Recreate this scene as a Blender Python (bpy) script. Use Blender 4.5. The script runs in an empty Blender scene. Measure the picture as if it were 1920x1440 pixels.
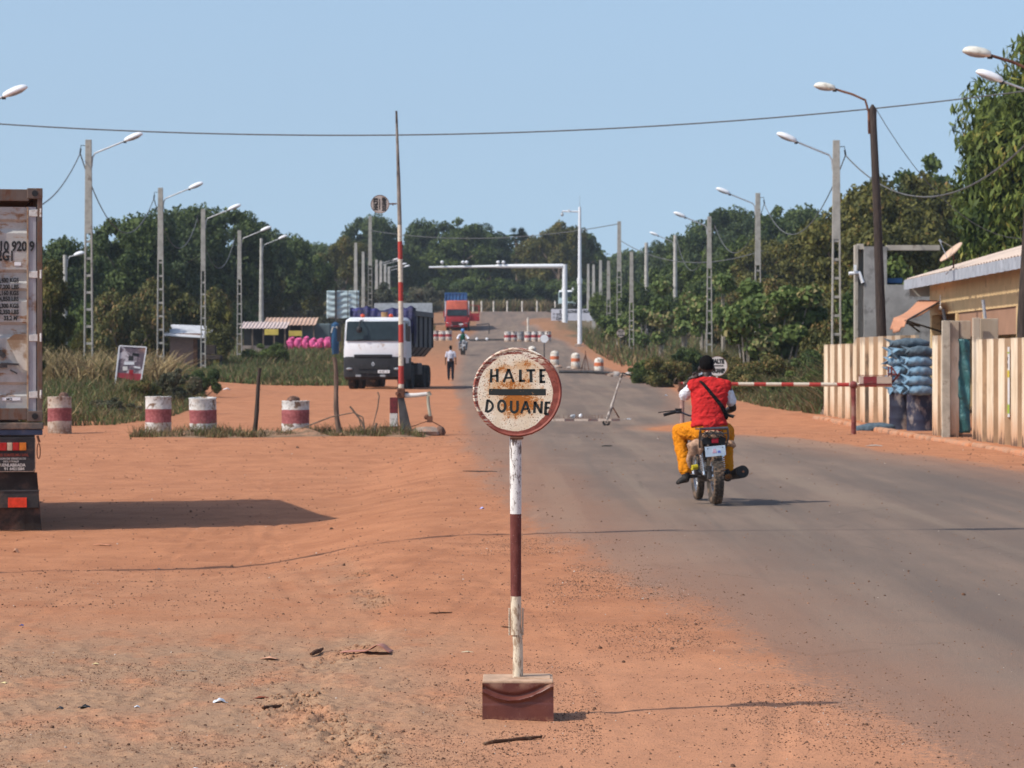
import bpy, math, random
import numpy as np
from mathutils import Vector, Matrix, Euler
R = math.radians
sc = bpy.context.scene
C = sc.collection
# ------------------------------------------------------------------ camera, world, sun, exposure
FPX = 5600.0           # focal length in photo pixels (105 mm on a 36 mm sensor, 1920 px wide)
CAMZ = 1.62
cam = bpy.data.cameras.new('camera'); cam.lens = 105; cam.sensor_width = 36
cam.shift_y = -40.0 / 1920.0
cam.clip_start = 0.3; cam.clip_end = 6000
cam.dof.use_dof = True; cam.dof.focus_distance = 15.2; cam.dof.aperture_fstop = 11
camo = bpy.data.objects.new('camera', cam); C.objects.link(camo)
camo.location = (0, 0, CAMZ); camo.rotation_euler = (R(90), 0, 0)
sc.camera = camo
SUN_EL, SUN_ROT = 46.5, math.degrees(math.atan2(-0.903, -0.430))
w = bpy.data.worlds.new('World'); sc.world = w; w.use_nodes = True
nt = w.node_tree; nt.nodes.clear()
sky = nt.nodes.new('ShaderNodeTexSky'); sky.sky_type = 'NISHITA'; sky.sun_disc = False
sky.sun_elevation = R(SUN_EL); sky.sun_rotation = R(SUN_ROT)
sky.air_density = 1.0; sky.dust_density = 2.0; sky.ozone_density = 1.7; sky.altitude = 300
tcw = nt.nodes.new('ShaderNodeTexCoord'); mpw = nt.nodes.new('ShaderNodeVectorMath'); mpw.operation = 'MULTIPLY_ADD'   # hazy band near the horizon read a little higher up
mpw.inputs[1].default_value = (1, 1, 0.34); mpw.inputs[2].default_value = (0, 0, 0.12)
mxw = nt.nodes.new('ShaderNodeVectorMath'); mxw.operation = 'MAXIMUM'; cmb = nt.nodes.new('ShaderNodeCombineXYZ'); s1 = nt.nodes.new('ShaderNodeSeparateXYZ'); s2 = nt.nodes.new('ShaderNodeSeparateXYZ'); mw = nt.nodes.new('ShaderNodeMath'); mw.operation = 'MAXIMUM'
nt.nodes.remove(mxw)
nt.links.new(tcw.outputs['Generated'], mpw.inputs[0]); nt.links.new(tcw.outputs['Generated'], s1.inputs[0]); nt.links.new(mpw.outputs[0], s2.inputs[0])
nt.links.new(s1.outputs[2], mw.inputs[0]); nt.links.new(s2.outputs[2], mw.inputs[1]); nt.links.new(s1.outputs[0], cmb.inputs[0]); nt.links.new(s1.outputs[1], cmb.inputs[1]); nt.links.new(mw.outputs[0], cmb.inputs[2]); nt.links.new(cmb.outputs[0], sky.inputs[0])
bg = nt.nodes.new('ShaderNodeBackground'); bg.inputs['Strength'].default_value = 0.139
ow = nt.nodes.new('ShaderNodeOutputWorld')
nt.links.new(sky.outputs[0], bg.inputs[0]); nt.links.new(bg.outputs[0], ow.inputs[0])
sl = bpy.data.lights.new('sun', 'SUN'); sl.energy = 3.25; sl.angle = R(0.55); sl.color = (1.0, 0.945, 0.86)
so = bpy.data.objects.new('sun', sl); C.objects.link(so)
to_sun = Vector((-0.903 * math.cos(R(SUN_EL)), -0.430 * math.cos(R(SUN_EL)), math.sin(R(SUN_EL))))
so.rotation_euler = to_sun.to_track_quat('Z', 'Y').to_euler(); so.location = (-20, -20, 40)
sc.view_settings.view_transform = 'Standard'; sc.view_settings.look = 'None'
sc.view_settings.exposure = 0.3; sc.view_settings.gamma = 1
sc.render.engine = 'CYCLES'
sc.cycles.max_bounces = 6; sc.cycles.transparent_max_bounces = 6

# ------------------------------------------------------------------ helpers
def X(px, d): return (px - 960.0) / FPX * d
def Z(py, d): return CAMZ + (680.0 - py) / FPX * d
def W(px, py, d): return Vector((X(px, d), d, Z(py, d)))

def tag(o, label=None, cat=None, group=None, kind=None):
    if label: o['label'] = label
    if cat: o['category'] = cat
    if group: o['group'] = group
    if kind: o['kind'] = kind
    return o
def thing(name, label, cat, loc=(0, 0, 0), rz=0.0, group=None):
    o = bpy.data.objects.new(name, None); C.objects.link(o)
    o.empty_display_size = 0.1
    o.location = loc; o.rotation_euler = (0, 0, rz)
    return tag(o, label, cat, group)
def copy_thing(root, loc, rz=None, label=None, scale=None):
    def cp(o, par):
        c = o.copy(); C.objects.link(c); c.parent = par
        for ch in list(o.children): cp(ch, c)
        return c
    r = cp(root, None); r.location = loc
    if rz is not None: r.rotation_euler = (r.rotation_euler[0], r.rotation_euler[1], rz)
    if label: r['label'] = label
    if scale is not None: r.scale = scale
    return r

class MB:
    def __init__(s): s.v = []; s.f = []; s.m = []
    def add(s, vs, fs, mi=0):
        b = len(s.v); s.v.extend([tuple(p) for p in vs])
        for q in fs: s.f.append([i + b for i in q]); s.m.append(mi)
        return s
    def box(s, c, size, rot=None, mi=0, taper=None):
        sx, sy, sz = size[0] / 2, size[1] / 2, size[2] / 2
        vs = []
        for dz in (-1, 1):
            t = taper if (taper and dz > 0) else 1.0
            for dx, dy in ((-1, -1), (1, -1), (1, 1), (-1, 1)): vs.append(Vector((dx * sx * t, dy * sy * t, dz * sz)))
        M = rot if rot is not None else None
        out = []
        for p in vs:
            if M is not None: p = M @ p
            out.append((p[0] + c[0], p[1] + c[1], p[2] + c[2]))
        return s.add(out, [(0, 3, 2, 1), (4, 5, 6, 7), (0, 1, 5, 4), (1, 2, 6, 5), (2, 3, 7, 6), (3, 0, 4, 7)], mi)
    def bar(s, a, b, wx, wy=None, mi=0, up=Vector((0, 0, 1))):
        a = Vector(a); b = Vector(b); wy = wy or wx
        d = (b - a); L = d.length; d.normalize()
        if abs(d.dot(up)) > 0.98: up = Vector((0, 1, 0))
        sx = d.cross(up).normalized(); sy = sx.cross(d).normalized()
        vs = []
        for p in (a, b):
            for i, j in ((-1, -1), (1, -1), (1, 1), (-1, 1)): vs.append(p + sx * i * wx / 2 + sy * j * wy / 2)
        return s.add(vs, [(0, 1, 2, 3), (7, 6, 5, 4), (4, 5, 1, 0), (5, 6, 2, 1), (6, 7, 3, 2), (7, 4, 0, 3)], mi)
    def tube(s, pts, r, n=8, mi=0, cap=True, sq=None):
        pts = [Vector(p) for p in pts]; k = len(pts)
        rr = r if hasattr(r, '__len__') else [r] * k
        vs = []; prev = None
        for i, p in enumerate(pts):
            t = (pts[min(i + 1, k - 1)] - pts[max(i - 1, 0)])
            if t.length < 1e-9: t = Vector((0, 0, 1))
            t.normalize()
            if prev is None:
                u = Vector((1, 0, 0)) if abs(t.x) < 0.9 else Vector((0, 1, 0))
            else: u = prev
            u = (u - t * u.dot(t)).normalized(); prev = u; q = t.cross(u)
            ri = rr[i]
            ra, rb = ri if hasattr(ri, '__len__') else (ri, ri)
            for j in range(n):
                a = 2 * math.pi * j / n
                vs.append(p + u * math.cos(a) * ra + q * math.sin(a) * rb)
        fs = []
        for i in range(k - 1):
            for j in range(n):
                j2 = (j + 1) % n
                fs.append((i * n + j, i * n + j2, (i + 1) * n + j2, (i + 1) * n + j))
        if cap: fs.append(tuple(range(n - 1, -1, -1))); fs.append(tuple((k - 1) * n + j for j in range(n)))
        return s.add(vs, fs, mi)
    def lathe(s, prof, n=24, o=(0, 0, 0), M=None, mi=0, cap=True):
        vs = []
        for r, z in prof:
            for j in range(n):
                a = 2 * math.pi * j / n
                p = Vector((r * math.cos(a), r * math.sin(a), z))
                if M is not None: p = M @ p
                vs.append((p[0] + o[0], p[1] + o[1], p[2] + o[2]))
        fs = []; k = len(prof)
        for i in range(k - 1):
            for j in range(n):
                j2 = (j + 1) % n
                fs.append((i * n + j, i * n + j2, (i + 1) * n + j2, (i + 1) * n + j))
        if cap: fs.append(tuple(range(n - 1, -1, -1))); fs.append(tuple((k - 1) * n + j for j in range(n)))
        return s.add(vs, fs, mi)
    def prism(s, poly, h0, h1, M=None, o=(0, 0, 0), mi=0):
        n = len(poly); vs = []
        for h in (h0, h1):
            for x, y in poly:
                p = Vector((x, y, h))
                if M is not None: p = M @ p
                vs.append((p[0] + o[0], p[1] + o[1], p[2] + o[2]))
        fs = [tuple(range(n - 1, -1, -1)), tuple(range(n, 2 * n))]
        for i in range(n):
            j = (i + 1) % n; fs.append((i, j, n + j, n + i))
        return s.add(vs, fs, mi)
    def grid(s, fn, nu, nv, mi=0, thick=None):
        vs = []
        for i in range(nu + 1):
            for j in range(nv + 1): vs.append(fn(i / nu, j / nv))
        fs = [(i * (nv + 1) + j, (i + 1) * (nv + 1) + j, (i + 1) * (nv + 1) + j + 1, i * (nv + 1) + j + 1) for i in range(nu) for j in range(nv)]
        return s.add(vs, fs, mi)
    def ball(s, c, r, nu=12, nv=8, mi=0, jit=0, rnd=None):
        rx, ry, rz = r if hasattr(r, '__len__') else (r, r, r)
        vs = [(c[0], c[1], c[2] - rz)]
        for i in range(1, nv):
            ph = -math.pi / 2 + math.pi * i / nv
            for j in range(nu):
                a = 2 * math.pi * j / nu
                k = 1 + (rnd.uniform(-jit, jit) if rnd else 0)
                vs.append((c[0] + rx * k * math.cos(ph) * math.cos(a), c[1] + ry * k * math.cos(ph) * math.sin(a), c[2] + rz * k * math.sin(ph)))
        vs.append((c[0], c[1], c[2] + rz)); T = len(vs) - 1
        fs = []
        for j in range(nu): fs.append((0, 1 + (j + 1) % nu, 1 + j))
        for i in range(nv - 2):
            for j in range(nu):
                a = 1 + i * nu + j; b = 1 + i * nu + (j + 1) % nu
                fs.append((a, b, b + nu, a + nu))
        for j in range(nu): fs.append((T, 1 + (nv - 2) * nu + j, 1 + (nv - 2) * nu + (j + 1) % nu))
        return s.add(vs, fs, mi)
    def build(s, name, mats, parent=None, smooth=None, bevel=0, loc=None, solid=0):
        me = bpy.data.meshes.new(name); me.from_pydata(s.v, [], s.f)
        if not isinstance(mats, (list, tuple)): mats = [mats]
        for m in mats: me.materials.append(m)
        me.polygons.foreach_set('material_index', s.m)
        if smooth:
            me.polygons.foreach_set('use_smooth', [True] * len(s.f))
            me.set_sharp_from_angle(angle=R(smooth))
        me.update()
        o = bpy.data.objects.new(name, me); C.objects.link(o)
        if parent is not None: o.parent = parent
        if loc is not None: o.location = loc
        if solid:
            md = o.modifiers.new('solid', 'SOLIDIFY'); md.thickness = solid; md.offset = 0
        if bevel:
            md = o.modifiers.new('bevel', 'BEVEL'); md.width = bevel; md.segments = 2; md.limit_method = 'ANGLE'; md.angle_limit = R(40)
        return o

def np_mesh(name, V, F, mats, midx=None, parent=None, smooth=False):
    V = np.asarray(V, np.float32); F = np.asarray(F, np.int32); k = F.shape[1]
    me = bpy.data.meshes.new(name)
    me.vertices.add(len(V)); me.vertices.foreach_set('co', V.ravel())
    me.loops.add(F.size); me.loops.foreach_set('vertex_index', F.ravel())
    me.polygons.add(len(F)); me.polygons.foreach_set('loop_start', np.arange(0, F.size, k, dtype=np.int32))
    for m in (mats if isinstance(mats, (list, tuple)) else [mats]): me.materials.append(m)
    if midx is not None: me.polygons.foreach_set('material_index', np.asarray(midx, np.int32))
    if smooth: me.polygons.foreach_set('use_smooth', np.ones(len(F), bool))
    me.update(calc_edges=True); me.validate()
    o = bpy.data.objects.new(name, me); C.objects.link(o)
    if parent is not None: o.parent = parent
    return o

_fonts = {}
def text_mesh(s, size, depth=0.002, bold=0.0, sx=1.0, align='LEFT'):
    """vertices/faces of a flat line of lettering in its own XY plane (x right, y up)"""
    cu = bpy.data.curves.new('t', 'FONT'); cu.body = s; cu.size = size; cu.extrude = depth; cu.offset = bold
    cu.align_x = align; cu.resolution_u = 3
    o = bpy.data.objects.new('t', cu); C.objects.link(o)
    dg = bpy.context.evaluated_depsgraph_get(); me = bpy.data.meshes.new_from_object(o.evaluated_get(dg))
    vs = [(v.co.x * sx, v.co.y, v.co.z) for v in me.vertices]; fs = [list(p.vertices) for p in me.polygons]
    bpy.data.objects.remove(o); bpy.data.meshes.remove(me); bpy.data.curves.remove(cu)
    return vs, fs
def add_text(mb, s, size, o, xdir=(1, 0, 0), ydir=(0, 0, 1), mi=0, **k):
    vs, fs = text_mesh(s, size, **k)
    xd = Vector(xdir); yd = Vector(ydir); zd = xd.cross(yd)
    return mb.add([Vector(o) + xd * p[0] + yd * p[1] + zd * p[2] for p in vs], fs, mi)

# ------------------------------------------------------------------ material graph helper
class G:
    def __init__(s, name, coords='object'):
        s.mat = bpy.data.materials.new(name); s.mat.use_nodes = True
        s.nt = s.mat.node_tree; s.nt.nodes.clear()
        s.out = s.nt.nodes.new('ShaderNodeOutputMaterial')
        s.b = s.nt.nodes.new('ShaderNodeBsdfPrincipled'); s.nt.links.new(s.b.outputs[0], s.out.inputs[0])
        if coords == 'object':
            tc = s.n('ShaderNodeTexCoord'); oi = s.n('ShaderNodeObjectInfo')
            va = s.n('ShaderNodeVectorMath'); va.operation = 'ADD'
            sc_ = s.n('ShaderNodeMath'); sc_.operation = 'MULTIPLY'; sc_.inputs[1].default_value = 37.0
            s.l(oi.outputs['Random'], sc_.inputs[0]); s.l(tc.outputs['Object'], va.inputs[0]); s.l(sc_.outputs[0], va.inputs[1])
            s.co = va.outputs[0]; s.raw = tc.outputs['Object']; s.rand = oi.outputs['Random']
        else:
            g = s.n('ShaderNodeNewGeometry'); s.co = s.raw = g.outputs['Position']
    def n(s, t): return s.nt.nodes.new(t)
    def l(s, a, b): s.nt.links.new(a, b)
    def setin(s, inp, v):
        if isinstance(v, bpy.types.NodeSocket): s.l(v, inp)
        elif isinstance(v, (tuple, list)) and len(v) == 3 and inp.type == 'RGBA': inp.default_value = (*v, 1)
        else: inp.default_value = v
    def noise(s, scale, detail=4, rough=0.55, stretch=None, co=None, dist=0):
        x = s.n('ShaderNodeTexNoise'); x.inputs['Scale'].default_value = scale; x.inputs['Detail'].default_value = detail
        x.inputs['Roughness'].default_value = rough; x.inputs['Distortion'].default_value = dist
        c = co or s.co
        if stretch:
            m = s.n('ShaderNodeMapping'); m.inputs['Scale'].default_value = stretch; s.l(c, m.inputs[0]); c = m.outputs[0]
        s.l(c, x.inputs['Vector']); return x.outputs['Fac']
    def voro(s, scale, feat='F1', out='Distance', co=None, stretch=None):
        x = s.n('ShaderNodeTexVoronoi'); x.feature = feat; x.inputs['Scale'].default_value = scale
        c = co or s.co
        if stretch:
            m = s.n('ShaderNodeMapping'); m.inputs['Scale'].default_value = stretch; s.l(c, m.inputs[0]); c = m.outputs[0]
        s.l(c, x.inputs['Vector']); return x.outputs[out]
    def ma(s, op, a, b=0.0, c=0.0, clamp=False):
        x = s.n('ShaderNodeMath'); x.operation = op; x.use_clamp = clamp
        s.setin(x.inputs[0], a); s.setin(x.inputs[1], b)
        if op in ('MULTIPLY_ADD', 'SMOOTH_MIN'): s.setin(x.inputs[2], c)
        return x.outputs[0]
    def ss(s, v, a, b):
        """smoothstep of v from a to b, 0..1"""
        x = s.n('ShaderNodeMapRange'); x.interpolation_type = 'SMOOTHSTEP'
        s.setin(x.inputs[0], v); x.inputs[1].default_value = a; x.inputs[2].default_value = b
        if a > b: x.inputs[1].default_value, x.inputs[2].default_value = b, a; x.inputs[3].default_value, x.inputs[4].default_value = 1, 0
        return x.outputs[0]
    def mix(s, f, a, b, mode='MIX'):
        x = s.n('ShaderNodeMix'); x.data_type = 'RGBA'; x.blend_type = mode
        s.setin(x.inputs[0], f); s.setin(x.inputs[6], a); s.setin(x.inputs[7], b); return x.outputs[2]
    def sep(s, co=None):
        x = s.n('ShaderNodeSeparateXYZ'); s.l(co or s.raw, x.inputs[0]); return x.outputs
    def attr(s, name):
        x = s.n('ShaderNodeAttribute'); x.attribute_name = name; return x.outputs['Fac']
    def done(s, col, rough=0.8, bump=None, bumpd=0.01, bumps=0.5, metal=0, spec=0.3, **k):
        s.setin(s.b.inputs['Base Color'], col); s.setin(s.b.inputs['Roughness'], rough)
        s.setin(s.b.inputs['Metallic'], metal); s.b.inputs['Specular IOR Level'].default_value = spec
        if bump is not None:
            x = s.n('ShaderNodeBump'); x.inputs['Strength'].default_value = bumps; x.inputs['Distance'].default_value = bumpd
            s.l(bump, x.inputs['Height']); s.l(x.outputs[0], s.b.inputs['Normal'])
        for kk, vv in k.items(): s.setin(s.b.inputs[kk.replace('_', ' ')], vv)
        return s.mat

def simple(name, c, var=0.25, scale=6, rough=0.75, bump=0.004, metal=0, spec=0.3, dirt=None, dirtamt=0.5, dscale=3, stretch=None, fine=40):
    """painted / plain surface with tonal variation and optional dirt patches"""
    g = G(name)
    n1 = g.noise(scale, 5, 0.6, stretch); n2 = g.noise(fine, 3, 0.6)
    lo = tuple(v * (1 - var) for v in c); hi = tuple(min(v * (1 + var), 0.95) for v in c)
    col = g.mix(g.ss(n1, 0.3, 0.7), lo, hi)
    if dirt:
        n3 = g.noise(dscale, 6, 0.65, stretch)
        col = g.mix(g.ss(n3, 0.62 - dirtamt * 0.25, 0.72 - dirtamt * 0.15), col, dirt)
    return g.done(col, rough, n2, bump, 0.5, metal, spec)
# ------------------------------------------------------------------ materials shared by many things
DIRT_A, DIRT_B = (0.515, 0.220, 0.106), (0.410, 0.166, 0.078)
M = {}
M['concrete'] = simple('concrete', (0.36, 0.34, 0.30), 0.22, 3, 0.9, 0.004, dirt=(0.22, 0.19, 0.16), dirtamt=0.3)
M['concrete_far'] = simple('concrete_light', (0.42, 0.40, 0.36), 0.2, 2, 0.9)
M['galv'] = simple('galvanised_steel', (0.42, 0.43, 0.44), 0.15, 8, 0.5, metal=0.4)
M['lamp_white'] = simple('lamp_housing', (0.78, 0.79, 0.80), 0.06, 5, 0.4)
M['lamp_old'] = simple('lamp_housing_aged', (0.66, 0.64, 0.56), 0.12, 5, 0.5, dirt=(0.4, 0.36, 0.28), dirtamt=0.3)
M['lamp_glass'] = simple('lamp_glass', (0.30, 0.31, 0.33), 0.1, 5, 0.25)
M['cable'] = simple('cable', (0.12, 0.12, 0.12), 0.2, 8, 0.7)
M['black'] = simple('black_plastic', (0.018, 0.018, 0.019), 0.3, 8, 0.5)
M['wood_dark'] = simple('tarred_wood', (0.045, 0.032, 0.026), 0.4, 5, 0.85, 0.01, stretch=(6, 6, 0.6))
M['rubber'] = simple('rubber', (0.030, 0.027, 0.025), 0.3, 14, 0.85, dirt=(0.16, 0.10, 0.065), dirtamt=0.35, dscale=5)
M['trunk'] = simple('bark', (0.16, 0.12, 0.09), 0.35, 4, 0.95, 0.02, stretch=(4, 4, 0.7))
M['trunk_pale'] = simple('pale_bark', (0.33, 0.29, 0.24), 0.3, 4, 0.95, 0.02)
M['red'] = simple('red_paint', (0.33, 0.035, 0.03), 0.25, 5, 0.6, dirt=(0.30, 0.16, 0.12), dirtamt=0.25)
M['white'] = simple('white_paint', (0.70, 0.67, 0.62), 0.12, 4, 0.65, dirt=(0.40, 0.30, 0.22), dirtamt=0.3)
M['rust'] = simple('rusty_steel', (0.13, 0.055, 0.033), 0.4, 8, 0.85, dirt=(0.24, 0.12, 0.07), dirtamt=0.5)
M['steel_dark'] = simple('dark_steel', (0.07, 0.065, 0.065), 0.3, 6, 0.6, metal=0.3)
M['chrome'] = simple('chrome', (0.7, 0.7, 0.7), 0.1, 6, 0.22, metal=0.95)
M['stone'] = simple('stone', (0.33, 0.25, 0.20), 0.3, 5, 0.95, 0.03, dirt=(0.42, 0.22, 0.14), dirtamt=0.4)

# ------------------------------------------------------------------ noise in numpy
def _hash(i, j, k):
    n = (i * 374761393 + j * 668265263 + k * 974634777) & 0xffffffff
    n = ((n ^ (n >> 13)) * 1274126177) & 0xffffffff
    return ((n ^ (n >> 16)) & 0xffff) / 65535.0
def vnoise(x, y, seed=0):
    xi = np.floor(x).astype(np.int64); yi = np.floor(y).astype(np.int64); fx = x - xi; fy = y - yi
    fx = fx * fx * (3 - 2 * fx); fy = fy * fy * (3 - 2 * fy)
    a = _hash(xi, yi, seed); b = _hash(xi + 1, yi, seed); c = _hash(xi, yi + 1, seed); d = _hash(xi + 1, yi + 1, seed)
    return (a * (1 - fx) + b * fx) * (1 - fy) + (c * (1 - fx) + d * fx) * fy - 0.5
def fbm(x, y, seed=0, oct=4, gain=0.5):
    r = 0; a = 1.0
    for o in range(oct): r = r + a * vnoise(x * 2 ** o, y * 2 ** o, seed + o); a *= gain
    return r
def sst(v, a, b):
    t = np.clip((v - a) / (b - a), 0, 1); return t * t * (3 - 2 * t)

PY = [-50, 62, 70, 83, 100, 125, 150, 165, 178, 190, 215, 245, 290, 330, 352, 372, 392, 430, 520, 900, 3000]
PZ = [0, 0, 0.02, 0.16, 0.36, 0.56, 0.70, 1.02, 1.45, 1.95, 2.65, 3.35, 4.30, 5.15, 6.5, 7.85, 8.4, 8.8, 9.6, 13, 25]
_yy = np.arange(-60, 3010, 1.0); _zz = np.interp(_yy, PY, PZ)
_k = np.hanning(13); _k /= _k.sum(); _zz = np.convolve(np.pad(_zz, 6, mode='edge'), _k, 'valid')
def gz(x, y):
    x = np.asarray(x, float); y = np.asarray(y, float)
    z = np.interp(y, _yy, _zz)
    z = z - 0.25 * sst(-x, 0.7, 2.6) * sst(y, 19, 29) * (1 - sst(y, 50, 65))          # the lorry stands in a slight hollow
    z = z + 0.5 * sst(-x, 9, 16) * sst(y, 75, 100) * (1 - sst(y, 150, 200)) * 0.6      # bank on the left
    z = z + 1.1 * np.exp(-((x - (-0.019 * y + 10.5)) / 3.6) ** 2 - ((y - 318) / 22.0) ** 2)  # earth hump inside the bend
    z = z - 0.02 * sst(y, 380, 420) * 0
    return z
def Gz(x, y): return float(gz(x, y))
# road edges as a function of distance
LY = [-60, 10.5, 12.4, 13.96, 17.8, 21.6, 25.2, 30.2, 41, 53, 72, 90, 120, 150, 190, 245, 300, 340, 362, 3000]
LX = [2.5, 1.78, 1.58, 1.40, .98, .74, .40, .04, -.40, -.85, -1.3, -1.6, -2.4, -3.1, -3.5, -4.7, -4.1, -4.2, -4.4, -4.5]
RY = [-60, 42, 48, 55, 62, 72, 85, 100, 125, 150, 165, 190, 245, 300, 345, 358, 366, 400]
RX = [9.4, 8.2, 7.6, 7.0, 6.4, 5.5, 5.4, 6.0, 6.6, 6.7, 6.0, 4.9, 4.6, 3.2, 1.6, 2.5, 40, 90]
LIPY = [10.5, 11.9, 12.6, 13.15, 14.2, 15.6, 17.2, 19.7, 21.5, 23.9, 28]
LIPX = [-.50, -.55, -.47, -.63, -.91, -.866, -0.80, -.757, -.93, -1.15, -1.6]
def road_sd(x, y):
    s = np.minimum(x - np.interp(y, LY, LX), np.interp(y, RY, RX) - x)
    s = np.where(y > 392, np.minimum(s, (396 - y) * 1.0), s)
    s = s - 4.5 * np.exp(-((x - 6.0) / 3.3) ** 2 - ((y - 71) / 3.6) ** 2)     # drift of dust across the road
    return s
TRACKS = [(-1.9, .05, .0022, 13, 60, .010), (-1.62, .05, .0022, 13, 60, .010), (-2.6, -.09, .003, 15, 62, .012), (-.2, -.16, .0016, 16, 50, .010), (.05, -.16, .0016, 16, 50, .009),
          (.55, -.03, -.004, 12, 26, .007), (1.05, .12, -.006, 11, 17, .012), (-.9, -.20, .0035, 22, 58, .012), (-3.4, .12, -.004, 24, 60, .013), (.25, .02, -.004, 12.5, 30, .006), (-1.2, .14, -.0035, 17, 46, .008)]
def micro(x, y):
    near = 1 - sst(y, 26, 60)
    sd = road_sd(x, y); off = 1 - sst(sd, -0.2, 1.2)
    lip = np.interp(y, LIPY, LIPX) + 0.10 * fbm(x * 3, y * 1.6, 7)
    left = sst(lip - x, -0.03, 0.12) * (1 - sst(y, 23, 28))
    gr = sst(-x + 0.5 * fbm(x * .7, y * .5, 3), -0.1, 0.7) * (1 - sst(y, 16, 19.5))      # gravelly corner
    edge = np.exp(-((x - lip + 0.12) / 0.16) ** 2) * (1 - sst(y, 22, 27)) * sst(fbm(x * 1.1, y * .8, 21, 2), -0.22, 0.2)
    h = 0.019 * fbm(x * 1.1, y * 0.9, 1, 4) * (0.3 + 0.7 * off)
    h = h - 0.022 * left
    h = h + near * off * 0.010 * fbm(x * 6, y * 4, 5, 4)
    h = h + near * (0.022 * gr + 0.045 * edge) * np.maximum(fbm(x * 13, y * 11, 11, 3) + 0.02, -0.10)
    far_off = sst(y, 30, 60) * (1 - sst(sd, -0.5, 0.8))
    h = h + far_off * 0.035 * fbm(x * 0.35, y * 0.25, 15, 4)
    for (a, b, c, y0, y1, dep) in TRACKS:
        u = (y - 12.0); xc = a + b * u + c * u * u; q = np.abs(x - xc)
        prof = -np.exp(-(q / 0.05) ** 4) + 0.5 * np.exp(-((q - 0.09) / 0.03) ** 2)
        h = h + 0.55 * dep * prof * sst(y, y0, y0 + 1.5) * (1 - sst(y, y1 - 4, y1)) * (1 + .35 * np.sin(y * 42)) * (0.45 + 0.55 * off) * (.6 + .8 * vnoise(x * .5, y * .4, 33))
    return h, gr, np.clip(edge + left * 0.3, 0, 1)

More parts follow.
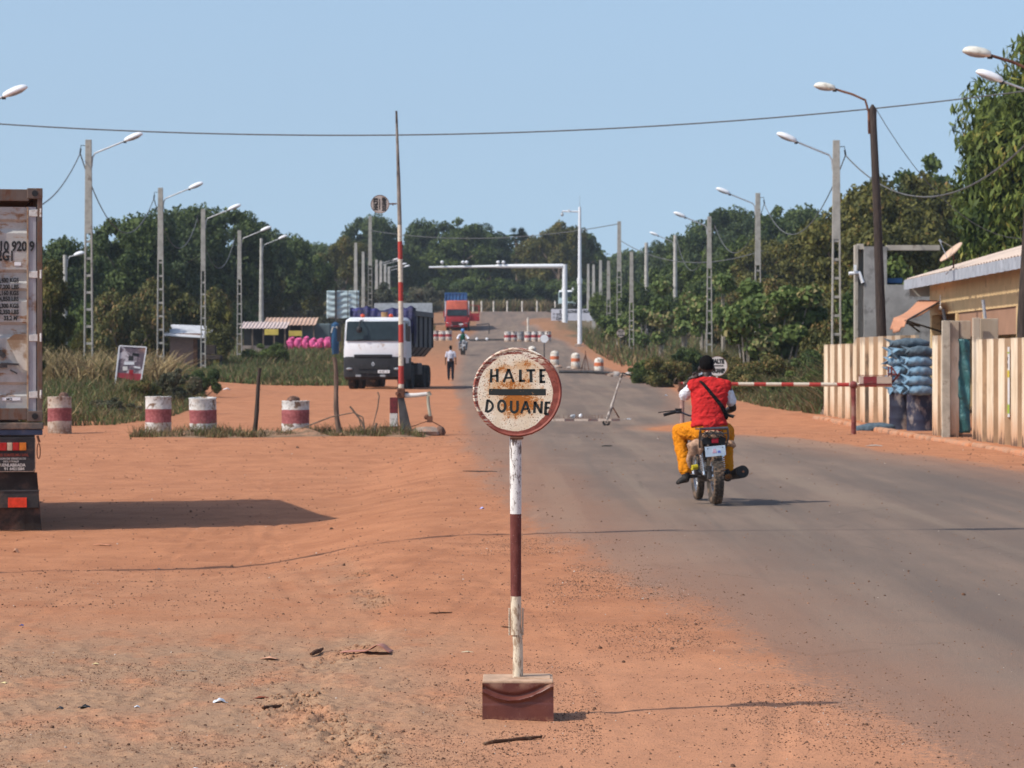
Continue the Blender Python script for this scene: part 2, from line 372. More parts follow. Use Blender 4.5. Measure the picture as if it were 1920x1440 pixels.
def build_ground():
    rows = [-60, -30, -10, 0, 5, 9]
    y = 10.8
    while y < 26: rows.append(y); y *= 1.0013
    while y < 110: rows.append(y); y *= 1.0042
    while y < 480: rows.append(y); y *= 1.010
    while y < 3200: rows.append(y); y *= 1.08
    rows = np.array(rows)
    t = np.concatenate([-np.geomspace(2.2, 0.20, 26), np.linspace(-0.193, 0.193, 380), np.geomspace(0.20, 2.2, 26)])
    yy = np.repeat(rows[:, None], len(t), 1); wd = np.maximum(rows, 10.8)
    xx = t[None, :] * wd[:, None]
    xx = np.where(np.abs(t)[None, :] > 1.9, np.sign(t)[None, :] * np.maximum(np.abs(xx), 150), xx)
    m, gr, ed = micro(xx, yy)
    zz = gz(xx, yy) + m
    V = np.stack([xx, yy, zz], -1).reshape(-1, 3)
    nr, nc = xx.shape
    idx = np.arange(nr * nc).reshape(nr, nc)
    F = np.stack([idx[:-1, :-1], idx[:-1, 1:], idx[1:, 1:], idx[1:, :-1]], -1).reshape(-1, 4)
    sd = road_sd(xx, yy)
    veg = sst(np.abs(xx + 0.018 * yy) - (9.5 + 3 * vnoise(xx * .1, yy * .1, 9)), 0, 3) * sst(yy, 70, 95)
    veg = np.maximum(veg, sst(yy, 396, 410)); veg = np.maximum(veg, .5 * sst(yy, 150, 230)); veg = np.maximum(veg, .75 * sst(yy, 285, 300) * (1 - sst(yy, 345, 356)) * sst(xx, 3, 5))
    veg = veg * (1 - ((xx > -13) & (xx < -7) & (yy > 100) & (yy < 128)))
    fc = (sd[:-1, :-1] + sd[1:, 1:]).reshape(-1) / 2
    g = G('earth_and_asphalt', 'world')
    s_ = g.attr('asph'); vg = g.attr('veg'); gv = g.attr('gravel')
    n_big = g.noise(0.35, 4, .6); n_mid = g.noise(2.2, 5, .6, stretch=(1, .55, 1)); n_fine = g.noise(26, 4, .65); n_sp = g.noise(120, 2, .6)
    n_str = g.noise(0.9, 5, .62, stretch=(1.0, 0.10, 1))
    n_band = g.noise(1.3, 4, .6, stretch=(0.22, 1.0, 1))
    dirt = g.mix(g.ss(n_mid, .32, .70), DIRT_B, DIRT_A)
    dirt = g.mix(g.ma('MULTIPLY', g.ss(n_big, .42, .68), .30), dirt, (0.5, 0.2205, 0.108))
    dirt = g.mix(g.ma('MULTIPLY', g.ss(n_band, .50, .72), .35), dirt, (0.3, 0.1215, 0.06))
    dirt = g.mix(g.ma('MULTIPLY', g.ss(g.ma('ADD', g.sep()[1], g.ma('MULTIPLY', n_big, 8.0)), 24, 16), .45), dirt, (0.57, 0.30, 0.175))
    dirt = g.mix(g.ma('MULTIPLY', gv, g.ss(n_mid, .26, .56)), dirt, (0.37, 0.225, 0.135))
    dirt = g.mix(g.ma('MULTIPLY', g.ma('MULTIPLY_ADD', gv, .6, .25), g.ss(n_fine, .50, .74)), dirt, (0.17, 0.09, 0.052))
    dirt = g.mix(g.ma('MULTIPLY', g.ss(n_sp, .36, .28), .40), dirt, (0.56, 0.29, 0.15))
    dirt = g.mix(g.ma('MULTIPLY', g.ss(n_sp, .57, .66), .72), dirt, (0.2, 0.09, 0.048))
    vcol = g.mix(g.ss(n_mid, .35, .65), (0.10, 0.085, 0.045), (0.20, 0.14, 0.08))
    dirt = g.mix(vg, dirt, vcol)
    asph = g.mix(g.ss(n_str, .36, .68), (0.1782, 0.1306, 0.1015), (0.2538, 0.1805, 0.1333))
    asph = g.mix(g.ma('MULTIPLY', g.ss(n_big, .40, .66), .35), asph, (0.1566, 0.121, 0.0989))
    ck = g.voro(.55, 'DISTANCE_TO_EDGE', stretch=(1, .5, 1)); ck = g.ma('ADD', ck, g.ma('MULTIPLY', g.ma('SUBTRACT', n_fine, .5), .03))
    asph = g.mix(g.ma('MULTIPLY', g.ma('MULTIPLY', g.ss(ck, .014, .003), g.ss(n_big, .50, .60)), .28), asph, (.07, .055, .045))
    n_trk = g.noise(.8, 3, .5, stretch=(2.2, .05, 1), dist=.3)
    asph = g.mix(g.ma('MULTIPLY', g.ss(n_trk, .52, .66), .40), asph, (0.125, 0.104, 0.088))
    asph = g.mix(g.ma('MULTIPLY', g.ss(n_trk, .46, .34), .40), asph, (0.27, 0.205, 0.150))
    asph = g.mix(g.ma('MULTIPLY', g.ss(n_sp, .57, .66), .50), asph, (0.0912, 0.0728, 0.0576))
    asph = g.mix(g.ma('MULTIPLY', g.ss(n_fine, .62, .74), .35), asph, (0.2976, 0.2184, 0.148))
    e = g.ma('ADD', s_, g.ma('MULTIPLY', g.ma('SUBTRACT', n_str, .5), 1.8))
    e = g.ma('ADD', e, g.ma('MULTIPLY', g.ma('SUBTRACT', n_mid, .5), 0.7))
    e = g.ma('ADD', e, g.ma('MULTIPLY', g.ma('SUBTRACT', n_fine, .5), 1.5))
    e = g.ma('ADD', e, g.ma('MULTIPLY', g.ma('SUBTRACT', n_sp, .5), 0.9))
    f1 = g.ss(e, -0.10, 0.42)
    col = g.mix(f1, dirt, asph)
    dust = g.ma('MULTIPLY', g.ss(e, 2.2, 0.2), .30)
    col = g.mix(g.ma('MULTIPLY', dust, f1), col, DIRT_A)
    bh = g.ma('ADD', g.ma('MULTIPLY', n_fine, .55), g.ma('MULTIPLY', n_sp, .45))
    mat = g.done(col, .93, bh, 0.022, .7, spec=.2)
    M['ground'] = mat
    def sub(name, sel):
        FF = F[sel]; used = np.zeros(len(V), bool); used[FF.ravel()] = True
        remap = np.cumsum(used) - 1
        o = np_mesh(name, V[used], remap[FF], mat, smooth=True)
        for nm, arr in (('asph', np.clip(sd * (1 + 1.6 * sst(yy, 60, 130)), -4, 4)), ('veg', veg), ('gravel', np.clip(gr * .9 + ed * .8, 0, 1))):
            a = o.data.attributes.new(nm, 'FLOAT', 'POINT'); a.data.foreach_set('value', arr.reshape(-1)[used].astype(np.float32))
        return tag(o, kind='structure')
    road = fc > 0.15
    sub('ground', ~road); sub('road', road)
build_ground()

def crumbs(x, y, s, rnd, lift=.35):
    """small five-sided stones at the given places, all at once"""
    n = len(x); z = gz(x, y) + micro(x, y)[0] + s * lift; a0 = rnd.rand(n, 1) * 6.28 + np.arange(5)[None, :] * 1.2566; L = []
    for r, h in ((1, -.35), (.82, .42)):
        k = s[:, None] * r * rnd.uniform(.72, 1.28, (n, 5)); L.append(np.stack([x[:, None] + np.cos(a0) * k, y[:, None] + np.sin(a0) * k, np.repeat((z + h * s)[:, None], 5, 1)], -1))
    L.append(np.stack([x, y, z + s * .78], -1)[:, None, :]); V = np.concatenate(L, 1).reshape(-1, 3)
    f = np.array([q for j in range(5) for q in ((j, (j + 1) % 5, 5 + (j + 1) % 5), (j, 5 + (j + 1) % 5, 5 + j), (5 + j, 5 + (j + 1) % 5, 10))])
    F = (np.arange(n)[:, None, None] * 11 + f[None]).reshape(-1, 3); return V, F
def pebbles():
    rnd = np.random.RandomState(4)
    y1 = 11.3 + 5.5 * rnd.rand(22000) ** 1.2; x1 = rnd.uniform(-.19, .03, len(y1)) * y1; k = fbm(x1 * 1.2, y1 * 1.5, 77, 3) > .02; x1, y1 = x1[k], y1[k]; s1 = .0016 + .0026 * rnd.rand(len(x1)) ** 2
    y2 = 11.3 + 17 * rnd.rand(13000) ** 1.5; x2 = rnd.uniform(-.19, .19, len(y2)) * y2; s2 = .0020 + .0042 * rnd.rand(len(x2)) ** 3
    y3 = 20 + 50 * rnd.rand(5000) ** 1.3; x3 = rnd.uniform(-.19, .19, len(y3)) * y3; s3 = (.0024 + .005 * rnd.rand(len(x3)) ** 2.5) * (1 + (y3 - 12) * .03)
    # a band of crumbs washed along the broken road edge
    y4 = 11.5 + 16 * rnd.rand(16000); x4 = np.interp(y4, LY, LX) - .1 + rnd.normal(size=len(y4)) * .30; s4 = .0016 + .0030 * rnd.rand(len(x4)) ** 2; k = fbm(x4 * 1.4, y4 * .9, 91, 3) > -.08; x4, y4, s4 = x4[k], y4[k], s4[k]
    x = np.concatenate([x1, x2, x3, x4]); y = np.concatenate([y1, y2, y3, y4]); s = np.concatenate([s1, s2, s3, s4])
    s = s * np.where(rnd.rand(len(s)) < .012, rnd.uniform(1.6, 3.0, len(s)), 1)
    keep = ~((road_sd(x, y) > .8) & (rnd.rand(len(x)) < .72)); x, y, s = x[keep], y[keep], s[keep]
    V, F = crumbs(x, y, s, rnd)
    g = G('pebble', 'world'); n1 = g.noise(9, 2); n2 = g.voro(30, out='Color')
    mat = g.done(g.mix(g.ss(n1, .35, .65), (0.09, 0.045, 0.027), (0.26, 0.14, 0.085)), .95)
    mat2 = simple('pale_pebble', (0.45, 0.38, 0.32), .3, 5, .95)
    mi = (np.repeat(rnd.rand(len(F) // 15), 15) > .975).astype(int)
    o = np_mesh('loose_gravel', V, F, [mat, mat2], midx=mi)
    tag(o, 'loose dark pebbles and crumbs scattered over the red earth and road', 'gravel', kind='stuff')
pebbles()
# ------------------------------------------------------------------ foliage
def leaf_mat(name, cols, dry=None, dryamt=0.0, scale=0.55):
    g = G(name)
    at = g.attr('leafv')
    n1 = g.noise(scale, 3, .6)
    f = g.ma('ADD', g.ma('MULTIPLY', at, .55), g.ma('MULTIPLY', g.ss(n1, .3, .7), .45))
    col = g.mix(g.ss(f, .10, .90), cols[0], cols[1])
    if dry: col = g.mix(g.ss(g.ma('ADD', g.ma('MULTIPLY', at, .5), g.ma('MULTIPLY', n1, .8)), 1.0 - dryamt, 1.12 - dryamt), col, dry)
    col = g.mix(g.ma('MULTIPLY', g.rand, .35), col, tuple(c * .72 + .004 for c in cols[0]))
    g.done(col, .6, spec=.16)
    tr = g.n('ShaderNodeBsdfTranslucent'); g.l(col, tr.inputs[0]); mx = g.n('ShaderNodeMixShader'); mx.inputs[0].default_value = .22
    g.l(g.b.outputs[0], mx.inputs[1]); g.l(tr.outputs[0], mx.inputs[2]); g.l(mx.outputs[0], g.out.inputs[0])
    return g.mat
M['leaf_deep'] = leaf_mat('leaf_deep_green', ((0.022, 0.044, 0.014), (0.145, 0.190, 0.058)))
M['leaf_deep2'] = leaf_mat('leaf_blue_green', ((0.024, 0.045, 0.022), (0.125, 0.165, 0.068)))
M['leaf_mid'] = leaf_mat('leaf_mid_green', ((0.034, 0.060, 0.016), (0.170, 0.215, 0.055)))
M['leaf_olive'] = leaf_mat('leaf_olive', ((0.050, 0.058, 0.018), (0.21, 0.195, 0.050)), (0.30, 0.18, 0.06), .16)
M['leaf_mango'] = leaf_mat('leaf_mango', ((0.035, 0.060, 0.014), (0.25, 0.30, 0.065)), (0.42, 0.33, 0.08), .2)
M['leaf_dry'] = leaf_mat('leaf_dry_shrub', ((0.045, 0.055, 0.018), (0.20, 0.19, 0.055)), (0.32, 0.20, 0.08), .25)
M['leaf_grey'] = leaf_mat('leaf_greyish_scrub', ((0.065, 0.072, 0.042), (0.15, 0.145, 0.085)), (0.24, 0.18, 0.12), .2)
M['leaf_teak'] = leaf_mat('leaf_broad', ((0.070, 0.11, 0.030), (0.20, 0.26, 0.075)), (0.36, 0.30, 0.14), .22)

def leaves(blobs, n, size, seed, asp=0.62, droop=0.0, shell=0.55, up=0.35):
    """n leaf faces spread over a set of ellipsoid clumps; each face a bent kite. returns V, F, per-face value"""
    r = np.random.RandomState(seed)
    B = np.array(blobs, float); wgt = (B[:, 3] * B[:, 4]) ** 1.0; wgt /= wgt.sum()
    bi = r.choice(len(B), n, p=wgt); b = B[bi]
    d = r.normal(size=(n, 3)); d /= np.linalg.norm(d, axis=1)[:, None]
    rad = shell + (1.06 - shell) * r.rand(n) ** 0.6
    cl = 1 + 0.28 * vnoise(d[:, 0] * 2.3 + bi * 7.1, d[:, 1] * 2.3 + d[:, 2] * 2.9, seed)
    p = b[:, :3] + d * np.stack([b[:, 3], b[:, 3], b[:, 4]], 1) * (rad * cl)[:, None]
    nrm = d * 0.7 + r.normal(size=(n, 3)) * 0.62 + np.array([0, 0, up]); nrm /= np.linalg.norm(nrm, axis=1)[:, None]
    t = r.normal(size=(n, 3)) + np.array([0, 0, -droop * 3.0]) + d * .4
    t -= nrm * (t * nrm).sum(1)[:, None]; t /= np.linalg.norm(t, axis=1)[:, None]
    s = np.cross(nrm, t)
    L = size * r.uniform(.65, 1.35, n)[:, None]; Wd = L * asp * .5
    bend = nrm * L * -.12
    P0 = p - t * L * .5; P2 = p + t * L * .5 + bend; P1 = p + s * Wd; P3 = p - s * Wd
    V = np.stack([P0, P1, P2, P3], 1).reshape(-1, 3)
    F = np.arange(n * 4).reshape(n, 4)
    val = np.clip(.5 + .22 * r.normal(size=n) + .5 * vnoise(bi * 3.7, bi * 1.3, 5), 0, 1)
    return V, F, val
def crown_mesh(name, blobs, n, size, seed, mat, parent=None, core=0.62, **k):
    V, F, val = leaves(blobs, n, size, seed, **k)
    V = list(map(tuple, V)); 
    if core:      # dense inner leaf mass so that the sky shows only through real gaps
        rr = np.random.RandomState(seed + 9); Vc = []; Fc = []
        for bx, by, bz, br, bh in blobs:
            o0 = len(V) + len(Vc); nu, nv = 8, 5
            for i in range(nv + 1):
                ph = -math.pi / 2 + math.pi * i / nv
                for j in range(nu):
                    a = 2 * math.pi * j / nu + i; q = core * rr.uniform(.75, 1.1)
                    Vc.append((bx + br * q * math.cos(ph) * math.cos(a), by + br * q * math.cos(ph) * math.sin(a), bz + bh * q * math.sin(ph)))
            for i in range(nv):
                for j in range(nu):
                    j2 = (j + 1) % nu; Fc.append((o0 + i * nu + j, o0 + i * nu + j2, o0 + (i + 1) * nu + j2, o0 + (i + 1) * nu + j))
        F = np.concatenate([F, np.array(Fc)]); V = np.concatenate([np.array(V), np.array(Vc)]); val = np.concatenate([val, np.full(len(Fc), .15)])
    o = np_mesh(name, V, F, mat, parent=parent)
    a = o.data.attributes.new('leafv', 'FLOAT', 'FACE')
    if len(o.data.polygons) == len(val): a.data.foreach_set('value', val.astype(np.float32))
    return o
def blob_cluster(seed, n, rx, rz, cz, br, flat=0.8, hole=0.0):
    r = random.Random(seed); out = []
    while len(out) < n:
        x, y, z = r.uniform(-1, 1), r.uniform(-1, 1), r.uniform(-1, 1)
        q = x * x + y * y + z * z
        if q > 1 or q < hole: continue
        s = br * r.uniform(.65, 1.3)
        if len(out) > n * .55:      # small outlying sprays that break the outline
            k = (.86 + .17 * r.random()) / max(q ** .5, .3); x, y, z = x * k, y * k, z * k
            if z < -.5: continue
            s = br * r.uniform(.35, .62)
            out.append((x * (rx - s * .5), y * (rx - s * .5), cz + z * (rz - s * .5), s, s * flat)); continue
        out.append((x * (rx - br * .6), y * (rx - br * .6), cz + z * (rz - br * .5), s, s * flat * r.uniform(.8, 1.1)))
    return out
def trunk_mesh(name, H, r0, limbs, seed, mat, parent, lean=0.3, targets=None):
    rd = random.Random(seed); mb = MB()
    top = Vector((rd.uniform(-lean, lean), rd.uniform(-lean, lean), H * .55))
    p = [Vector((0, 0, -.3)), Vector((0, 0, .15)), top * .5 + Vector((rd.uniform(-.1, .1), 0, 0)), top]
    mb.tube(p, [r0 * 1.5, r0 * 1.1, r0 * .85, r0 * .7], 8)
    for i in range(limbs):
        if targets: e = Vector(targets[rd.randrange(len(targets))][:3])
        else:
            a = rd.uniform(0, 6.28); e = Vector((math.cos(a) * H * .3, math.sin(a) * H * .3, H * rd.uniform(.7, .95)))
        st = top * rd.uniform(.6, 1.0); mid = (st + e) * .5 + Vector((rd.uniform(-.3, .3), rd.uniform(-.3, .3), .3))
        mb.tube([st, mid, e], [r0 * .45, r0 * .28, r0 * .10], 6)
    return mb.build(name, mat, parent, smooth=60)
def tree_proto(kind, label, group, seed, H, rx, rz, cz, nb, br, n, size, mat, tmat='trunk', r0=.28, limbs=7, core=.62, **k):
    t = thing(kind, label, 'tree', group=group)
    bl = blob_cluster(seed, nb, rx, rz, cz, br)
    crown_mesh('crown', bl, n, size, seed, M[mat], t, core=core, **k)
    trunk_mesh('trunk', H, r0, limbs, seed, M[tmat], t, targets=bl)
    return t
GT = 'trees behind the road and field'
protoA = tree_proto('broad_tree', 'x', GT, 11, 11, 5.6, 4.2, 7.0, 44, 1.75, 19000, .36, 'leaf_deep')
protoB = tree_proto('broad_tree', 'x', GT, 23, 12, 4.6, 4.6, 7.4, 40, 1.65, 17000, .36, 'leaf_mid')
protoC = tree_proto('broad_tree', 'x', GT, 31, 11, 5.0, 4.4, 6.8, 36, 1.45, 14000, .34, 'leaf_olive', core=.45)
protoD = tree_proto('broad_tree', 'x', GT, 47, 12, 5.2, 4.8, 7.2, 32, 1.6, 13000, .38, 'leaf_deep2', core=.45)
GS = 'scrub and bushes below the trees'
def bush_proto(label, seed, mat, n=10500, size=.19, rx=2.6, rz=1.7, cz=1.5, nb=22, br=.75, core=.6, group=GS, kind='bush', **k):
    t = thing(kind, label, 'bush', group=group)
    bl = blob_cluster(seed, nb, rx, rz, cz, br)
    crown_mesh('foliage', bl, n, size, seed, M[mat], t, core=core, **k)
    mb = MB(); rd = random.Random(seed)
    for b in bl[:7]: mb.tube([(rd.uniform(-.3, .3), rd.uniform(-.3, .3), -.2), (b[0] * .5, b[1] * .5, b[2] * .5), b[:3]], [.07, .05, .02], 5)
    mb.build('stem', M['trunk'], t)
    return t
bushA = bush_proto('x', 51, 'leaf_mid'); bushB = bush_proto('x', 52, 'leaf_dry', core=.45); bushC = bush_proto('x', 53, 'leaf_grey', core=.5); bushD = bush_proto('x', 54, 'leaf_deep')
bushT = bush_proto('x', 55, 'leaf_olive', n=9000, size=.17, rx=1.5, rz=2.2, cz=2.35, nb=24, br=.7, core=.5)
_used = set()
def place(proto, px, toppy, d, wpx, label, H, Wd, rz, base=None, asp_=.80):
    """put a tree of natural height H and width Wd so that it stands at distance d, scaled to the real size it has there"""
    x = X(px, d); z0 = Gz(x, d) - .1 if base is None else base
    hgt = Z(toppy, d) - z0; wid = wpx / FPX * d
    sz = hgt / H; sw = max(wid / Wd, sz * asp_); s = (sw, sw, sz)
    if id(proto) not in _used:
        _used.add(id(proto)); proto.location = (x, d, z0); proto.rotation_euler = (0, 0, rz); proto.scale = s; proto['label'] = label; return proto
    return copy_thing(proto, (x, d, z0), rz, label, s)
T = [  # proto, px, top py, dist, width px, label
 (protoA, 118, 445, 190, 110, 'low rounded tree between the container and the nearest left lamp post'),
 (protoD, 40, 455, 205, 130, 'tree mostly hidden behind the shipping container'),
 (protoC, 175, 452, 235, 110, 'brownish tree just behind the nearest left ladder-type lamp post'),
 (protoA, 235, 404, 200, 150, 'tall dark tree right of the nearest left lamp post'),
 (protoD, 300, 398, 215, 140, 'dark tree whose crown is crossed by the second left lamp post'),
 (protoA, 352, 388, 245, 130, 'tree between the second and third left lamp posts'),
 (protoA, 412, 386, 252, 150, 'tallest dark tree of the left wood, behind the third left lamp post'),
 (protoD, 470, 405, 262, 130, 'dark tree behind the fourth left lamp post'),
 (protoA, 520, 440, 285, 130, 'dark tree behind the fifth left lamp post'),
 (protoB, 570, 452, 300, 110, 'far tree right of the fifth left lamp post'),
 (protoA, 612, 455, 400, 90, 'small far tree left of the group of thin far poles'),
 (protoC, 640, 440, 350, 90, 'olive tree on the left shoulder of the big tree behind the raised barrier'),
 (protoA, 690, 404, 425, 150, 'big dark tree behind the thin poles and the raised barrier sign'),
 (protoD, 735, 440, 440, 90, 'dark tree directly behind the raised striped barrier'),
 (protoB, 775, 462, 430, 80, 'low pale tree between the raised barrier and the central clump'),
 (protoA, 815, 412, 440, 110, 'left tree of the tall central clump above the red lorry'),
 (protoB, 868, 408, 430, 130, 'middle tree of the tall central clump above the red lorry'),
 (protoD, 915, 425, 445, 110, 'right tree of the tall central clump above the red lorry'),
 (protoA, 955, 470, 470, 90, 'low tree filling in below the far palm'),
 (protoC, 1010, 440, 440, 90, 'loose olive tree left of the white camera mast'),
 (protoC, 1045, 412, 430, 110, 'tall loose tree directly left of the white camera mast'),
 (protoB, 1082, 425, 450, 60, 'thin tree just right of the white camera mast'),
 (protoB, 1130, 472, 500, 90, 'low far tree right of the white camera mast'),
 (protoA, 1180, 468, 480, 100, 'low far tree behind the tall right utility pole'),
 (protoD, 1228, 455, 400, 90, 'dark tree behind the thin right lamp posts'),
 (protoA, 1275, 440, 380, 100, 'dark tree behind the farthest armed lamp post on the right'),
 (protoB, 1315, 425, 360, 90, 'tree on the rising slope left of the ladder post behind the rider'),
 (protoA, 1362, 388, 350, 110, 'tall dark tree topping the wood on the right'),
 (protoD, 1405, 405, 330, 100, 'dark tree behind the right lamp post with the large-leaved bush below it'),
 (protoB, 1455, 385, 310, 110, 'green tree under the sagging cable on the right'),
 (protoA, 1500, 388, 300, 110, 'green tree left of the big ladder post on the right'),
 (protoB, 1540, 405, 270, 110, 'green tree behind the big ladder post on the right'),
 (protoC, 1435, 445, 240, 150, 'olive tree in front of the right wood, below the sagging cable'),
 (protoC, 1530, 425, 190, 150, 'olive tree left of the big ladder post, in front of the wood'),
 (protoC, 1620, 335, 150, 170, 'brown olive tree directly behind the tarred wooden lamp post'),
 (protoC, 1700, 318, 160, 190, 'brown olive tree above the unfinished block building'),
 (protoB, 1745, 292, 175, 170, 'green tree between the wooden lamp post and the mango tree'),
 (protoC, 1655, 400, 135, 130, 'low brown tree behind the concrete frame of the block building'),
 (protoB, 1385, 440, 260, 130, 'mid green tree behind the large-leaved bush'),
 (protoB, 1265, 480, 290, 130, 'mid green tree between the thin right lamp posts'),
 (protoB, 1330, 470, 240, 110, 'mid green tree behind the ladder post above the rider'),
 (protoC, 560, 500, 300, 130, 'olive tree above the market stall roofs'),
 (protoC, 480, 505, 268, 120, 'olive tree behind the fourth and fifth left lamp posts, low in front'),
]
HH = {id(protoA): (11.2, 11.5), id(protoB): (12.0, 9.6), id(protoC): (11.2, 10.2), id(protoD): (12.0, 10.6)}
for i, (p, px, ty, d, wd, lab) in enumerate(T):
    h, ww = HH[id(p)]; place(p, px, ty, d, wd, lab, h, ww, i * 1.37)
S = [
 (bushB, 235, 545, 162, 130, 'dry leafy bush behind the nearest left ladder-type lamp post'),
 (bushB, 300, 525, 168, 120, 'dry leafy bush around the second left lamp post'),
 (bushB, 365, 540, 172, 120, 'dry leafy bush above the small mud hut'),
 (bushT, 412, 560, 160, 50, 'dark bush right of the small mud hut'),
 (bushT, 155, 615, 124, 40, 'small bright green bush left of the nearest left lamp post'),
 (bushT, 88, 480, 122, 60, 'yellowish green tree-like bush beside the container edge'),
 (bushA, 130, 560, 165, 90, 'green bush behind the thin far left lamp'),
 (bushC, 190, 560, 175, 110, 'greyish bush behind the nearest left lamp post'),
 (bushA, 455, 565, 245, 90, 'green bush beside the market stall roofs'),
 (bushC, 520, 550, 290, 130, 'greyish scrub above the market stalls'),
 (bushC, 600, 545, 320, 130, 'greyish scrub left of the corrugated billboard'),
 (bushC, 650, 525, 335, 110, 'greyish scrub behind the corrugated billboard'),
 (bushC, 715, 530, 345, 120, 'greyish scrub behind the tipper lorry'),
 (bushA, 690, 520, 420, 130, 'green scrub behind the thin far poles'),
 (bushC, 775, 560, 345, 90, 'brown scrub left of the red lorry'),
 (bushC, 800, 530, 375, 90, 'brown scrub behind the red lorry'),
 (bushD, 840, 520, 405, 120, 'dark scrub above the red lorry'),
 (bushA, 900, 515, 415, 120, 'green scrub under the left half of the gantry beam'),
 (bushD, 960, 520, 415, 120, 'dark scrub under the middle of the gantry beam'),
 (bushD, 1020, 520, 420, 120, 'dark scrub under the right end of the gantry beam'),
 (bushC, 880, 562, 398, 110, 'dry scrub behind the left white marker posts'),
 (bushC, 950, 562, 398, 110, 'dry scrub behind the middle white marker posts'),
 (bushC, 1015, 565, 398, 110, 'dry scrub behind the right white marker posts'),
 (bushD, 1110, 520, 405, 130, 'dark scrub behind the pale lorry'),
 (bushA, 1160, 520, 300, 100, 'green scrub right of the long white notice board'),
 (bushD, 1215, 530, 250, 120, 'dark scrub between the thin right lamp posts'),
 (bushD, 1275, 530, 235, 120, 'dark scrub behind the broad-leaved saplings'),
 (bushD, 1340, 520, 215, 120, 'dark scrub behind the ladder post above the rider'),
 (bushB, 1400, 530, 200, 120, 'olive scrub behind the large-leaved bush'),
 (bushB, 1550, 520, 150, 130, 'olive scrub behind the big right ladder post'),
 (bushB, 1490, 520, 170, 130, 'olive scrub right of the large-leaved bush'),
 (bushB, 1592, 575, 120, 90, 'yellowish scrub left of the concrete frame building'),
 (bushA, 1700, 470, 118, 110, 'round green bush above the grey block wall'),
 (bushA, 1500, 690, 97, 120, 'low green bush in the dry grass left of the nearest right lamp post'),
 (bushB, 1440, 665, 103, 130, 'low olive bush in the dry grass right of the rider'),
 (bushD, 1540, 650, 108, 120, 'dark low bush under the nearest right lamp post'),
 (bushB, 1250, 668, 128, 90, 'low olive bush left of the rider in the dry verge'),
 (bushA, 1215, 672, 140, 70, 'low green bush at the tip of the dry verge'),
 (bushB, 1380, 655, 118, 110, 'olive bush behind the small barrier sign'),
 (bushD, 1300, 648, 135, 90, 'dark low bush behind the rider head'),
 (bushC, 330, 690, 96, 90, 'brownish low bush behind the second painted drum'),
 (bushD, 380, 690, 104, 70, 'dark low bush at the foot of the third left lamp post'),
 (bushC, 210, 745, 82, 110, 'dry low bush at the front of the left bank'),
 (bushB, 268, 712, 92, 80, 'low bush hiding the feet of the poster board'),
 (bushT, 60, 620, 100, 50, 'bush peeping out behind the shipping container'),
 (bushA, 500, 640, 172, 90, 'green bush in the field grass left of the market stalls'),
 (bushC, 1060, 575, 372, 80, 'dry scrub on the bank left of the pale lorry'),
]
for i, (p, px, ty, d, wd, lab) in enumerate(S):
    place(p, px, ty, d, wd, lab, *((4.6, 3.1) if p is bushT else (3.15, 5.0)), i * 2.1, asp_=.62)

# far wooded rise beyond the bend: one mass
def far_wood():
    r = random.Random(3); bl = []
    for i in range(150):
        d = r.uniform(560, 900); px = r.uniform(-250, 2200); x = X(px, d)
        base = Gz(x, d); h = 9 + 5 * r.random() + (0 if px < 1150 else (px - 1150) / 750 * 6)
        bl.append((x, d, base + h * .5, r.uniform(10, 17), h * .62))
    o = crown_mesh('distant_wood', bl, 60000, 1.7, 5, M['leaf_deep'], None, core=.8, shell=.75)
    tag(o, 'far wooded rise closing the view beyond the bend', 'woodland', kind='stuff')
far_wood()

# ---- mango tree with long hanging leaves at the right edge
def mango():
    t = thing('mango_tree', 'large mango tree with long hanging leaves at the right edge of the photo', 'tree')
    d = 104; cx = X(2010, d); z0 = Gz(cx, d); t.location = (cx, d, z0)
    bl = []; r = random.Random(8)
    def add(px, py, rr, dy=0): bl.append((X(px, d) - cx, dy, Z(py, d) - z0, rr, rr * .9))
    for px, py, rr in ((1935, 120, 1.2), (1960, 180, 1.5), (1925, 190, 1.0), (1930, 250, 1.2), (1900, 290, 1.3), (1905, 245, .8), (1960, 300, 1.7), (1850, 270, .75), (1822, 272, .55), (1835, 310, .75),
                       (1870, 330, 1.1), (1830, 350, .9), (1905, 380, 1.4), (1860, 400, 1.2), (1825, 420, .9), (1890, 440, 1.3), (1840, 462, 1.0), (1950, 420, 1.8), (1930, 480, 1.3), (1880, 500, 1.1), (1965, 500, 1.5), (1835, 520, .8), (1990, 380, 1.9), (2010, 250, 2.0)):
        add(px, py, rr, r.uniform(-1.2, .8))
    for i in range(34): bl.append((r.uniform(-2, 5), r.uniform(-1, 6), r.uniform(4, 10.5), r.uniform(1.2, 1.9), r.uniform(1, 1.7)))
    crown_mesh('crown', bl, 44000, .38, 8, M['leaf_mango'], t, core=.55, asp=.30, droop=1.0, up=.15, shell=.5)
    trunk_mesh('trunk', 9, .4, 12, 9, M['trunk'], t, targets=bl)
mango()
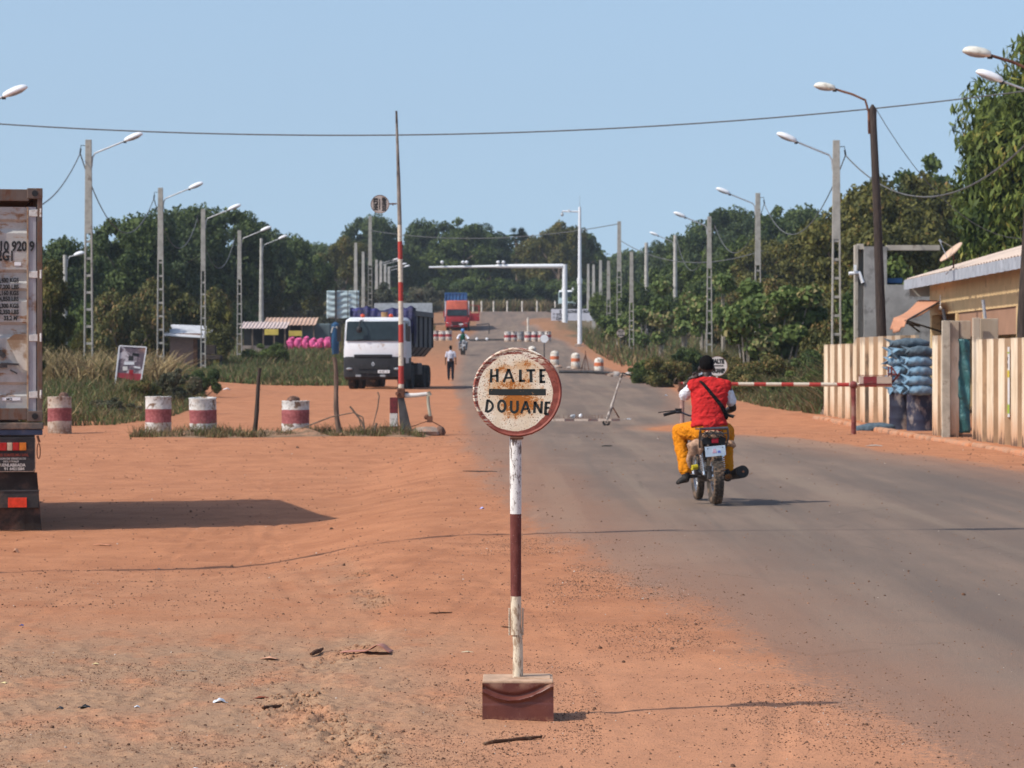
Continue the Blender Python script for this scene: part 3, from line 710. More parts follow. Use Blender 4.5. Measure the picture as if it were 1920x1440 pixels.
# ---- far palms
def palm(px, top, d, label, n=16, R0=2.3):
    t = thing('palm_tree', label, 'tree', group='far fan palms'); x = X(px, d); z0 = Gz(x, d); t.location = (x, d, z0); H = Z(top, d) - z0
    mb = MB(); r = random.Random(int(px))
    mb.tube([(0, 0, -.3), (.1, 0, H * .4), (0, 0, H - R0 * .6)], [.32, .2, .2], 8); mb.build('trunk', M['trunk'], t)
    mb = MB()
    for i in range(n * 2):
        a = r.uniform(0, 6.28); el = r.uniform(-.7, 1.3); dirv = Vector((math.cos(a) * math.cos(el), math.sin(a) * math.cos(el), math.sin(el)))
        c0 = Vector((0, 0, H - R0 * .7)); c1 = c0 + dirv * R0 * .55; side = dirv.cross(Vector((0, 0, 1))).normalized(); nn = side.cross(dirv)
        mb.tube([c0, c1], .03, 4)
        for j in range(-5, 6):
            b = j / 5 * 1.25; q = (dirv * math.cos(b) + side * math.sin(b)).normalized(); e = c1 + q * R0 * .55 - Vector((0, 0, abs(j) * .03 + .12))
            wv = side * .09 if abs(j) < 3 else nn * .09
            mb.add([c1, c1 + q * R0 * .3 + wv, e, c1 + q * R0 * .3 - wv], [(0, 1, 2, 3)])
    mb.build('crown', M['leaf_deep'], t)
palm(968, 432, 455, 'taller dark far palm in the gap right of the central clump'); palm(993, 448, 462, 'shorter far palm right of the taller one', R0=1.9)

# ---- large-leaved shrub and saplings on the right verge
def broadleaf(px, py0, py1, d, wpx, n, label, seed, size=.30, saps=1, kind='broadleaf_bush'):
    x = X(px, d); z0 = Gz(x, d); t = thing(kind, label, 'bush', (x, d, z0), group='broad-leaved plants on the right verge')
    Wm = wpx / FPX * d / 2; zt = Z(py0, d) - z0; zb = max(Z(py1, d) - z0, .2); r = random.Random(seed); bl = []
    for i in range(max(6, int(n / 420))):
        a = r.uniform(-1, 1); zz = zb + (zt - zb) * r.uniform(.12, 1 - .35 * abs(a)); q = r.uniform(.35, .75)
        bl.append((a * (Wm - .4), r.uniform(-.9, .9) * min(Wm, 1.5), zz - q * .4, q, q * .8))
    crown_mesh('foliage', bl, n, size, seed, M['leaf_teak'], t, core=.5, asp=.78, droop=.35, up=.5, shell=.5)
    mb = MB()
    for b in bl[:: max(1, len(bl) // 9)]: mb.tube([(b[0] * .4, b[1] * .4, -.2), (b[0] * .7, b[1] * .7, b[2] * .5), b[:3]], [.06, .045, .02], 5)
    mb.build('stem', M['trunk_pale'], t)
broadleaf(1450, 508, 665, 122, 215, 5200, 'wide dark bush of large round leaves standing over the dry verge grass', 61, .27)
broadleaf(1405, 560, 650, 117, 90, 1500, 'lower left lobe of large round leaves in front of the wide bush', 62, .25)
for i, (px, y0, y1, d, wpx, lab) in enumerate(((1165, 535, 650, 215, 50, 'dense broad-leaved sapling left of the first thin right pole'), (1205, 560, 650, 205, 45, 'broad-leaved sapling between the two thin right poles'),
        (1240, 520, 645, 190, 40, 'tall narrow broad-leaved sapling left of the pale round pole'), (1283, 520, 640, 200, 42, 'tall broad-leaved sapling right of the pale round pole'), (1318, 540, 640, 180, 40, 'broad-leaved sapling left of the ladder post above the rider'),
        (1140, 575, 640, 240, 36, 'small broad-leaved sapling beside the long white notice board'), (1355, 515, 600, 170, 44, 'broad-leaved sapling right of the ladder post above the rider'))):
    broadleaf(px, y0, y1, d, wpx, 1300, lab, 70 + i, .30, kind='broadleaf_sapling')

# ---- grasses: uncountable, one object per stretch
def blade_mat(name, c):
    g = G(name, 'world'); n = g.noise(1.4, 3); g.done(g.mix(g.ss(n, .3, .7), tuple(v * .65 for v in c), tuple(v * 1.3 for v in c)), .7, spec=.2)
    tr = g.n('ShaderNodeBsdfTranslucent'); tr.inputs[0].default_value = (*c, 1); mx = g.n('ShaderNodeMixShader'); mx.inputs[0].default_value = .25
    g.l(g.b.outputs[0], mx.inputs[1]); g.l(tr.outputs[0], mx.inputs[2]); g.l(mx.outputs[0], g.out.inputs[0]); return g.mat
GB = [blade_mat('grass_green', (0.085, 0.125, 0.04)), blade_mat('grass_olive', (0.13, 0.125, 0.05)), blade_mat('grass_brown', (0.17, 0.115, 0.06)), blade_mat('grass_straw', (0.40, 0.30, 0.15))]
def grass(name, n, sampler, hfn, mixw, wd, seed, label, lean=.35):
    r = np.random.RandomState(seed); x, y = sampler(r, n); ok = (road_sd(x, y) < -.25) | (y > 380); x = x[ok]; y = y[ok]; n = len(x)
    z = gz(x, y) + micro(x, y)[0] - .03; h = hfn(x, y, r) * r.uniform(.45, 1.1, n)
    a = r.uniform(0, 6.28, n); dx = np.cos(a); dy = np.sin(a); lx = r.normal(size=n) * lean * h; ly = r.normal(size=n) * lean * h
    w_ = wd * r.uniform(.6, 1.4, n)
    P = []
    for t, ww in ((0, 1), (.55, .75), (1, .08)):
        cx = x + lx * t * t; cy = y + ly * t * t; cz = z + h * t * (1 - .12 * t)
        P += [np.stack([cx - dx * w_ * ww / 2, cy - dy * w_ * ww / 2, cz], 1), np.stack([cx + dx * w_ * ww / 2, cy + dy * w_ * ww / 2, cz], 1)]
    V = np.stack(P, 1).reshape(-1, 3); b = np.arange(n)[:, None] * 6
    F = np.concatenate([b + np.array([[0, 1, 3, 2]]), b + np.array([[2, 3, 5, 4]])], 1).reshape(-1, 4)
    mi = np.repeat(r.choice(4, n, p=mixw), 2)
    o = np_mesh(name, V, F, GB, midx=mi); return tag(o, label, 'grass', kind='stuff')
def clump_filter(x, y, s, th, seed): return fbm(x * s, y * s, seed, 3) > th
def samp(y0, y1, x0fn, x1fn, s=None, th=-.1, seed=1):
    def f(r, n):
        y = y0 + (y1 - y0) * r.rand(n); u = r.rand(n); x = x0fn(y) + (x1fn(y) - x0fn(y)) * u
        if s: k = clump_filter(x, y, s, th, seed); x, y = x[k], y[k]
        return x, y
    return f
P_ = lambda a, b: (lambda y: np.interp(y, a, b))
grass('tall_grass', 30000, samp(106, 150, P_([106, 150], [-22, -30]), P_([106, 112, 125, 150], [-12.2, -12.6, -14.2, -17.0]), .5, -.35, 4),
      lambda x, y, r: (.25 + .70 * sst(-x - .10 * (y - 106), 11.8, 14.5)) * (1 + .5 * fbm(x * .3, y * .2, 8)), [.36, .30, .22, .12], .055, 1, 'tall green and dry grass on the left bank around the nearest lamp posts')
grass('verge_grass', 26000, samp(74, 112, P_([74, 112], [-13.5, -20]), P_([74, 80, 95, 112], [-9.9, -9.2, -9.8, -11.6]), .6, -.22, 9),
      lambda x, y, r: (.10 + .30 * r.rand(len(x)) + .35 * sst(-x, 10.2, 12.5)) * (1 + .9 * fbm(x * .5, y * .35, 18)), [.34, .32, .26, .08], .032, 2, 'short weedy grass in front of the left bank')
grass('field_grass', 26000, samp(131, 190, P_([131, 190], [-15.5, -24]), P_([131, 140, 165, 190], [-6.9, -7.6, -8.8, -9.6]), .3, -.4, 6),
      lambda x, y, r: .25 + .75 * (fbm(x * .3, y * .12, 3) + .5), [.42, .34, .18, .06], .06, 3, 'green grass field between the left dirt track and the market stalls')
grass('dry_verge_grass', 52000, samp(84, 175, P_([84, 175], [12.6, 15]), P_([84, 92, 100, 125, 150, 175], [8.6, 7.7, 7.5, 7.6, 7.4, 7.0]), .45, -.30, 8),
      lambda x, y, r: (.25 + 1.0 * sst(x + .8 * fbm(x * .3, y * .1, 41), 7.6, 9.6)) * (1.0 + .9 * fbm(x * .5, y * .16, 2)), [.24, .36, .34, .06], .045, 4, 'high dry brown grass along the right verge behind the lowered barrier', .5)
grass('far_verge_grass', 9000, samp(176, 300, P_([176, 300], [14, 16]), P_([176, 200, 245, 300], [6.3, 5.6, 5.6, 6.5]), .3, -.3, 12),
      lambda x, y, r: .3 + .7 * r.rand(len(x)), [.30, .35, .30, .05], .09, 5, 'rough grass along the right verge beyond the painted drums')
grass('far_left_scrub_grass', 12000, samp(190, 340, P_([190, 340], [-24, -30]), P_([190, 240, 300, 340], [-7.2, -7.6, -8.0, -8.6]), .2, -.3, 22),
      lambda x, y, r: .4 + .9 * r.rand(len(x)), [.18, .32, .42, .08], .10, 8, 'brown scrub grass left of the far road behind the tipper lorry')
grass('far_bank_grass', 12000, samp(386, 396, P_([386, 396], [-26, -26]), P_([386, 396], [5, 5]), .2, -.35, 23),
      lambda x, y, r: .7 + 1.3 * r.rand(len(x)), [.10, .25, .55, .10], .16, 9, 'dry brown grass behind the white marker posts on the far bend')
grass('median_weeds', 13000, samp(64.6, 66.8, P_([64, 67], [-8.3, -8.3]), P_([64, 67], [-1.9, -1.9]), 1.3, -.2, 3),
      lambda x, y, r: (.07 + .26 * r.rand(len(x)) ** 2) * (1 + fbm(x * 1.2, y, 13)), [.14, .28, .48, .10], .02, 6, 'sparse weeds on the dirt ridge between the painted drums and the raised barrier')
def dry_maize():
    r = np.random.RandomState(3)
    grass('dry_maize', 5200, samp(103, 112, P_([103, 112], [-18, -19]), P_([103, 112], [-11.9, -12.4]), .7, -.2, 5), lambda x, y, r: 1.2 + .5 * r.rand(len(x)), [.03, .12, .25, .60], .07, 7, 'yellow dried maize stalks behind the left bank', .5)
dry_maize()
# ------------------------------------------------------------------ lamp posts, poles, cables
def lamp_post(px, top, d, side, label, style='ladder', group='concrete lamp posts along both sides of the road', base_extra=0.0, armlen=1.2, armrise=.5, headlen=.72, wbase=.36, wtop=.22, lad0=.38, bracket=True, arm=True, x=None, kind='lamp_post', armdrop=.55):
    """tapered concrete post; side=+1 lamp to the right. ladder style has rectangular openings through its lower part"""
    x = X(px, d) if x is None else x; z0 = Gz(x, d) - base_extra; H = Z(top, d) - z0
    t = thing(kind, label, 'lamp post' if arm else 'utility pole', (x, d, z0), group=group)
    mb = MB(); wd = lambda z: wbase + (wtop - wbase) * z / H
    dep = lambda z: .6 * wd(z)
    if style == 'ladder':
        zl = H * (1 - lad0) if lad0 else H
        # two chords
        for sx in (-1, 1):
            mb.add([(sx * wd(z) / 2 - sx * (0 if k in (0, 3) else .055), (-1 if k < 2 else 1) * dep(z) / 2, z) for z in (-.3, zl) for k in range(4)],
                   [(0, 1, 2, 3), (7, 6, 5, 4), (0, 4, 5, 1), (1, 5, 6, 2), (2, 6, 7, 3), (3, 7, 4, 0)])
        z = .35; step = .62
        while z < zl:
            mb.box((0, 0, z), (wd(z) - .10, dep(z) * .7, .09)); z += step
        mb.add([(sx * wd(z) / 2, sy * dep(z) / 2, z) for z in (zl - .002, H) for sx, sy in ((-1, -1), (1, -1), (1, 1), (-1, 1))],
               [(3, 2, 1, 0), (4, 5, 6, 7), (0, 1, 5, 4), (1, 2, 6, 5), (2, 3, 7, 6), (3, 0, 4, 7)])
        mb.build('post', M['concrete'], t, bevel=.008)
    elif style == 'solid':
        mb.add([(sx * wd(z) / 2, sy * dep(z) / 2, z) for z in (-.3, H) for sx, sy in ((-1, -1), (1, -1), (1, 1), (-1, 1))],
               [(3, 2, 1, 0), (4, 5, 6, 7), (0, 1, 5, 4), (1, 2, 6, 5), (2, 3, 7, 6), (3, 0, 4, 7)])
        mb.build('post', M['concrete_far'], t, bevel=.015)
    elif style == 'round':
        mb.tube([(0, 0, -.3), (0, 0, H)], [wbase / 2, wtop / 2], 12); mb.build('post', M['concrete_far'], t, smooth=40)
    if arm:
        za = H - armdrop; hx = wd(za) / 2
        mb = MB(); mb.tube([(side * hx, 0, za - .45), (side * (hx + .03), 0, za - .1), (side * (hx + .12), 0, za + .06), (side * (hx + armlen), 0, za + armrise)], .03, 8)
        mb.build('arm', M['galv'], t, smooth=60)
        a = math.atan2(armrise - .06, armlen - .12); lamp_head(t, side, (side * (hx + armlen), 0, za + armrise), a, headlen)
    if bracket:
        mb = MB(); bs = -side; zb = H - .22; hx = wd(zb) / 2
        mb.tube([(bs * hx, 0, zb), (bs * (hx + .16), 0, zb + .02), (bs * (hx + .18), 0, zb - .14)], .015, 6)
        mb.tube([(bs * (hx + .17), 0, zb - .10), (bs * (hx + .20), 0, zb - .30)], .03, 6)
        mb.build('cable_bracket', M['black'], t)
    t['_att'] = [x - side * (wd(H - .4) / 2 + .19), d, z0 + H - .50]
    return t
def lamp_head(t, side, p, a, L, mat=None, flat=False):
    mb = MB(); n = 10; prof = [(0, .05), (.06, .10), (.25, .135), (.55, .15), (.8, .13), (.95, .08), (1, .02)]
    pts = []; k = 14; vs = []; fs = []
    for u, hw in prof:
        for j in range(k):
            b = 2 * math.pi * j / k; yy = hw * math.cos(b); zz = math.sin(b); zz = zz * hw * (.95 if zz > 0 else .45)
            q = u * L; vs.append((p[0] + side * (q * math.cos(a) - zz * math.sin(a)), p[1] + yy, p[2] + q * math.sin(a) + zz * math.cos(a)))
    m = len(prof)
    for i in range(m - 1):
        for j in range(k): fs.append((i * k + j, i * k + (j + 1) % k, (i + 1) * k + (j + 1) % k, (i + 1) * k + j))
    fs.append(tuple(range(k))); fs.append(tuple((m - 1) * k + j for j in range(k - 1, -1, -1)))
    mb.add(vs, fs); h = mb.build('lamp_head', mat or M['lamp_white'], t, smooth=50)
    mb = MB(); vs = []
    for u, hw in ((.22, .09), (.45, .115), (.7, .11), (.9, .06)):
        for j in range(6):
            b = math.pi + math.pi * j / 5; yy = hw * math.cos(b); zz = math.sin(b) * hw * .5 - hw * .28
            q = u * L; vs.append((p[0] + side * (q * math.cos(a) - zz * math.sin(a)), p[1] + yy, p[2] + q * math.sin(a) + zz * math.cos(a)))
    mb.add(vs, [(i * 6 + j, i * 6 + j + 1, (i + 1) * 6 + j + 1, (i + 1) * 6 + j) for i in range(3) for j in range(5)])
    mb.build('lens', M['lamp_glass'], h, smooth=60)
    mb = MB(); mb.box((p[0] + side * .02, p[1], p[2] - .03), (.10, .07, .08)); mb.build('clamp', M['black'], h)
LP = {}
LP['L0'] = lamp_post(-85, 178, 81, 1, 'lamp post outside the left edge whose white lamp head reaches into the photo', wbase=.34)
LP['L1'] = lamp_post(166, 262, 109, 1, 'nearest full-height ladder-type lamp post of the left row')
LP['L2'] = lamp_post(301, 352, 138, 1, 'second ladder-type lamp post of the left row, right of the torn poster board')
LP['L3'] = lamp_post(381, 392, 156, 1, 'third ladder-type lamp post of the left row, beside the mud hut', wbase=.28)
LP['L4'] = lamp_post(449, 432, 185, 1, 'fourth lamp post of the left row, dark at its foot', wbase=.34)
LP['L5'] = lamp_post(490, 447, 228, 1, 'fifth lamp post of the left row, a round pale one in the grass field', style='round', wbase=.42, wtop=.22, bracket=False)
LP['R0'] = lamp_post(1978, 145, 75, -1, 'lamp post outside the right edge, its white lamp head reaching before the mango tree', armrise=.45)
LP['R1'] = lamp_post(1568, 263, 99, -1, 'nearest ladder-type lamp post of the right row, at the end of the cream wall')
LP['R2'] = lamp_post(1421, 362, 141, -1, 'second ladder-type lamp post of the right row, standing in the large-leaved bush')
LP['R3'] = lamp_post(1330, 406, 165, -1, 'third ladder-type lamp post of the right row, directly above the rider', lad0=.33)
LP['R4'] = lamp_post(1266, 441, 235, -1, 'fourth lamp post of the right row, smooth and pale', style='round', wbase=.42, wtop=.26, bracket=False)
GP = 'bare concrete poles along the road'
def pole(px, top, d, label, style='solid', **k):
    k.setdefault('wbase', .40); k.setdefault('wtop', .26)
    return lamp_post(px, top, d, 1, label, style=style, arm=False, bracket=False, group=GP, kind='utility_pole', **k)
pole(1212, 455, 260, 'smooth pale pole left of the farthest armed lamp post on the right', 'round', wbase=.44, wtop=.30)
pole(1184, 472, 200, 'short ladder-type pole at the near end of the dry verge on the right', 'ladder', wbase=.34, wtop=.22, lad0=.5)
HV = pole(1161, 415, 250, 'tall utility pole with cable fittings right of the white camera mast', 'ladder', wbase=.46, wtop=.30, lad0=.42)
pole(1141, 489, 270, 'rightmost of the row of short far poles right of the camera mast', 'ladder', wbase=.40, lad0=.5)
pole(1126, 488, 300, 'second from the right of the short far poles right of the camera mast')
pole(1113, 496, 330, 'third from the right of the short far poles right of the camera mast')
pole(1103, 495, 350, 'leftmost of the short far poles right of the camera mast')
pole(667, 455, 280, 'leftmost thin pole rising behind the tipper lorry')
pole(681, 472, 310, 'second thin pole from the left behind the tipper lorry')
HL = pole(694, 405, 300, 'tallest ladder-type pole rising behind the tipper lorry', 'ladder', wbase=.46, wtop=.32, lad0=.42)
FL = [lamp_post(px, top, d, 1, lab, style='solid', group='far lamp posts behind the tipper lorry', wbase=.42, wtop=.30, bracket=False, armlen=1.9, headlen=.8) for px, top, d, lab in
      ((706, 487, 370, 'first far armed lamp post right of the tallest pole behind the tipper lorry'), (714, 489, 380, 'second far armed lamp post right of the tallest pole behind the tipper lorry'),
       (722, 496, 390, 'third far armed lamp post right of the tallest pole behind the tipper lorry'), (729, 500, 400, 'far armed lamp post nearest the raised striped barrier'))]
lamp_post(122, 478, 150, 1, 'single thin lamp behind the bushes near the container edge', style='round', wbase=.28, wtop=.2, bracket=False, armlen=.35, headlen=.55, armrise=.12, armdrop=.15)
lamp_post(1, -1004, 25.2, 1, 'lamp post outside the left edge throwing a long thin shadow over the road', x=-6.3, wbase=.30, wtop=.16, armlen=2.3, armrise=.8)

def tarred_pole(pb, yb, pt, yt, d, label, H=None):
    xb = X(pb, d); z0 = Gz(xb, d); xt = X(pt, d); zt = Z(yt, d); H = zt - z0; lean = xt - xb
    t = thing('wooden_lamp_post', label, 'lamp post', (xb, d, z0), group='tarred wooden lamp posts on the right')
    mb = MB(); mb.tube([(0, 0, -.3), (lean * (.33 if lean < 0 else .12), 0, H * .33), (lean * (.68 if lean < 0 else .42) + .02, 0, H * .66), (lean, 0, H - .12), (lean, 0, H)], [.15, .135, .115, .095, .03], 12)
    mb.build('post', M['wood_dark'], t, smooth=50)
    mb = MB(); mb.tube([(lean - .10, -.02, H - .75), (lean - .11, -.02, H - .2), (lean - .2, 0, H + .12), (lean - .55, 0, H + .28), (lean - 1.02, 0, H + .42)], .032, 8)
    mb.build('arm', M['rust'], t, smooth=60)
    mb = MB()
    for zz in (H - .7, H - .45, H - .25): mb.tube([(lean - .12, 0, zz), (lean + .11, 0, zz)], [(.035, .11), (.035, .11)], 8)
    mb.build('pole_band', M['rust'], t)
    lamp_head(t, -1, (lean - 1.02, 0, H + .42), .16, .60, M['lamp_old'])
    return t
tarred_pole(1659, 752, 1636, 196, 82, 'dark wooden lamp post rising from behind the cream wall and crossing the sky')
tarred_pole(1915, 800, 1950, 142, 62, 'dark wooden lamp post at the right edge carrying the topmost cream lamp head')

def cable(name, a, b, sag, label, r=.018, n=24, group='cables strung between the posts', extra=0):
    a = Vector(a); b = Vector(b); mb = MB(); pts = []
    for i in range(n + 1):
        u = i / n; p = a.lerp(b, u); p.z -= sag * 4 * u * (1 - u); pts.append(p)
    mb.tube(pts, r, 6); o = mb.build(name, M['cable'], None, smooth=60); return tag(o, label, 'cable', group)
at = lambda k: list(LP[k]['_att'])
cable('overhead_cable', at('L0'), at('L1'), 2.3, 'sagging cable from the left edge to the nearest left lamp post', .022)
cable('overhead_cable', at('L1'), at('L2'), 2.2, 'sagging cable between the first and second left lamp posts', .022)
cable('overhead_cable', at('L2'), at('L3'), 1.9, 'sagging cable between the second and third left lamp posts', .022)
cable('overhead_cable', at('L3'), at('L4'), 2.2, 'sagging cable between the third and fourth left lamp posts', .022)
cable('overhead_cable', at('R0'), at('R1'), 1.9, 'cable sagging in front of the mango tree to the nearest right lamp post', .022)
cable('overhead_cable', at('R1'), at('R2'), 2.0, 'sagging cable between the first and second right lamp posts', .02)
cable('overhead_cable', at('R2'), at('R3'), 1.9, 'sagging cable between the second and third right lamp posts', .02)
cable('overhead_cable', at('R3'), W(1270, 452, 235), 2.4, 'sagging cable between the third and fourth right lamp posts', .022)
cable('overhead_cable', W(-420, 196, 84), W(2140, 140, 84), 1.25, 'long twisted cable crossing the whole sky above the road', .021, 40)
cable('overhead_cable', W(1640, 200, 82), W(2160, 250, 90), 3.4, 'thin slack wire falling from the top of the dark wooden lamp post', .010)
cable('overhead_cable', W(1158, 420, 250), W(694, 432, 300), 1.0, 'far cable crossing behind the camera mast', .035)
cable('overhead_cable', W(1165, 452, 250), W(1430, 470, 180), 1.2, 'far cable running right from the tall utility pole', .03)
for o in list(bpy.data.objects):
    if '_att' in o: del o['_att']
# cross arm fittings on the tall far pole
# ---- gantry, camera mast
def gantry():
    d = 320; x = X(1059, d); z0 = Gz(x, d); t = thing('height_gantry', 'white steel gantry with a long beam reaching left over the far road', 'gantry', (x, d, z0))
    zb = Z(499, d) - z0; foot = Z(610, d) - z0
    mb = MB(); mb.add([(sx * w_, sy * w_, z) for z, w_ in ((-.5, .85), (foot * .5, .62), (foot, .58)) for sx, sy in ((-1, -1), (1, -1), (1, 1), (-1, 1))],
        [(i * 4 + j, i * 4 + (j + 1) % 4, i * 4 + 4 + (j + 1) % 4, i * 4 + 4 + j) for i in (0, 1) for j in range(4)] + [(8, 9, 10, 11)]); mb.build('footing', M['stone'], t)
    mb = MB(); mb.tube([(0, 0, foot), (0, 0, zb + .2)], [.30, .25], 14); mb.build('column', M['gwhite'], t, smooth=50)
    L = (1052 - 797) / FPX * d
    mb = MB(); mb.tube([(-.2, 0, zb), (-L * .5, 0, zb), (-L * .505, 0, zb - .02), (-L, 0, zb - .12)], [.24, .19, .14, .10], 12); mb.build('beam', M['gwhite'], t, smooth=50)
    for i, px in enumerate((829, 868, 875, 934, 944)):
        xx = X(px, d) - x; mb = MB(); mb.tube([(xx, 0, zb + .15), (xx, 0, zb + .4)], .04, 6); mb.ball((xx, -.1, zb + .42), (.2, .3, .17), 8, 6); mb.build('sensor', M['gwhite'], t, smooth=60)
M['gwhite'] = simple('white_enamel', (0.74, 0.76, 0.78), .06, 3, .45)
gantry()
def cam_mast():
    d = 222; x = X(1087, d); z0 = Gz(x, d); t = thing('camera_mast', 'tall white camera mast with a side arm and lightning rod', 'mast', (x, d, z0)); H = Z(388, d) - z0
    mb = MB(); mb.tube([(0, 0, -.2), (0, 0, H * .45)], [.17, .15], 12); mb.tube([(0, 0, H * .45), (0, 0, H * .49)], .19, 12); mb.tube([(0, 0, H * .49), (0, 0, H)], [.14, .10], 12); mb.build('pole', M['gwhite'], t, smooth=40)
    mb = MB(); mb.tube([(0, 0, H), (0, 0, H + .85)], [.02, .01], 5); mb.build('lightning_rod', M['galv'], t)
    za = H - .35; L = (1087 - 1054) / FPX * d; mb = MB(); mb.tube([(0, 0, za), (-L, 0, za + .03)], .06, 8); mb.box((-L * .62, -.06, za + .05), (.14, .2, .2)); mb.build('arm', M['gwhite'], t)
    mb = MB(); mb.tube([(-L, 0, za), (-L, 0, za - .12)], .04, 8); mb.ball((-L, 0, za - .22), .12, 10, 8); mb.build('camera', M['galv'], t, smooth=60)
    mb = MB(); mb.box((0, 0, .05), (.7, .7, .3)); mb.build('footing', M['stone'], t, bevel=.02)
cam_mast()
# ------------------------------------------------------------------ the stop sign in the foreground
def main_sign():
    d = 13.62; x0 = X(971, d); m_, _, _ = micro(np.array([x0]), np.array([d])); z0 = Gz(x0, d) + float(m_[0])
    t = thing('stop_sign', 'round rusty hand-painted sign reading HALTE DOUANE on a striped post set in a metal-clad block', 'sign', (x0, d, z0))
    # face material: cream paint, worn maroon rim, rust stains
    g = G('sign_face'); s = g.sep(); g.co = g.raw
    px_, pz_ = s[0], s[2]
    nz = g.noise(14, 6, .7); nf = g.noise(70, 4, .7); nm = g.noise(28, 5, .7); scr = g.noise(60, 4, .7, stretch=(.25, 1, 1.6)); sp = g.noise(160, 2, .6)
    base = g.mix(g.ss(nz, .35, .65), (0.70, 0.58, 0.42), (0.84, 0.77, 0.64))
    def blob(cx, cz, sx, sz, k):
        a = g.ma('POWER', g.ma('MULTIPLY', g.ma('SUBTRACT', px_, cx), 1 / sx), 2.0); b = g.ma('POWER', g.ma('MULTIPLY', g.ma('SUBTRACT', pz_, cz), 1 / sz), 2.0)
        return g.ma('MULTIPLY', g.ma('EXPONENT', g.ma('MULTIPLY', g.ma('ADD', a, b), -1.0)), k)
    q = blob(-.005, -.035, .060, .050, .80)
    for a in ((.038, .125, .04, .022, .45), (-.065, .105, .035, .018, .42), (.045, .06, .02, .03, .30), (-.04, .04, .06, .02, .25), (-.02, -.08, .06, .04, .34), (.05, -.055, .05, .03, .28), (-.12, .04, .03, .06, .2), (.09, -.04, .05, .05, .16), (.0, .02, .17, .17, .20)):
        q = g.ma('ADD', q, blob(*a))
    light = g.ss(g.ma('ADD', q, g.ma('MULTIPLY', g.ma('SUBTRACT', nm, .5), 1.3)), .10, .44)
    strong = g.ss(g.ma('ADD', q, g.ma('MULTIPLY', g.ma('SUBTRACT', nf, .5), 2.4)), .38, .58)
    speck = g.ma('MULTIPLY', g.ss(sp, .60, .66), g.ss(nz, .34, .52))
    col = g.mix(g.ma('MULTIPLY', light, .75), base, (0.62, 0.36, 0.16))
    col = g.mix(strong, col, (0.42, 0.14, 0.022)); col = g.mix(speck, col, (0.16, 0.075, 0.03))
    dx = g.ma('SUBTRACT', px_, -.010); dz = g.ma('SUBTRACT', pz_, -.004)
    rr = g.ma('SQRT', g.ma('ADD', g.ma('MULTIPLY', dx, dx), g.ma('MULTIPLY', dz, dz)))
    rr = g.ma('ADD', rr, g.ma('MULTIPLY', g.ma('SUBTRACT', nz, .5), .020))
    rim = g.ss(rr, .170, .1735)
    top = g.ma('MULTIPLY', g.ss(pz_, .09, .17), g.ss(scr, .47, .53))
    lft = g.ma('MULTIPLY', g.ss(g.ma('MULTIPLY', px_, -1.0), .10, .19), g.ss(scr, .50, .56))
    rim = g.ma('MULTIPLY', rim, g.ma('SUBTRACT', 1.0, g.ma('MAXIMUM', top, lft)))
    maroon = g.mix(g.ss(nm, .35, .65), (0.19, 0.045, 0.032), (0.30, 0.085, 0.060)); maroon = g.mix(g.ss(nf, .62, .68), maroon, (0.06, 0.03, 0.022))
    col = g.mix(rim, col, maroon)
    M['sign_face'] = g.done(col, .62, nf, .0015, .5, spec=.3)
    Rr = .2035; zc = 735; hub = Vector((X(969.5, d) - x0, 0, Z(735, d) - z0))
    mb = MB(); n = 72; rnd = random.Random(5)
    prof = [(0, -.0075), (Rr * .93, -.0075), (Rr * .965, -.013), (Rr * .99, -.010), (Rr, 0), (Rr * .99, .012), (Rr * .96, .012), (Rr * .94, .004), (0, .004)]
    vs = []; wob = [1 + .004 * math.sin(3 * a * .087 + 1) + rnd.uniform(-.0022, .0022) for a in range(n)]
    for r_, y_ in prof:
        for j in range(n):
            a = 2 * math.pi * j / n; k = wob[j]; vs.append((r_ * k * math.cos(a), y_, r_ * k * math.sin(a)))
    fs = [(i * n + j, (i + 1) * n + j, (i + 1) * n + (j + 1) % n, i * n + (j + 1) % n) for i in range(len(prof) - 1) for j in range(n)]
    mb.add(vs, fs); disc = mb.build('sign_plate', M['sign_face'], t, smooth=35, loc=(hub.x, -.028, hub.z))
    # painted letters: each a set of brush strokes
    mb = MB(); s_ = 1 / 410.0
    def P(x, y): return ((x - 969.5) * s_, (735 - y) * s_)
    def stroke(pts, w_, w2=None):
        pts = [Vector(P(*p)) for p in pts]; w2 = w2 or w_; k = len(pts); L_ = []; R_ = []
        for i, p in enumerate(pts):
            tt = (pts[min(i + 1, k - 1)] - pts[max(i - 1, 0)]).normalized(); nn = Vector((-tt.y, tt.x)); ww = (w_ + (w2 - w_) * i / (k - 1)) * s_ / 2
            L_.append(p + nn * ww); R_.append(p - nn * ww)
        y0, y1 = -.0083, -.0072
        vs = [(q.x, y, q.y) for y in (y0, y1) for q in (L_ + R_)]; m = 2 * k; fs = []
        for i in range(k - 1):
            fs.append((i, i + 1, k + i + 1, k + i)); fs.append((m + i, m + k + i, m + k + i + 1, m + i + 1)); fs.append((i, m + i, m + i + 1, i + 1)); fs.append((k + i, k + i + 1, m + k + i + 1, m + k + i))
        fs.append((0, k, m + k, m)); fs.append((k - 1, m + k - 1, m + 2 * k - 1, 2 * k - 1)); mb.add(vs, fs)
    def arc(cx, cy, rx, ry, a0, a1, w_, n=14): stroke([(cx + rx * math.cos(R(a0 + (a1 - a0) * i / n)), cy + ry * math.sin(R(a0 + (a1 - a0) * i / n))) for i in range(n + 1)], w_)
    # HALTE
    stroke([(921.5, 692), (920.5, 717)], 4.2, 5); stroke([(932.5, 692), (932.5, 716)], 5, 4.5); stroke([(921, 705.5), (933, 704)], 4)
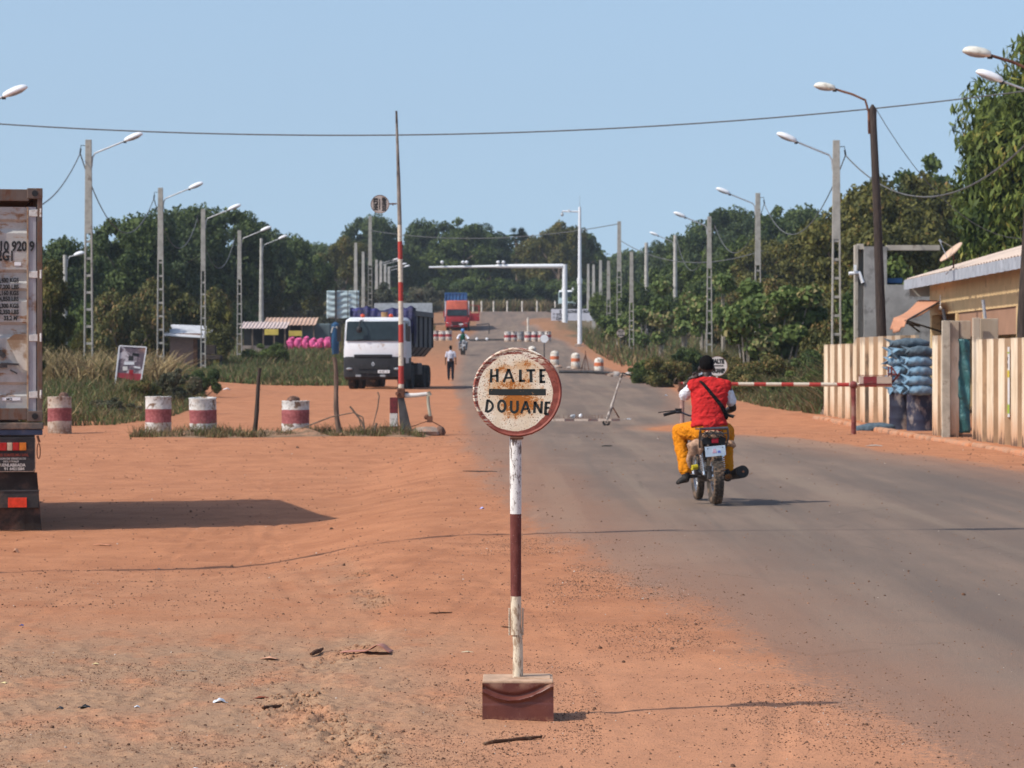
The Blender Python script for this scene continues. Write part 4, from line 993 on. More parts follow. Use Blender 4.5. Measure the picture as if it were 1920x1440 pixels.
    stroke([(944.5, 716.5), (953.5, 692.5)], 4, 4.5); stroke([(954, 692.5), (963, 716.5)], 4.5, 4); stroke([(948, 708.5), (960, 708)], 3.4); stroke([(951, 693.5), (956.5, 693.5)], 3.5)
    stroke([(975.5, 693), (975.5, 716)], 5.2, 5.4); stroke([(973, 713.8), (984, 714)], 4.6, 4)
    stroke([(987, 694.6), (1003, 694.2)], 4.4); stroke([(995, 694), (995.6, 716.5)], 5, 5.6)
    stroke([(1013.5, 692), (1013.8, 718)], 5.4); stroke([(1012, 694.2), (1022.5, 694)], 4.2); stroke([(1013, 704.6), (1020.5, 704.6)], 4); stroke([(1012, 716), (1022, 716)], 4.6)
    # bar
    stroke([(917, 734.5), (950, 735.2), (990, 735), (1023, 735)], 11.5, 12)
    # DOUANE
    stroke([(914.5, 749.5), (911.5, 772.5)], 4.6, 5); arc(911.5, 761, 12.6, 10.8, -82, 84, 4.2)
    arc(941, 761, 6.6, 10.2, 0, 360, 4.6, 20)
    stroke([(958.5, 751), (958, 766)], 4.6); arc(964, 765.5, 6.2, 7.2, 175, 5, 4.6); stroke([(970.2, 751), (970.4, 766)], 4.6)
    stroke([(977, 774.5), (985.5, 752)], 3.8, 4.6); stroke([(986, 752), (993, 775)], 4.6, 4.4); stroke([(981, 766.5), (990.5, 766.5)], 3.2)
    stroke([(1002.5, 752.5), (1001.5, 774)], 4.4, 4.8); stroke([(1002.5, 753), (1013.5, 773)], 5); stroke([(1015.5, 752), (1014.3, 775)], 4.4)
    stroke([(1023.5, 753), (1022, 776.5)], 5, 5.4); stroke([(1023, 754.6), (1031.5, 754.6)], 4); stroke([(1022, 764.5), (1029.5, 764.3)], 3.8); stroke([(1021, 775.8), (1028.5, 776.2)], 4.4)
    g = G('sign_black_paint'); g.co = g.raw; n1 = g.noise(90, 4, .7); q1 = g.noise(22, 3)
    pat = g.ma('MULTIPLY', g.ss(n1, .63, .67), g.ss(q1, .50, .60))
    mat = g.done(g.mix(pat, (0.022, 0.027, 0.026), (0.34, 0.18, 0.08)), .6)
    mb.build('lettering', mat, disc)
    # post
    g = G('striped_post'); s3 = g.sep(); g.co = g.raw; nb = g.noise(30, 4, .7); nf = g.noise(120, 3, .7); ns = g.noise(40, 5, .7, stretch=(1, 1, .35))
    zz = g.ma('ADD', s3[2], g.ma('MULTIPLY', g.ma('SUBTRACT', nb, .5), .012))
    zA = Z(964, d) - z0; zB = Z(1118, d) - z0
    wh = g.mix(g.ss(ns, .52, .60), (0.72, 0.70, 0.67), (0.17, 0.13, 0.11)); wh = g.mix(g.ss(nf, .60, .66), wh, (0.25, 0.21, 0.19))
    mr = g.mix(g.ss(ns, .4, .65), (0.115, 0.028, 0.022), (0.17, 0.05, 0.04)); mr = g.mix(g.ss(nf, .66, .70), mr, (0.42, 0.30, 0.27))
    crm = g.mix(g.ss(ns, .48, .60), (0.66, 0.57, 0.43), (0.34, 0.24, 0.16)); crm = g.mix(g.ss(g.noise(12, 5, .7), .60, .66), crm, (0.17, 0.11, 0.07))
    col = g.mix(g.ss(zz, zA - .001, zA + .001), mr, wh); col = g.mix(g.ss(zz, zB + .001, zB - .001), col, crm)
    M['post'] = g.done(col, .75, ns, .003, .6)
    mb = MB(); zt = Z(812, d) - z0; zb1 = Z(1190, d) - z0; zb = Z(1281, d) - z0
    xt = X(966.5, d) - x0; xm = X(967.5, d) - x0
    mb.tube([(xt, -.005, zt), (xt + .001, 0, (zt + zb1) * .5 + .2), (xm - .001, 0, (zt + zb1) * .45), (xm, 0, zb1)], [.0275, .0262, .0248, .0235], 18)
    mb.tube([(xm + .001, .003, zb1 + .06), (.0005, .003, zb1 - .05), (0, .004, zb - .03)], [.0215, .0225, .0245], 16)
    mb.build('post', M['post'], t, smooth=50)
    mb = MB(); mb.box((hub.x - .002, -.020, Z(821, d) - z0), (.062, .045, .012)); mb.build('bracket', M['rust'], t, bevel=.004)
    for sx in (-1, 1):
        xa = sx * .0295 + xm; za, zc_ = Z(1140, d) - z0, Z(1191, d) - z0; mb = MB(); pts = []; rr_ = []
        for i in range(34): pts.append((xa + sx * .0015 * (i % 2), -.004, za + (zc_ - za) * i / 33)); rr_.append(.0052 if i % 2 else .0036)
        mb.tube(pts, rr_, 7); mb.build('rebar', simple('whitewashed_rebar', (0.46, 0.37, 0.28), .3, 60, .9, dirt=(.16, .09, .06)) if sx < 0 else bpy.data.materials['whitewashed_rebar'], t)
    # block
    g = G('maroon_sheet'); g.co = g.raw; n1 = g.noise(13, 5, .6, dist=.4); n2 = g.noise(60, 4, .7); s4 = g.sep()
    col = g.mix(g.ss(n1, .36, .66), (0.105, 0.030, 0.022), (0.150, 0.050, 0.036)); col = g.mix(g.ss(n2, .62, .70), col, (0.24, 0.13, 0.09))
    col = g.mix(g.ma('MULTIPLY', g.ss(s4[2], .135, .165), g.ss(n1, .40, .60)), col, (0.33, 0.19, 0.125)); col = g.mix(g.ma('MULTIPLY', g.ss(s4[2], .03, .0), g.ss(n2, .4, .6)), col, (0.30, 0.15, 0.09))
    msheet = g.done(g.mix(.35, col, (.13, .030, .020)), .42, n2, .002, .5, metal=0.0, spec=.5)
    w1, h1, dp = .160, .172, .30; ml = X(905, d) - x0; mr_ = X(1037, d) - x0; cx = (ml + mr_) / 2; w1 = (mr_ - ml) / 2
    mb = MB()
    def face(u, v):
        z = v * h1; x = cx + (u * 2 - 1) * w1
        cr = .80 - .30 * math.sin(math.pi * min(1, u * 1.05)) + .12 * u; q = v - cr            # one slack fold sagging across the sheet
        y = -dp / 2 - .001 - .016 * math.exp(-(q / .05) ** 2) * (1 if q < 0 else 1) + .012 * math.exp(-((q - .10) / .06) ** 2) + .003 * math.sin(11 * u + 3 * v) * (1 - v) - .0015 * (v < .47)
        return (x, y, z - .005 * (1 - v) * math.sin(6 * u + 1))
    mb.grid(face, 40, 36)
    mb.grid(lambda u, v: (cx + w1, -dp / 2 + u * dp, v * h1), 6, 4); mb.grid(lambda u, v: (cx - w1, dp / 2 - u * dp, v * h1), 6, 4); mb.grid(lambda u, v: (cx + w1 - u * 2 * w1, dp / 2, v * h1), 8, 4)
    bl = mb.build('base_block', msheet, t, smooth=60)
    mb = MB(); mb.box((cx, 0, h1 + .003), (2 * w1 - .002, dp - .004, .014)); mb.box((cx + .065, .03, h1 + .010), (.17, dp - .10, .010))
    mb.build('concrete_fill', simple('pale_mortar', (0.50, 0.33, 0.22), .2, 14, .95, .006, dirt=(.28, .17, .11)), t, bevel=.004)
main_sign()

# ------------------------------------------------------------------ painted oil drums
def drum_mat(name, bands, w1=(0.66, 0.65, 0.62), rd=(0.27, 0.075, 0.075), drt=(0.35, 0.22, 0.14)):
    g = G(name); s = g.sep(); n1 = g.noise(5, 6, .7); n2 = g.noise(16, 5, .7); n3 = g.noise(3, 3)
    z = g.ma('ADD', s[2], g.ma('MULTIPLY', g.ma('SUBTRACT', n1, .5), .05))
    wh = g.mix(g.ss(n2, .5, .64), w1, tuple(v * .62 for v in w1)); wh = g.mix(g.ss(n1, .545, .585), wh, (0.19, 0.12, 0.08)); wh = g.mix(g.ma('MULTIPLY', g.ss(n3, .45, .65), .45), wh, (0.42, 0.30, 0.21))
    rdc = g.mix(g.ss(n2, .45, .62), rd, tuple(min(1, v * 1.35 + .02) for v in rd)); rdc = g.mix(g.ss(n3, .66, .72), rdc, (0.05, 0.03, 0.03))
    f = g.ma('MULTIPLY', g.ss(z, bands[0] - .004, bands[0] + .004), g.ss(z, bands[1] + .004, bands[1] - .004))
    col = g.mix(f, wh, rdc)
    col = g.mix(g.ma('MULTIPLY', g.ss(z, .30, .04), g.ss(n2, .30, .55)), col, drt)
    return g.done(col, .8, n2, .01, .5)
M['drum'] = drum_mat('drum_paint', (.30, .60)); M['drum_or'] = drum_mat('bollard_paint', (.40, .60), (0.72, 0.68, 0.60), (0.50, 0.13, 0.05)); M['drum_dk'] = drum_mat('drum_paint_dark_band', (.34, .58), (0.70, 0.66, 0.62), (0.30, 0.04, 0.045))
M['drum_gr'] = drum_mat('drum_paint_grey', (.45, .60), (0.36, 0.36, 0.36), (0.22, 0.22, 0.23))
GD = 'red and white painted oil drums along the dirt ridge'
def drum(px, d, label, mat='drum', r=.29, h=.88, group=GD, kind='oil_drum', stones=0, dome=False, tilt=0, seed=1, dent=.02, zoff=-.03, x=None):
    x = X(px, d) if x is None else x; t = thing(kind, label, 'drum' if not dome else 'bollard', (x, d, Gz(x, d) + zoff), group=group)
    t.rotation_euler = (0, tilt, seed * 1.1); rd = random.Random(seed); mb = MB(); n = 28
    zs = [0, .015, .03, h * .33 - .03, h * .33, h * .33 + .03, h * .66 - .03, h * .66, h * .66 + .03, h - .03, h - .012, h]
    rs = [r, r * 1.02, r, r, r * 1.025, r, r, r * 1.025, r, r, r * 1.03, r * 1.01]
    if dome: zs = [0, .1, h * .5, h * .8, h * .9, h * .96, h]; rs = [r * 1.08, r * 1.02, r, r * .95, r * .84, r * .6, r * .15]
    ph = rd.uniform(0, 6); vs = []
    for z, q in zip(zs, rs):
        for j in range(n):
            a = 2 * math.pi * j / n; k = q * (1 + dent * math.sin(3 * a + ph + z * 3) * math.sin(z * 5 + ph) + dent * .5 * math.sin(5 * a + z * 7)); vs.append((k * math.cos(a), k * math.sin(a), z))
    if not dome:
        for q, z in ((r * .95, h - .01), (r * .94, h - .07)):
            for j in range(n):
                a = 2 * math.pi * j / n; vs.append((q * math.cos(a), q * math.sin(a), z))
        m = len(zs) + 2
    else: m = len(zs)
    fs = [(i * n + j, i * n + (j + 1) % n, (i + 1) * n + (j + 1) % n, (i + 1) * n + j) for i in range(m - 1) for j in range(n)] + [tuple((m - 1) * n + j for j in range(n))]
    mb.add(vs, fs); mb.build('drum_body' if not dome else 'bollard_body', M[mat], t, smooth=40)
    for i in range(stones):
        a = rd.uniform(0, 6.28); q = r * .55 * rd.random() ** .5 if stones > 1 else 0; s_ = rd.uniform(.11, .15); mb = MB(); mb.ball((q * math.cos(a) + (i - 1) * .11, q * math.sin(a) * .5 - .05, h + .01), (s_ * 1.1, s_, s_ * .8), 9, 6, jit=.12, rnd=rd)
        mb.build('stone', M['earth_stone'], t, smooth=30)
    return t
M['earth_stone'] = simple('reddish_stone', (0.16, 0.09, 0.065), .3, 9, .95, .02)
M['drum_dirty'] = drum_mat('drum_paint_dirty', (.30, .60), (0.48, 0.42, 0.36), (0.22, 0.06, 0.06), (.22, .13, .08))
drum(112, 68, 'leftmost painted drum with a lump of earth on top, near the lorry', 'drum_dirty', r=.27, h=.86, stones=1, seed=2, tilt=.03, dent=.03)
drum(297, 67, 'painted drum with peeling white top, left of a similar whiter drum', seed=3, h=.88, dent=.012)
drum(381, 66.5, 'painted drum with clean white top half, leaning slightly, third from the left', seed=7, tilt=-.05, h=.86, r=.30, dent=.03)
drum(554, 66, 'painted drum topped with three stones, between the two wooden stakes', r=.305, h=.80, stones=3, seed=4, dent=.015)
GF = 'far red and white drums beside the road'
for i, (px, d, m_, lab) in enumerate(((816, 252, 'drum_dk', 'leftmost far drum behind the tipper lorry body'), (829, 250, 'drum_dk', 'tall white topped far drum, middle of the three behind the tipper lorry'), (841, 251, 'drum_dk', 'far drum nearest the road on the left side, by the red lorry'),
        (952, 245, 'drum_dk', 'leftmost of the row of far drums across the right lane'), (963, 246, 'drum_dk', 'second of the row of far drums across the right lane'), (976, 247, 'drum_gr', 'grey unpainted drum in the row of far drums'),
        (990, 244, 'drum_dk', 'far drum just right of the grey one'), (1002, 246, 'drum_dk', 'fifth of the row of far drums across the right lane'), (1015, 245, 'drum_dk', 'far drum behind the round blank sign'), (1027, 247, 'drum_dk', 'rightmost of the row of far drums'))):
    drum(px, d, lab, m_, r=.28, h=.86, group=GF, seed=20 + i, dent=.02, stones=0)
GB2 = 'white bollards with an orange band along the right edge'
for i, (px, d, lab) in enumerate(((998, 184, 'round-topped bollard partly hidden by the foreground sign'), (1040, 176, 'round-topped bollard second from the left, by broken stones'), (1079, 172, 'round-topped bollard at the foot of the camera mast'), (1123, 164, 'rightmost round-topped bollard, standing on red earth'))):
    drum(px, d, lab, 'drum_or', r=.26, h=.92 if i < 3 else .88, group=GB2, kind='bollard', dome=True, seed=40 + i, dent=.01, zoff=.02)

# ------------------------------------------------------------------ striped barriers
def striped(name, L, step, off=0.0, axis=2, c1=(0.62, 0.54, 0.43), c2=(0.42, 0.045, 0.035)):
    g = G(name); s = g.sep(); g.co = g.raw; n1 = g.noise(9, 5, .7); n2 = g.noise(30, 4, .7)
    z = g.ma('ADD', g.ma('MULTIPLY', g.ma('ADD', s[axis], off), 1 / step), g.ma('MULTIPLY', g.ma('SUBTRACT', n1, .5), .12))
    f = g.ma('GREATER_THAN', g.ma('FRACT', z), .56)
    col = g.mix(f, g.mix(g.ss(n2, .5, .65), c1, tuple(v * .65 for v in c1)), g.mix(g.ss(n2, .5, .65), c2, (0.22, 0.06, 0.05)))
    return g.done(g.mix(g.ss(n1, .64, .70), col, (0.16, 0.10, 0.07)), .7, n2, .004)
def sign_disc(parent, loc, r, l1, l2, rot=0.0, tilt=0.0, mat='white'):
    mb = MB(); n = 40; vs = [(0, -.006, 0)] + [(r * math.cos(2 * math.pi * j / n), -.006, r * math.sin(2 * math.pi * j / n)) for j in range(n)] + [(r * math.cos(2 * math.pi * j / n), .006, r * math.sin(2 * math.pi * j / n)) for j in range(n)]
    fs = [(0, 1 + j, 1 + (j + 1) % n) for j in range(n)] + [(1 + j, 1 + n + j, 1 + n + (j + 1) % n, 1 + (j + 1) % n) for j in range(n)] + [tuple(range(n + n, n, -1))]
    mb.add(vs, fs); p = mb.build('sign_plate', M[mat], parent, loc=loc); p.rotation_euler = (0, rot, tilt)
    mb = MB()
    for r0, r1 in ((r * .94, r * 1.0),):
        mb.add([(q * math.cos(2 * math.pi * j / n), y, q * math.sin(2 * math.pi * j / n)) for q, y in ((r0, -.009), (r1, -.009)) for j in range(n)], [(j, n + j, n + (j + 1) % n, (j + 1) % n) for j in range(n)])
    mb.build('rim', M['rust'], p)
    if l1:
        mb = MB(); s_ = r * .58
        add_text(mb, l1, s_, (0, -.0065, r * .26), align='CENTER', depth=.002, bold=.012, sx=.74)
        add_text(mb, l2, s_ * .95, (0, -.0065, -r * .64), align='CENTER', depth=.002, bold=.012, sx=.56)
        mb.box((0, -.008, r * .03), (r * 1.15, .003, r * .12)); mb.build('lettering', M['letter'], p)
    return p
M['letter'] = simple('black_lettering', (0.03, 0.03, 0.03), .3, 20, .7)
def raised_barrier():
    d = 66; xb = X(753, d); z0 = Gz(xb, d); t = thing('raised_barrier', 'red and white barrier pole swung upright with a round sign hanging on its side', 'barrier', (xb, d, z0), group='hand-operated road barriers')
    S = d / FPX; w = lambda px, py, dy=0: Vector((X(px, d) - xb, dy, Z(py, d) - z0))
    mat = striped('barrier_pole_paint', 6, .92, .30)
    mb = MB(); a = w(752, 742); e = w(743, 208); pts = [a.lerp(e, u) + Vector((.035 * math.sin(u * 3.1), 0, 0)) for u in (0, .2, .4, .6, .78, .80, 1)]
    mb.tube(pts[:4] , [.062, .056, .052, .048], 12); pm = mb.build('pole', mat, t, smooth=50)
    mb = MB(); mb.tube([pts[3], pts[4], pts[5], pts[6]], [.047, .040, .036, .024], 10); mb.build('pole_tip', simple('weathered_pole_tip', (0.22, 0.19, 0.16), .3, 4, .8, dirt=(.05, .04, .04), dirtamt=.5), t, smooth=50)
    mb = MB()   # leaning steel plate post
    pa, pb = w(748, 748), w(762, 805)
    mb.add([w(746, 744, -.09), w(757, 744, -.09), w(775 - 3, 808, -.14), w(751, 806, -.14), w(746, 744, .09), w(757, 744, .09), w(772, 808, .14), w(751, 806, .14)],
           [(3, 2, 1, 0), (4, 5, 6, 7), (0, 1, 5, 4), (1, 2, 6, 5), (2, 3, 7, 6), (3, 0, 4, 7)])
    mb.build('post', M['steel_dark'], t, bevel=.01)
    mb = MB(); mb.box(w(752, 737), (.17, .22, .22)); mb.tube([w(744, 738, -.14), w(764, 738, .16)], .05, 8); mb.build('pivot', M['rust'], t, bevel=.02)
    mb = MB(); mb.box(w(738.5, 773), (.175, .16, .66)); g = G('counterweight_paint'); s = g.sep(); n = g.noise(12, 5, .7)
    zz = g.ma('ADD', s[2], g.ma('MULTIPLY', g.ma('SUBTRACT', n, .5), .02)); zm = Z(775, d) - z0
    col = g.mix(g.ss(zz, zm - .003, zm + .003), g.mix(g.ss(n, .5, .65), (0.60, 0.56, 0.52), (0.35, 0.3, 0.27)), g.mix(g.ss(n, .4, .6), (0.17, 0.025, 0.03), (0.10, 0.02, 0.02))); mb.build('counterweight', g.done(col, .6, n, .004), t, bevel=.012)
    mb = MB()
    for a_, b_ in (((711, 801), (753, 800)), ((711, 801), (728, 812)), ((733, 800), (735, 811)), ((745, 801), (736, 812)), ((753, 801), (740, 813))):
        mb.bar(w(*a_, dy=-.1), w(*b_, dy=-.12), .035)
    mb.build('base_frame', M['rust'], t)
    mb = MB(); mb.tube([w(757, 742), w(780, 741), w(803, 738.5)], [.055, .05, .045], 10); mb.build('cross_pipe', M['white'], t, smooth=50)
    mb = MB(); mb.tube([w(802, 738), w(803.5, 760), w(807, 783)], .036, 8); mb.tube([w(802, 735), w(806, 742)], .05, 8); mb.build('leg', simple('greenish_pipe', (0.36, 0.34, 0.26), .25, 6, .7), t, smooth=50)
    mb = MB(); mb.box(w(806, 786), (.12, .12, .14)); mb.ball(w(800, 782), .06, 8, 6); mb.bar(w(806, 788), w(772, 800), .02); mb.bar(w(806, 788), w(828, 800), .02); mb.build('foot_clamp', M['rust'], t)
    p = sign_disc(t, w(712.5, 383, -.01), .205, 'HALTE', 'DOUANES', rot=-R(90), mat='white_dim')
    mb = MB(); mb.tube([w(729, 382.5), w(744, 382)], .018, 6); mb.box(w(737, 383), (.02, .03, .06)); mb.build('sign_stub', M['rust'], t)
    r = random.Random(3); mb = MB()
    tt = thing('stone_block', 'mortared stone block holding the foot of the pipe frame beside the raised barrier', 'stone', w(800, 0) * 0 + Vector((X(800, d), d, z0)))
    mb.ball((0, 0, .06), (.36, .3, .14), 14, 7, jit=.1, rnd=r); mb.build('mortar', M['stone'], tt, smooth=30)
    mb = MB(); mb.ball((X(826, d) - X(800, d), -.05, .08), (.11, .14, .13), 10, 6, jit=.12, rnd=r); mb.build('end_stone', M['earth_stone'], tt, smooth=30)
M['white_dim'] = simple('aged_sign_white', (0.42, 0.37, 0.33), .15, 12, .7, dirt=(.30, .2, .15), dirtamt=.3)
M['white_sign'] = simple('sign_white', (0.64, 0.60, 0.56), .1, 12, .7, dirt=(.42, .34, .28), dirtamt=.2)
raised_barrier()
def lowered_barrier():
    d = 67; xb = X(1600, d); z0 = Gz(xb, d); t = thing('lowered_barrier', 'red and white barrier pole lying level across the right roadside behind the rider', 'barrier', (xb, d, z0), group='hand-operated road barriers')
    w = lambda px, py, dy=0: Vector((X(px, d) - xb, dy, Z(py, d) - z0))
    mb = MB(); mb.tube([w(1276, 719), w(1440, 720.5), w(1555, 721), w(1672, 722)], [.034, .042, .044, .045], 12); mb.build('pole', striped('lowered_pole_paint', 4, .62, .1, axis=0), t, smooth=50)
    mb = MB(); mb.tube([w(1600, 722), w(1601, 760), w(1600.5, 816)], [.062, .052, .058], 10); mb.ball(w(1600, 722), .095, 10, 7); mb.build('post', M['redrust'], t, smooth=60)
    g = G('weight_box_paint'); s = g.sep(); n = g.noise(12, 5, .7); xm = X(1643, d) - xb; x1 = X(1618, d) - xb
    col = g.mix(g.ss(s[0], xm - .003, xm + .003), (0.20, 0.03, 0.035), (0.46, 0.37, 0.30)); col = g.mix(g.ss(s[0], x1 + .003, x1 - .003), col, (0.50, 0.38, 0.32))
    mb = MB(); mb.box((w(1641, 712.5)), (.72, .22, .165)); mb.build('weight_box', g.done(g.mix(g.ss(n, .6, .68), col, (.18, .08, .06)), .65, n, .003), t, bevel=.006)
    mb = MB(); mb.box(w(1640, 721.5), (.74, .24, .035)); mb.box(w(1640, 703.8), (.745, .24, .015)); mb.build('weight_tray', M['redrust'], t)
    mb = MB()
    for a_, b_ in (((1666, 687), (1666, 706)), ((1671, 687), (1684, 706)), ((1684, 706), (1672, 718)), ((1668, 700), (1686, 704)), ((1672, 718), (1686, 700)), ((1671, 688), (1672, 716))): mb.bar(w(*a_), w(*b_), .03)
    mb.build('end_frame', M['redrust'], t)
    sign_disc(t, w(1345, 686.5, -.01), .232, 'HALTE', 'DOUANES', mat='white_sign'); mb = MB(); mb.tube([w(1344, 705), w(1344, 718)], .02, 6); mb.build('sign_stub', M['white'], t)
    t2 = thing('barrier_rest', 'short forked post the lowered barrier pole rests on, just left of the rider', 'post', (X(1279, d), d, Gz(X(1279, d), d)))
    w2 = lambda px, py, dy=0: Vector((X(px, d) - X(1279, d), dy, Z(py, d) - z0))
    mb = MB(); mb.tube([w2(1279, 812), w2(1279, 735)], .05, 8); mb.build('post', simple('faded_pink_paint', (0.36, 0.21, 0.17), .25, 7, .8), t2, smooth=60)
    mb = MB(); mb.box(w2(1278, 728), (.12, .12, .16)); mb.box(w2(1274, 720), (.05, .1, .10)); mb.box(w2(1284, 720), (.04, .1, .09)); mb.ball(w2(1275, 731), .06, 8, 6); mb.build('fork', M['rust'], t2)
M['redrust'] = simple('red_oxide_paint', (0.17, 0.04, 0.035), .3, 10, .75, dirt=(.26, .14, .11), dirtamt=.35)
lowered_barrier()

# ------------------------------------------------------------------ rolling spike barriers on the road
def spike_barrier():
    d = 74; xb = X(1085, d); z0 = Gz(xb, d); t = thing('spike_barrier', 'wheeled spike strip lying across the near road with a raised towing handle', 'barrier', (xb, d, z0))
    w = lambda px, py, dy=0: Vector((X(px, d) - xb, dy, Z(py, d) - Z(811, d)))
    mb = MB(); mb.box(w(1090, 800.5), ((1162 - 1018) / FPX * d, .06, .055)); mb.build('beam', striped('spike_beam_paint', 2, .58, .1, axis=0, c1=(.66, .52, .42), c2=(.17, .13, .12)), t)
    mb = MB(); r = random.Random(2)
    for i in range(44):
        px = 1022 + i * 2.7
        if 1058 < px < 1064 or r.random() < .25 or px > 1130: continue
        mb.tube([w(px, 799), w(px + r.uniform(-.6, .6), 790.5)], [.007, .003], 5)
    mb.build('spikes', M['rust'], t)
    for px in (1016, 1137):
        mb = MB(); pts = [w(px, 804.5) + Vector((.075 * math.cos(a), 0, .075 * math.sin(a))) for a in [i * math.pi / 8 for i in range(17)]]; mb.tube(pts, .028, 8, cap=False); mb.tube([w(px, 804.5, -.04), w(px, 804.5, .04)], .022, 8); mb.build('wheel', M['rubber'], t, smooth=60)
    mb = MB(); mb.tube([w(1138, 801), w(1147, 775), w(1150, 765)], [.04, .04, .03], 8); mb.tube([w(1149, 768), w(1157, 742), w(1164, 722)], [.03, .026, .024], 8); mb.build('handle', simple('peeling_white', (.42, .37, .33), .4, 14, .8, dirt=(.10, .07, .06), dirtamt=.6), t, smooth=60)
    mb = MB(); mb.tube([w(1163, 726), w(1168, 712.5), w(1184, 718)], .02, 6); mb.build('hook', M['black'], t)
    mb = MB(); mb.tube([w(1148, 775), w(1161, 797)], .018, 6); mb.build('brace', M['rust'], t)
    mb = MB(); mb.ball(w(1088.5, 793), (.045, .045, .05), 10, 8); mb.build('cup', M['lamp_white'], t, smooth=60)
    mb = MB(); mb.ball(w(1074, 794), (.07, .05, .05), 8, 6, jit=.2, rnd=r); mb.build('rag', M['galv'], t)
spike_barrier()
def far_spikes():
    d = 162; xb = X(1100, d); z0 = Gz(xb, d); t = thing('spike_barrier', 'long dark spike strip lying across the road beyond the first, with a thin tripod', 'barrier', (xb, d, z0 + .12))
    w = lambda px, py, dy=0: Vector((X(px, d) - xb, dy, Z(py, d) - z0 - .12))
    mb = MB(); mb.tube([w(1048, 697), w(1110, 697.5), w(1160, 701), (w(1196, 703))], .085, 8); mb.build('beam', M['steel_dark'], t)
    mb = MB(); r = random.Random(4)
    for i in range(46): px = 1048 + i * 3; mb.tube([w(px, 697), w(px, 690 + (px - 1048) * .03)], [.012, .005], 4)
    mb.build('spikes', M['rust'], t)
    mb = MB()
    for a_, b_ in (((1089, 697), (1098, 664)), ((1105, 697), (1098, 664)), ((1098, 664), (1096, 696)), ((1098, 657), (1098, 666))): mb.bar(w(*a_), w(*b_, dy=.1), .035)
    mb.build('tripod', M['rust'], t); mb = MB(); mb.ball(w(1138, 702), (.11, .1, .12), 8, 6, jit=.1, rnd=r); mb.build('lump', M['rust'], t)
    d2 = 246; x2 = X(880, d2); z2 = Gz(x2, d2); t2 = thing('spike_barrier', 'farthest spike strip across the road behind the oncoming motorcyclist', 'barrier', (x2, d2, z2))
    w3 = lambda px, py, dy=0: Vector((X(px, d2) - x2, dy, Z(py, d2) - z2)); mb = MB(); mb.bar(w3(880, 638), w3(945, 637), .14); mb.build('beam', M['steel_dark'], t2)
    for px in (894, 913): mb = MB(); mb.ball(w3(px, 636), .13, 8, 6); mb.build('cup', M['lamp_white'], t2)
    # frame gate near red lorry
    d4 = 300; x4 = X(915, d4); z4 = Gz(x4, d4); t4 = thing('pipe_frame', 'thin dark pipe frame standing on the road right of the red lorry', 'barrier', (x4, d4, z4)); q = lambda px, py: Vector((X(px, d4) - x4, 0, Z(py, d4) - z4))
    mb = MB(); mb.tube([q(893, 609), q(916, 607), q(917, 608), q(917, 627)], .07, 6); mb.build('pipe', M['steel_dark'], t4)
far_spikes()
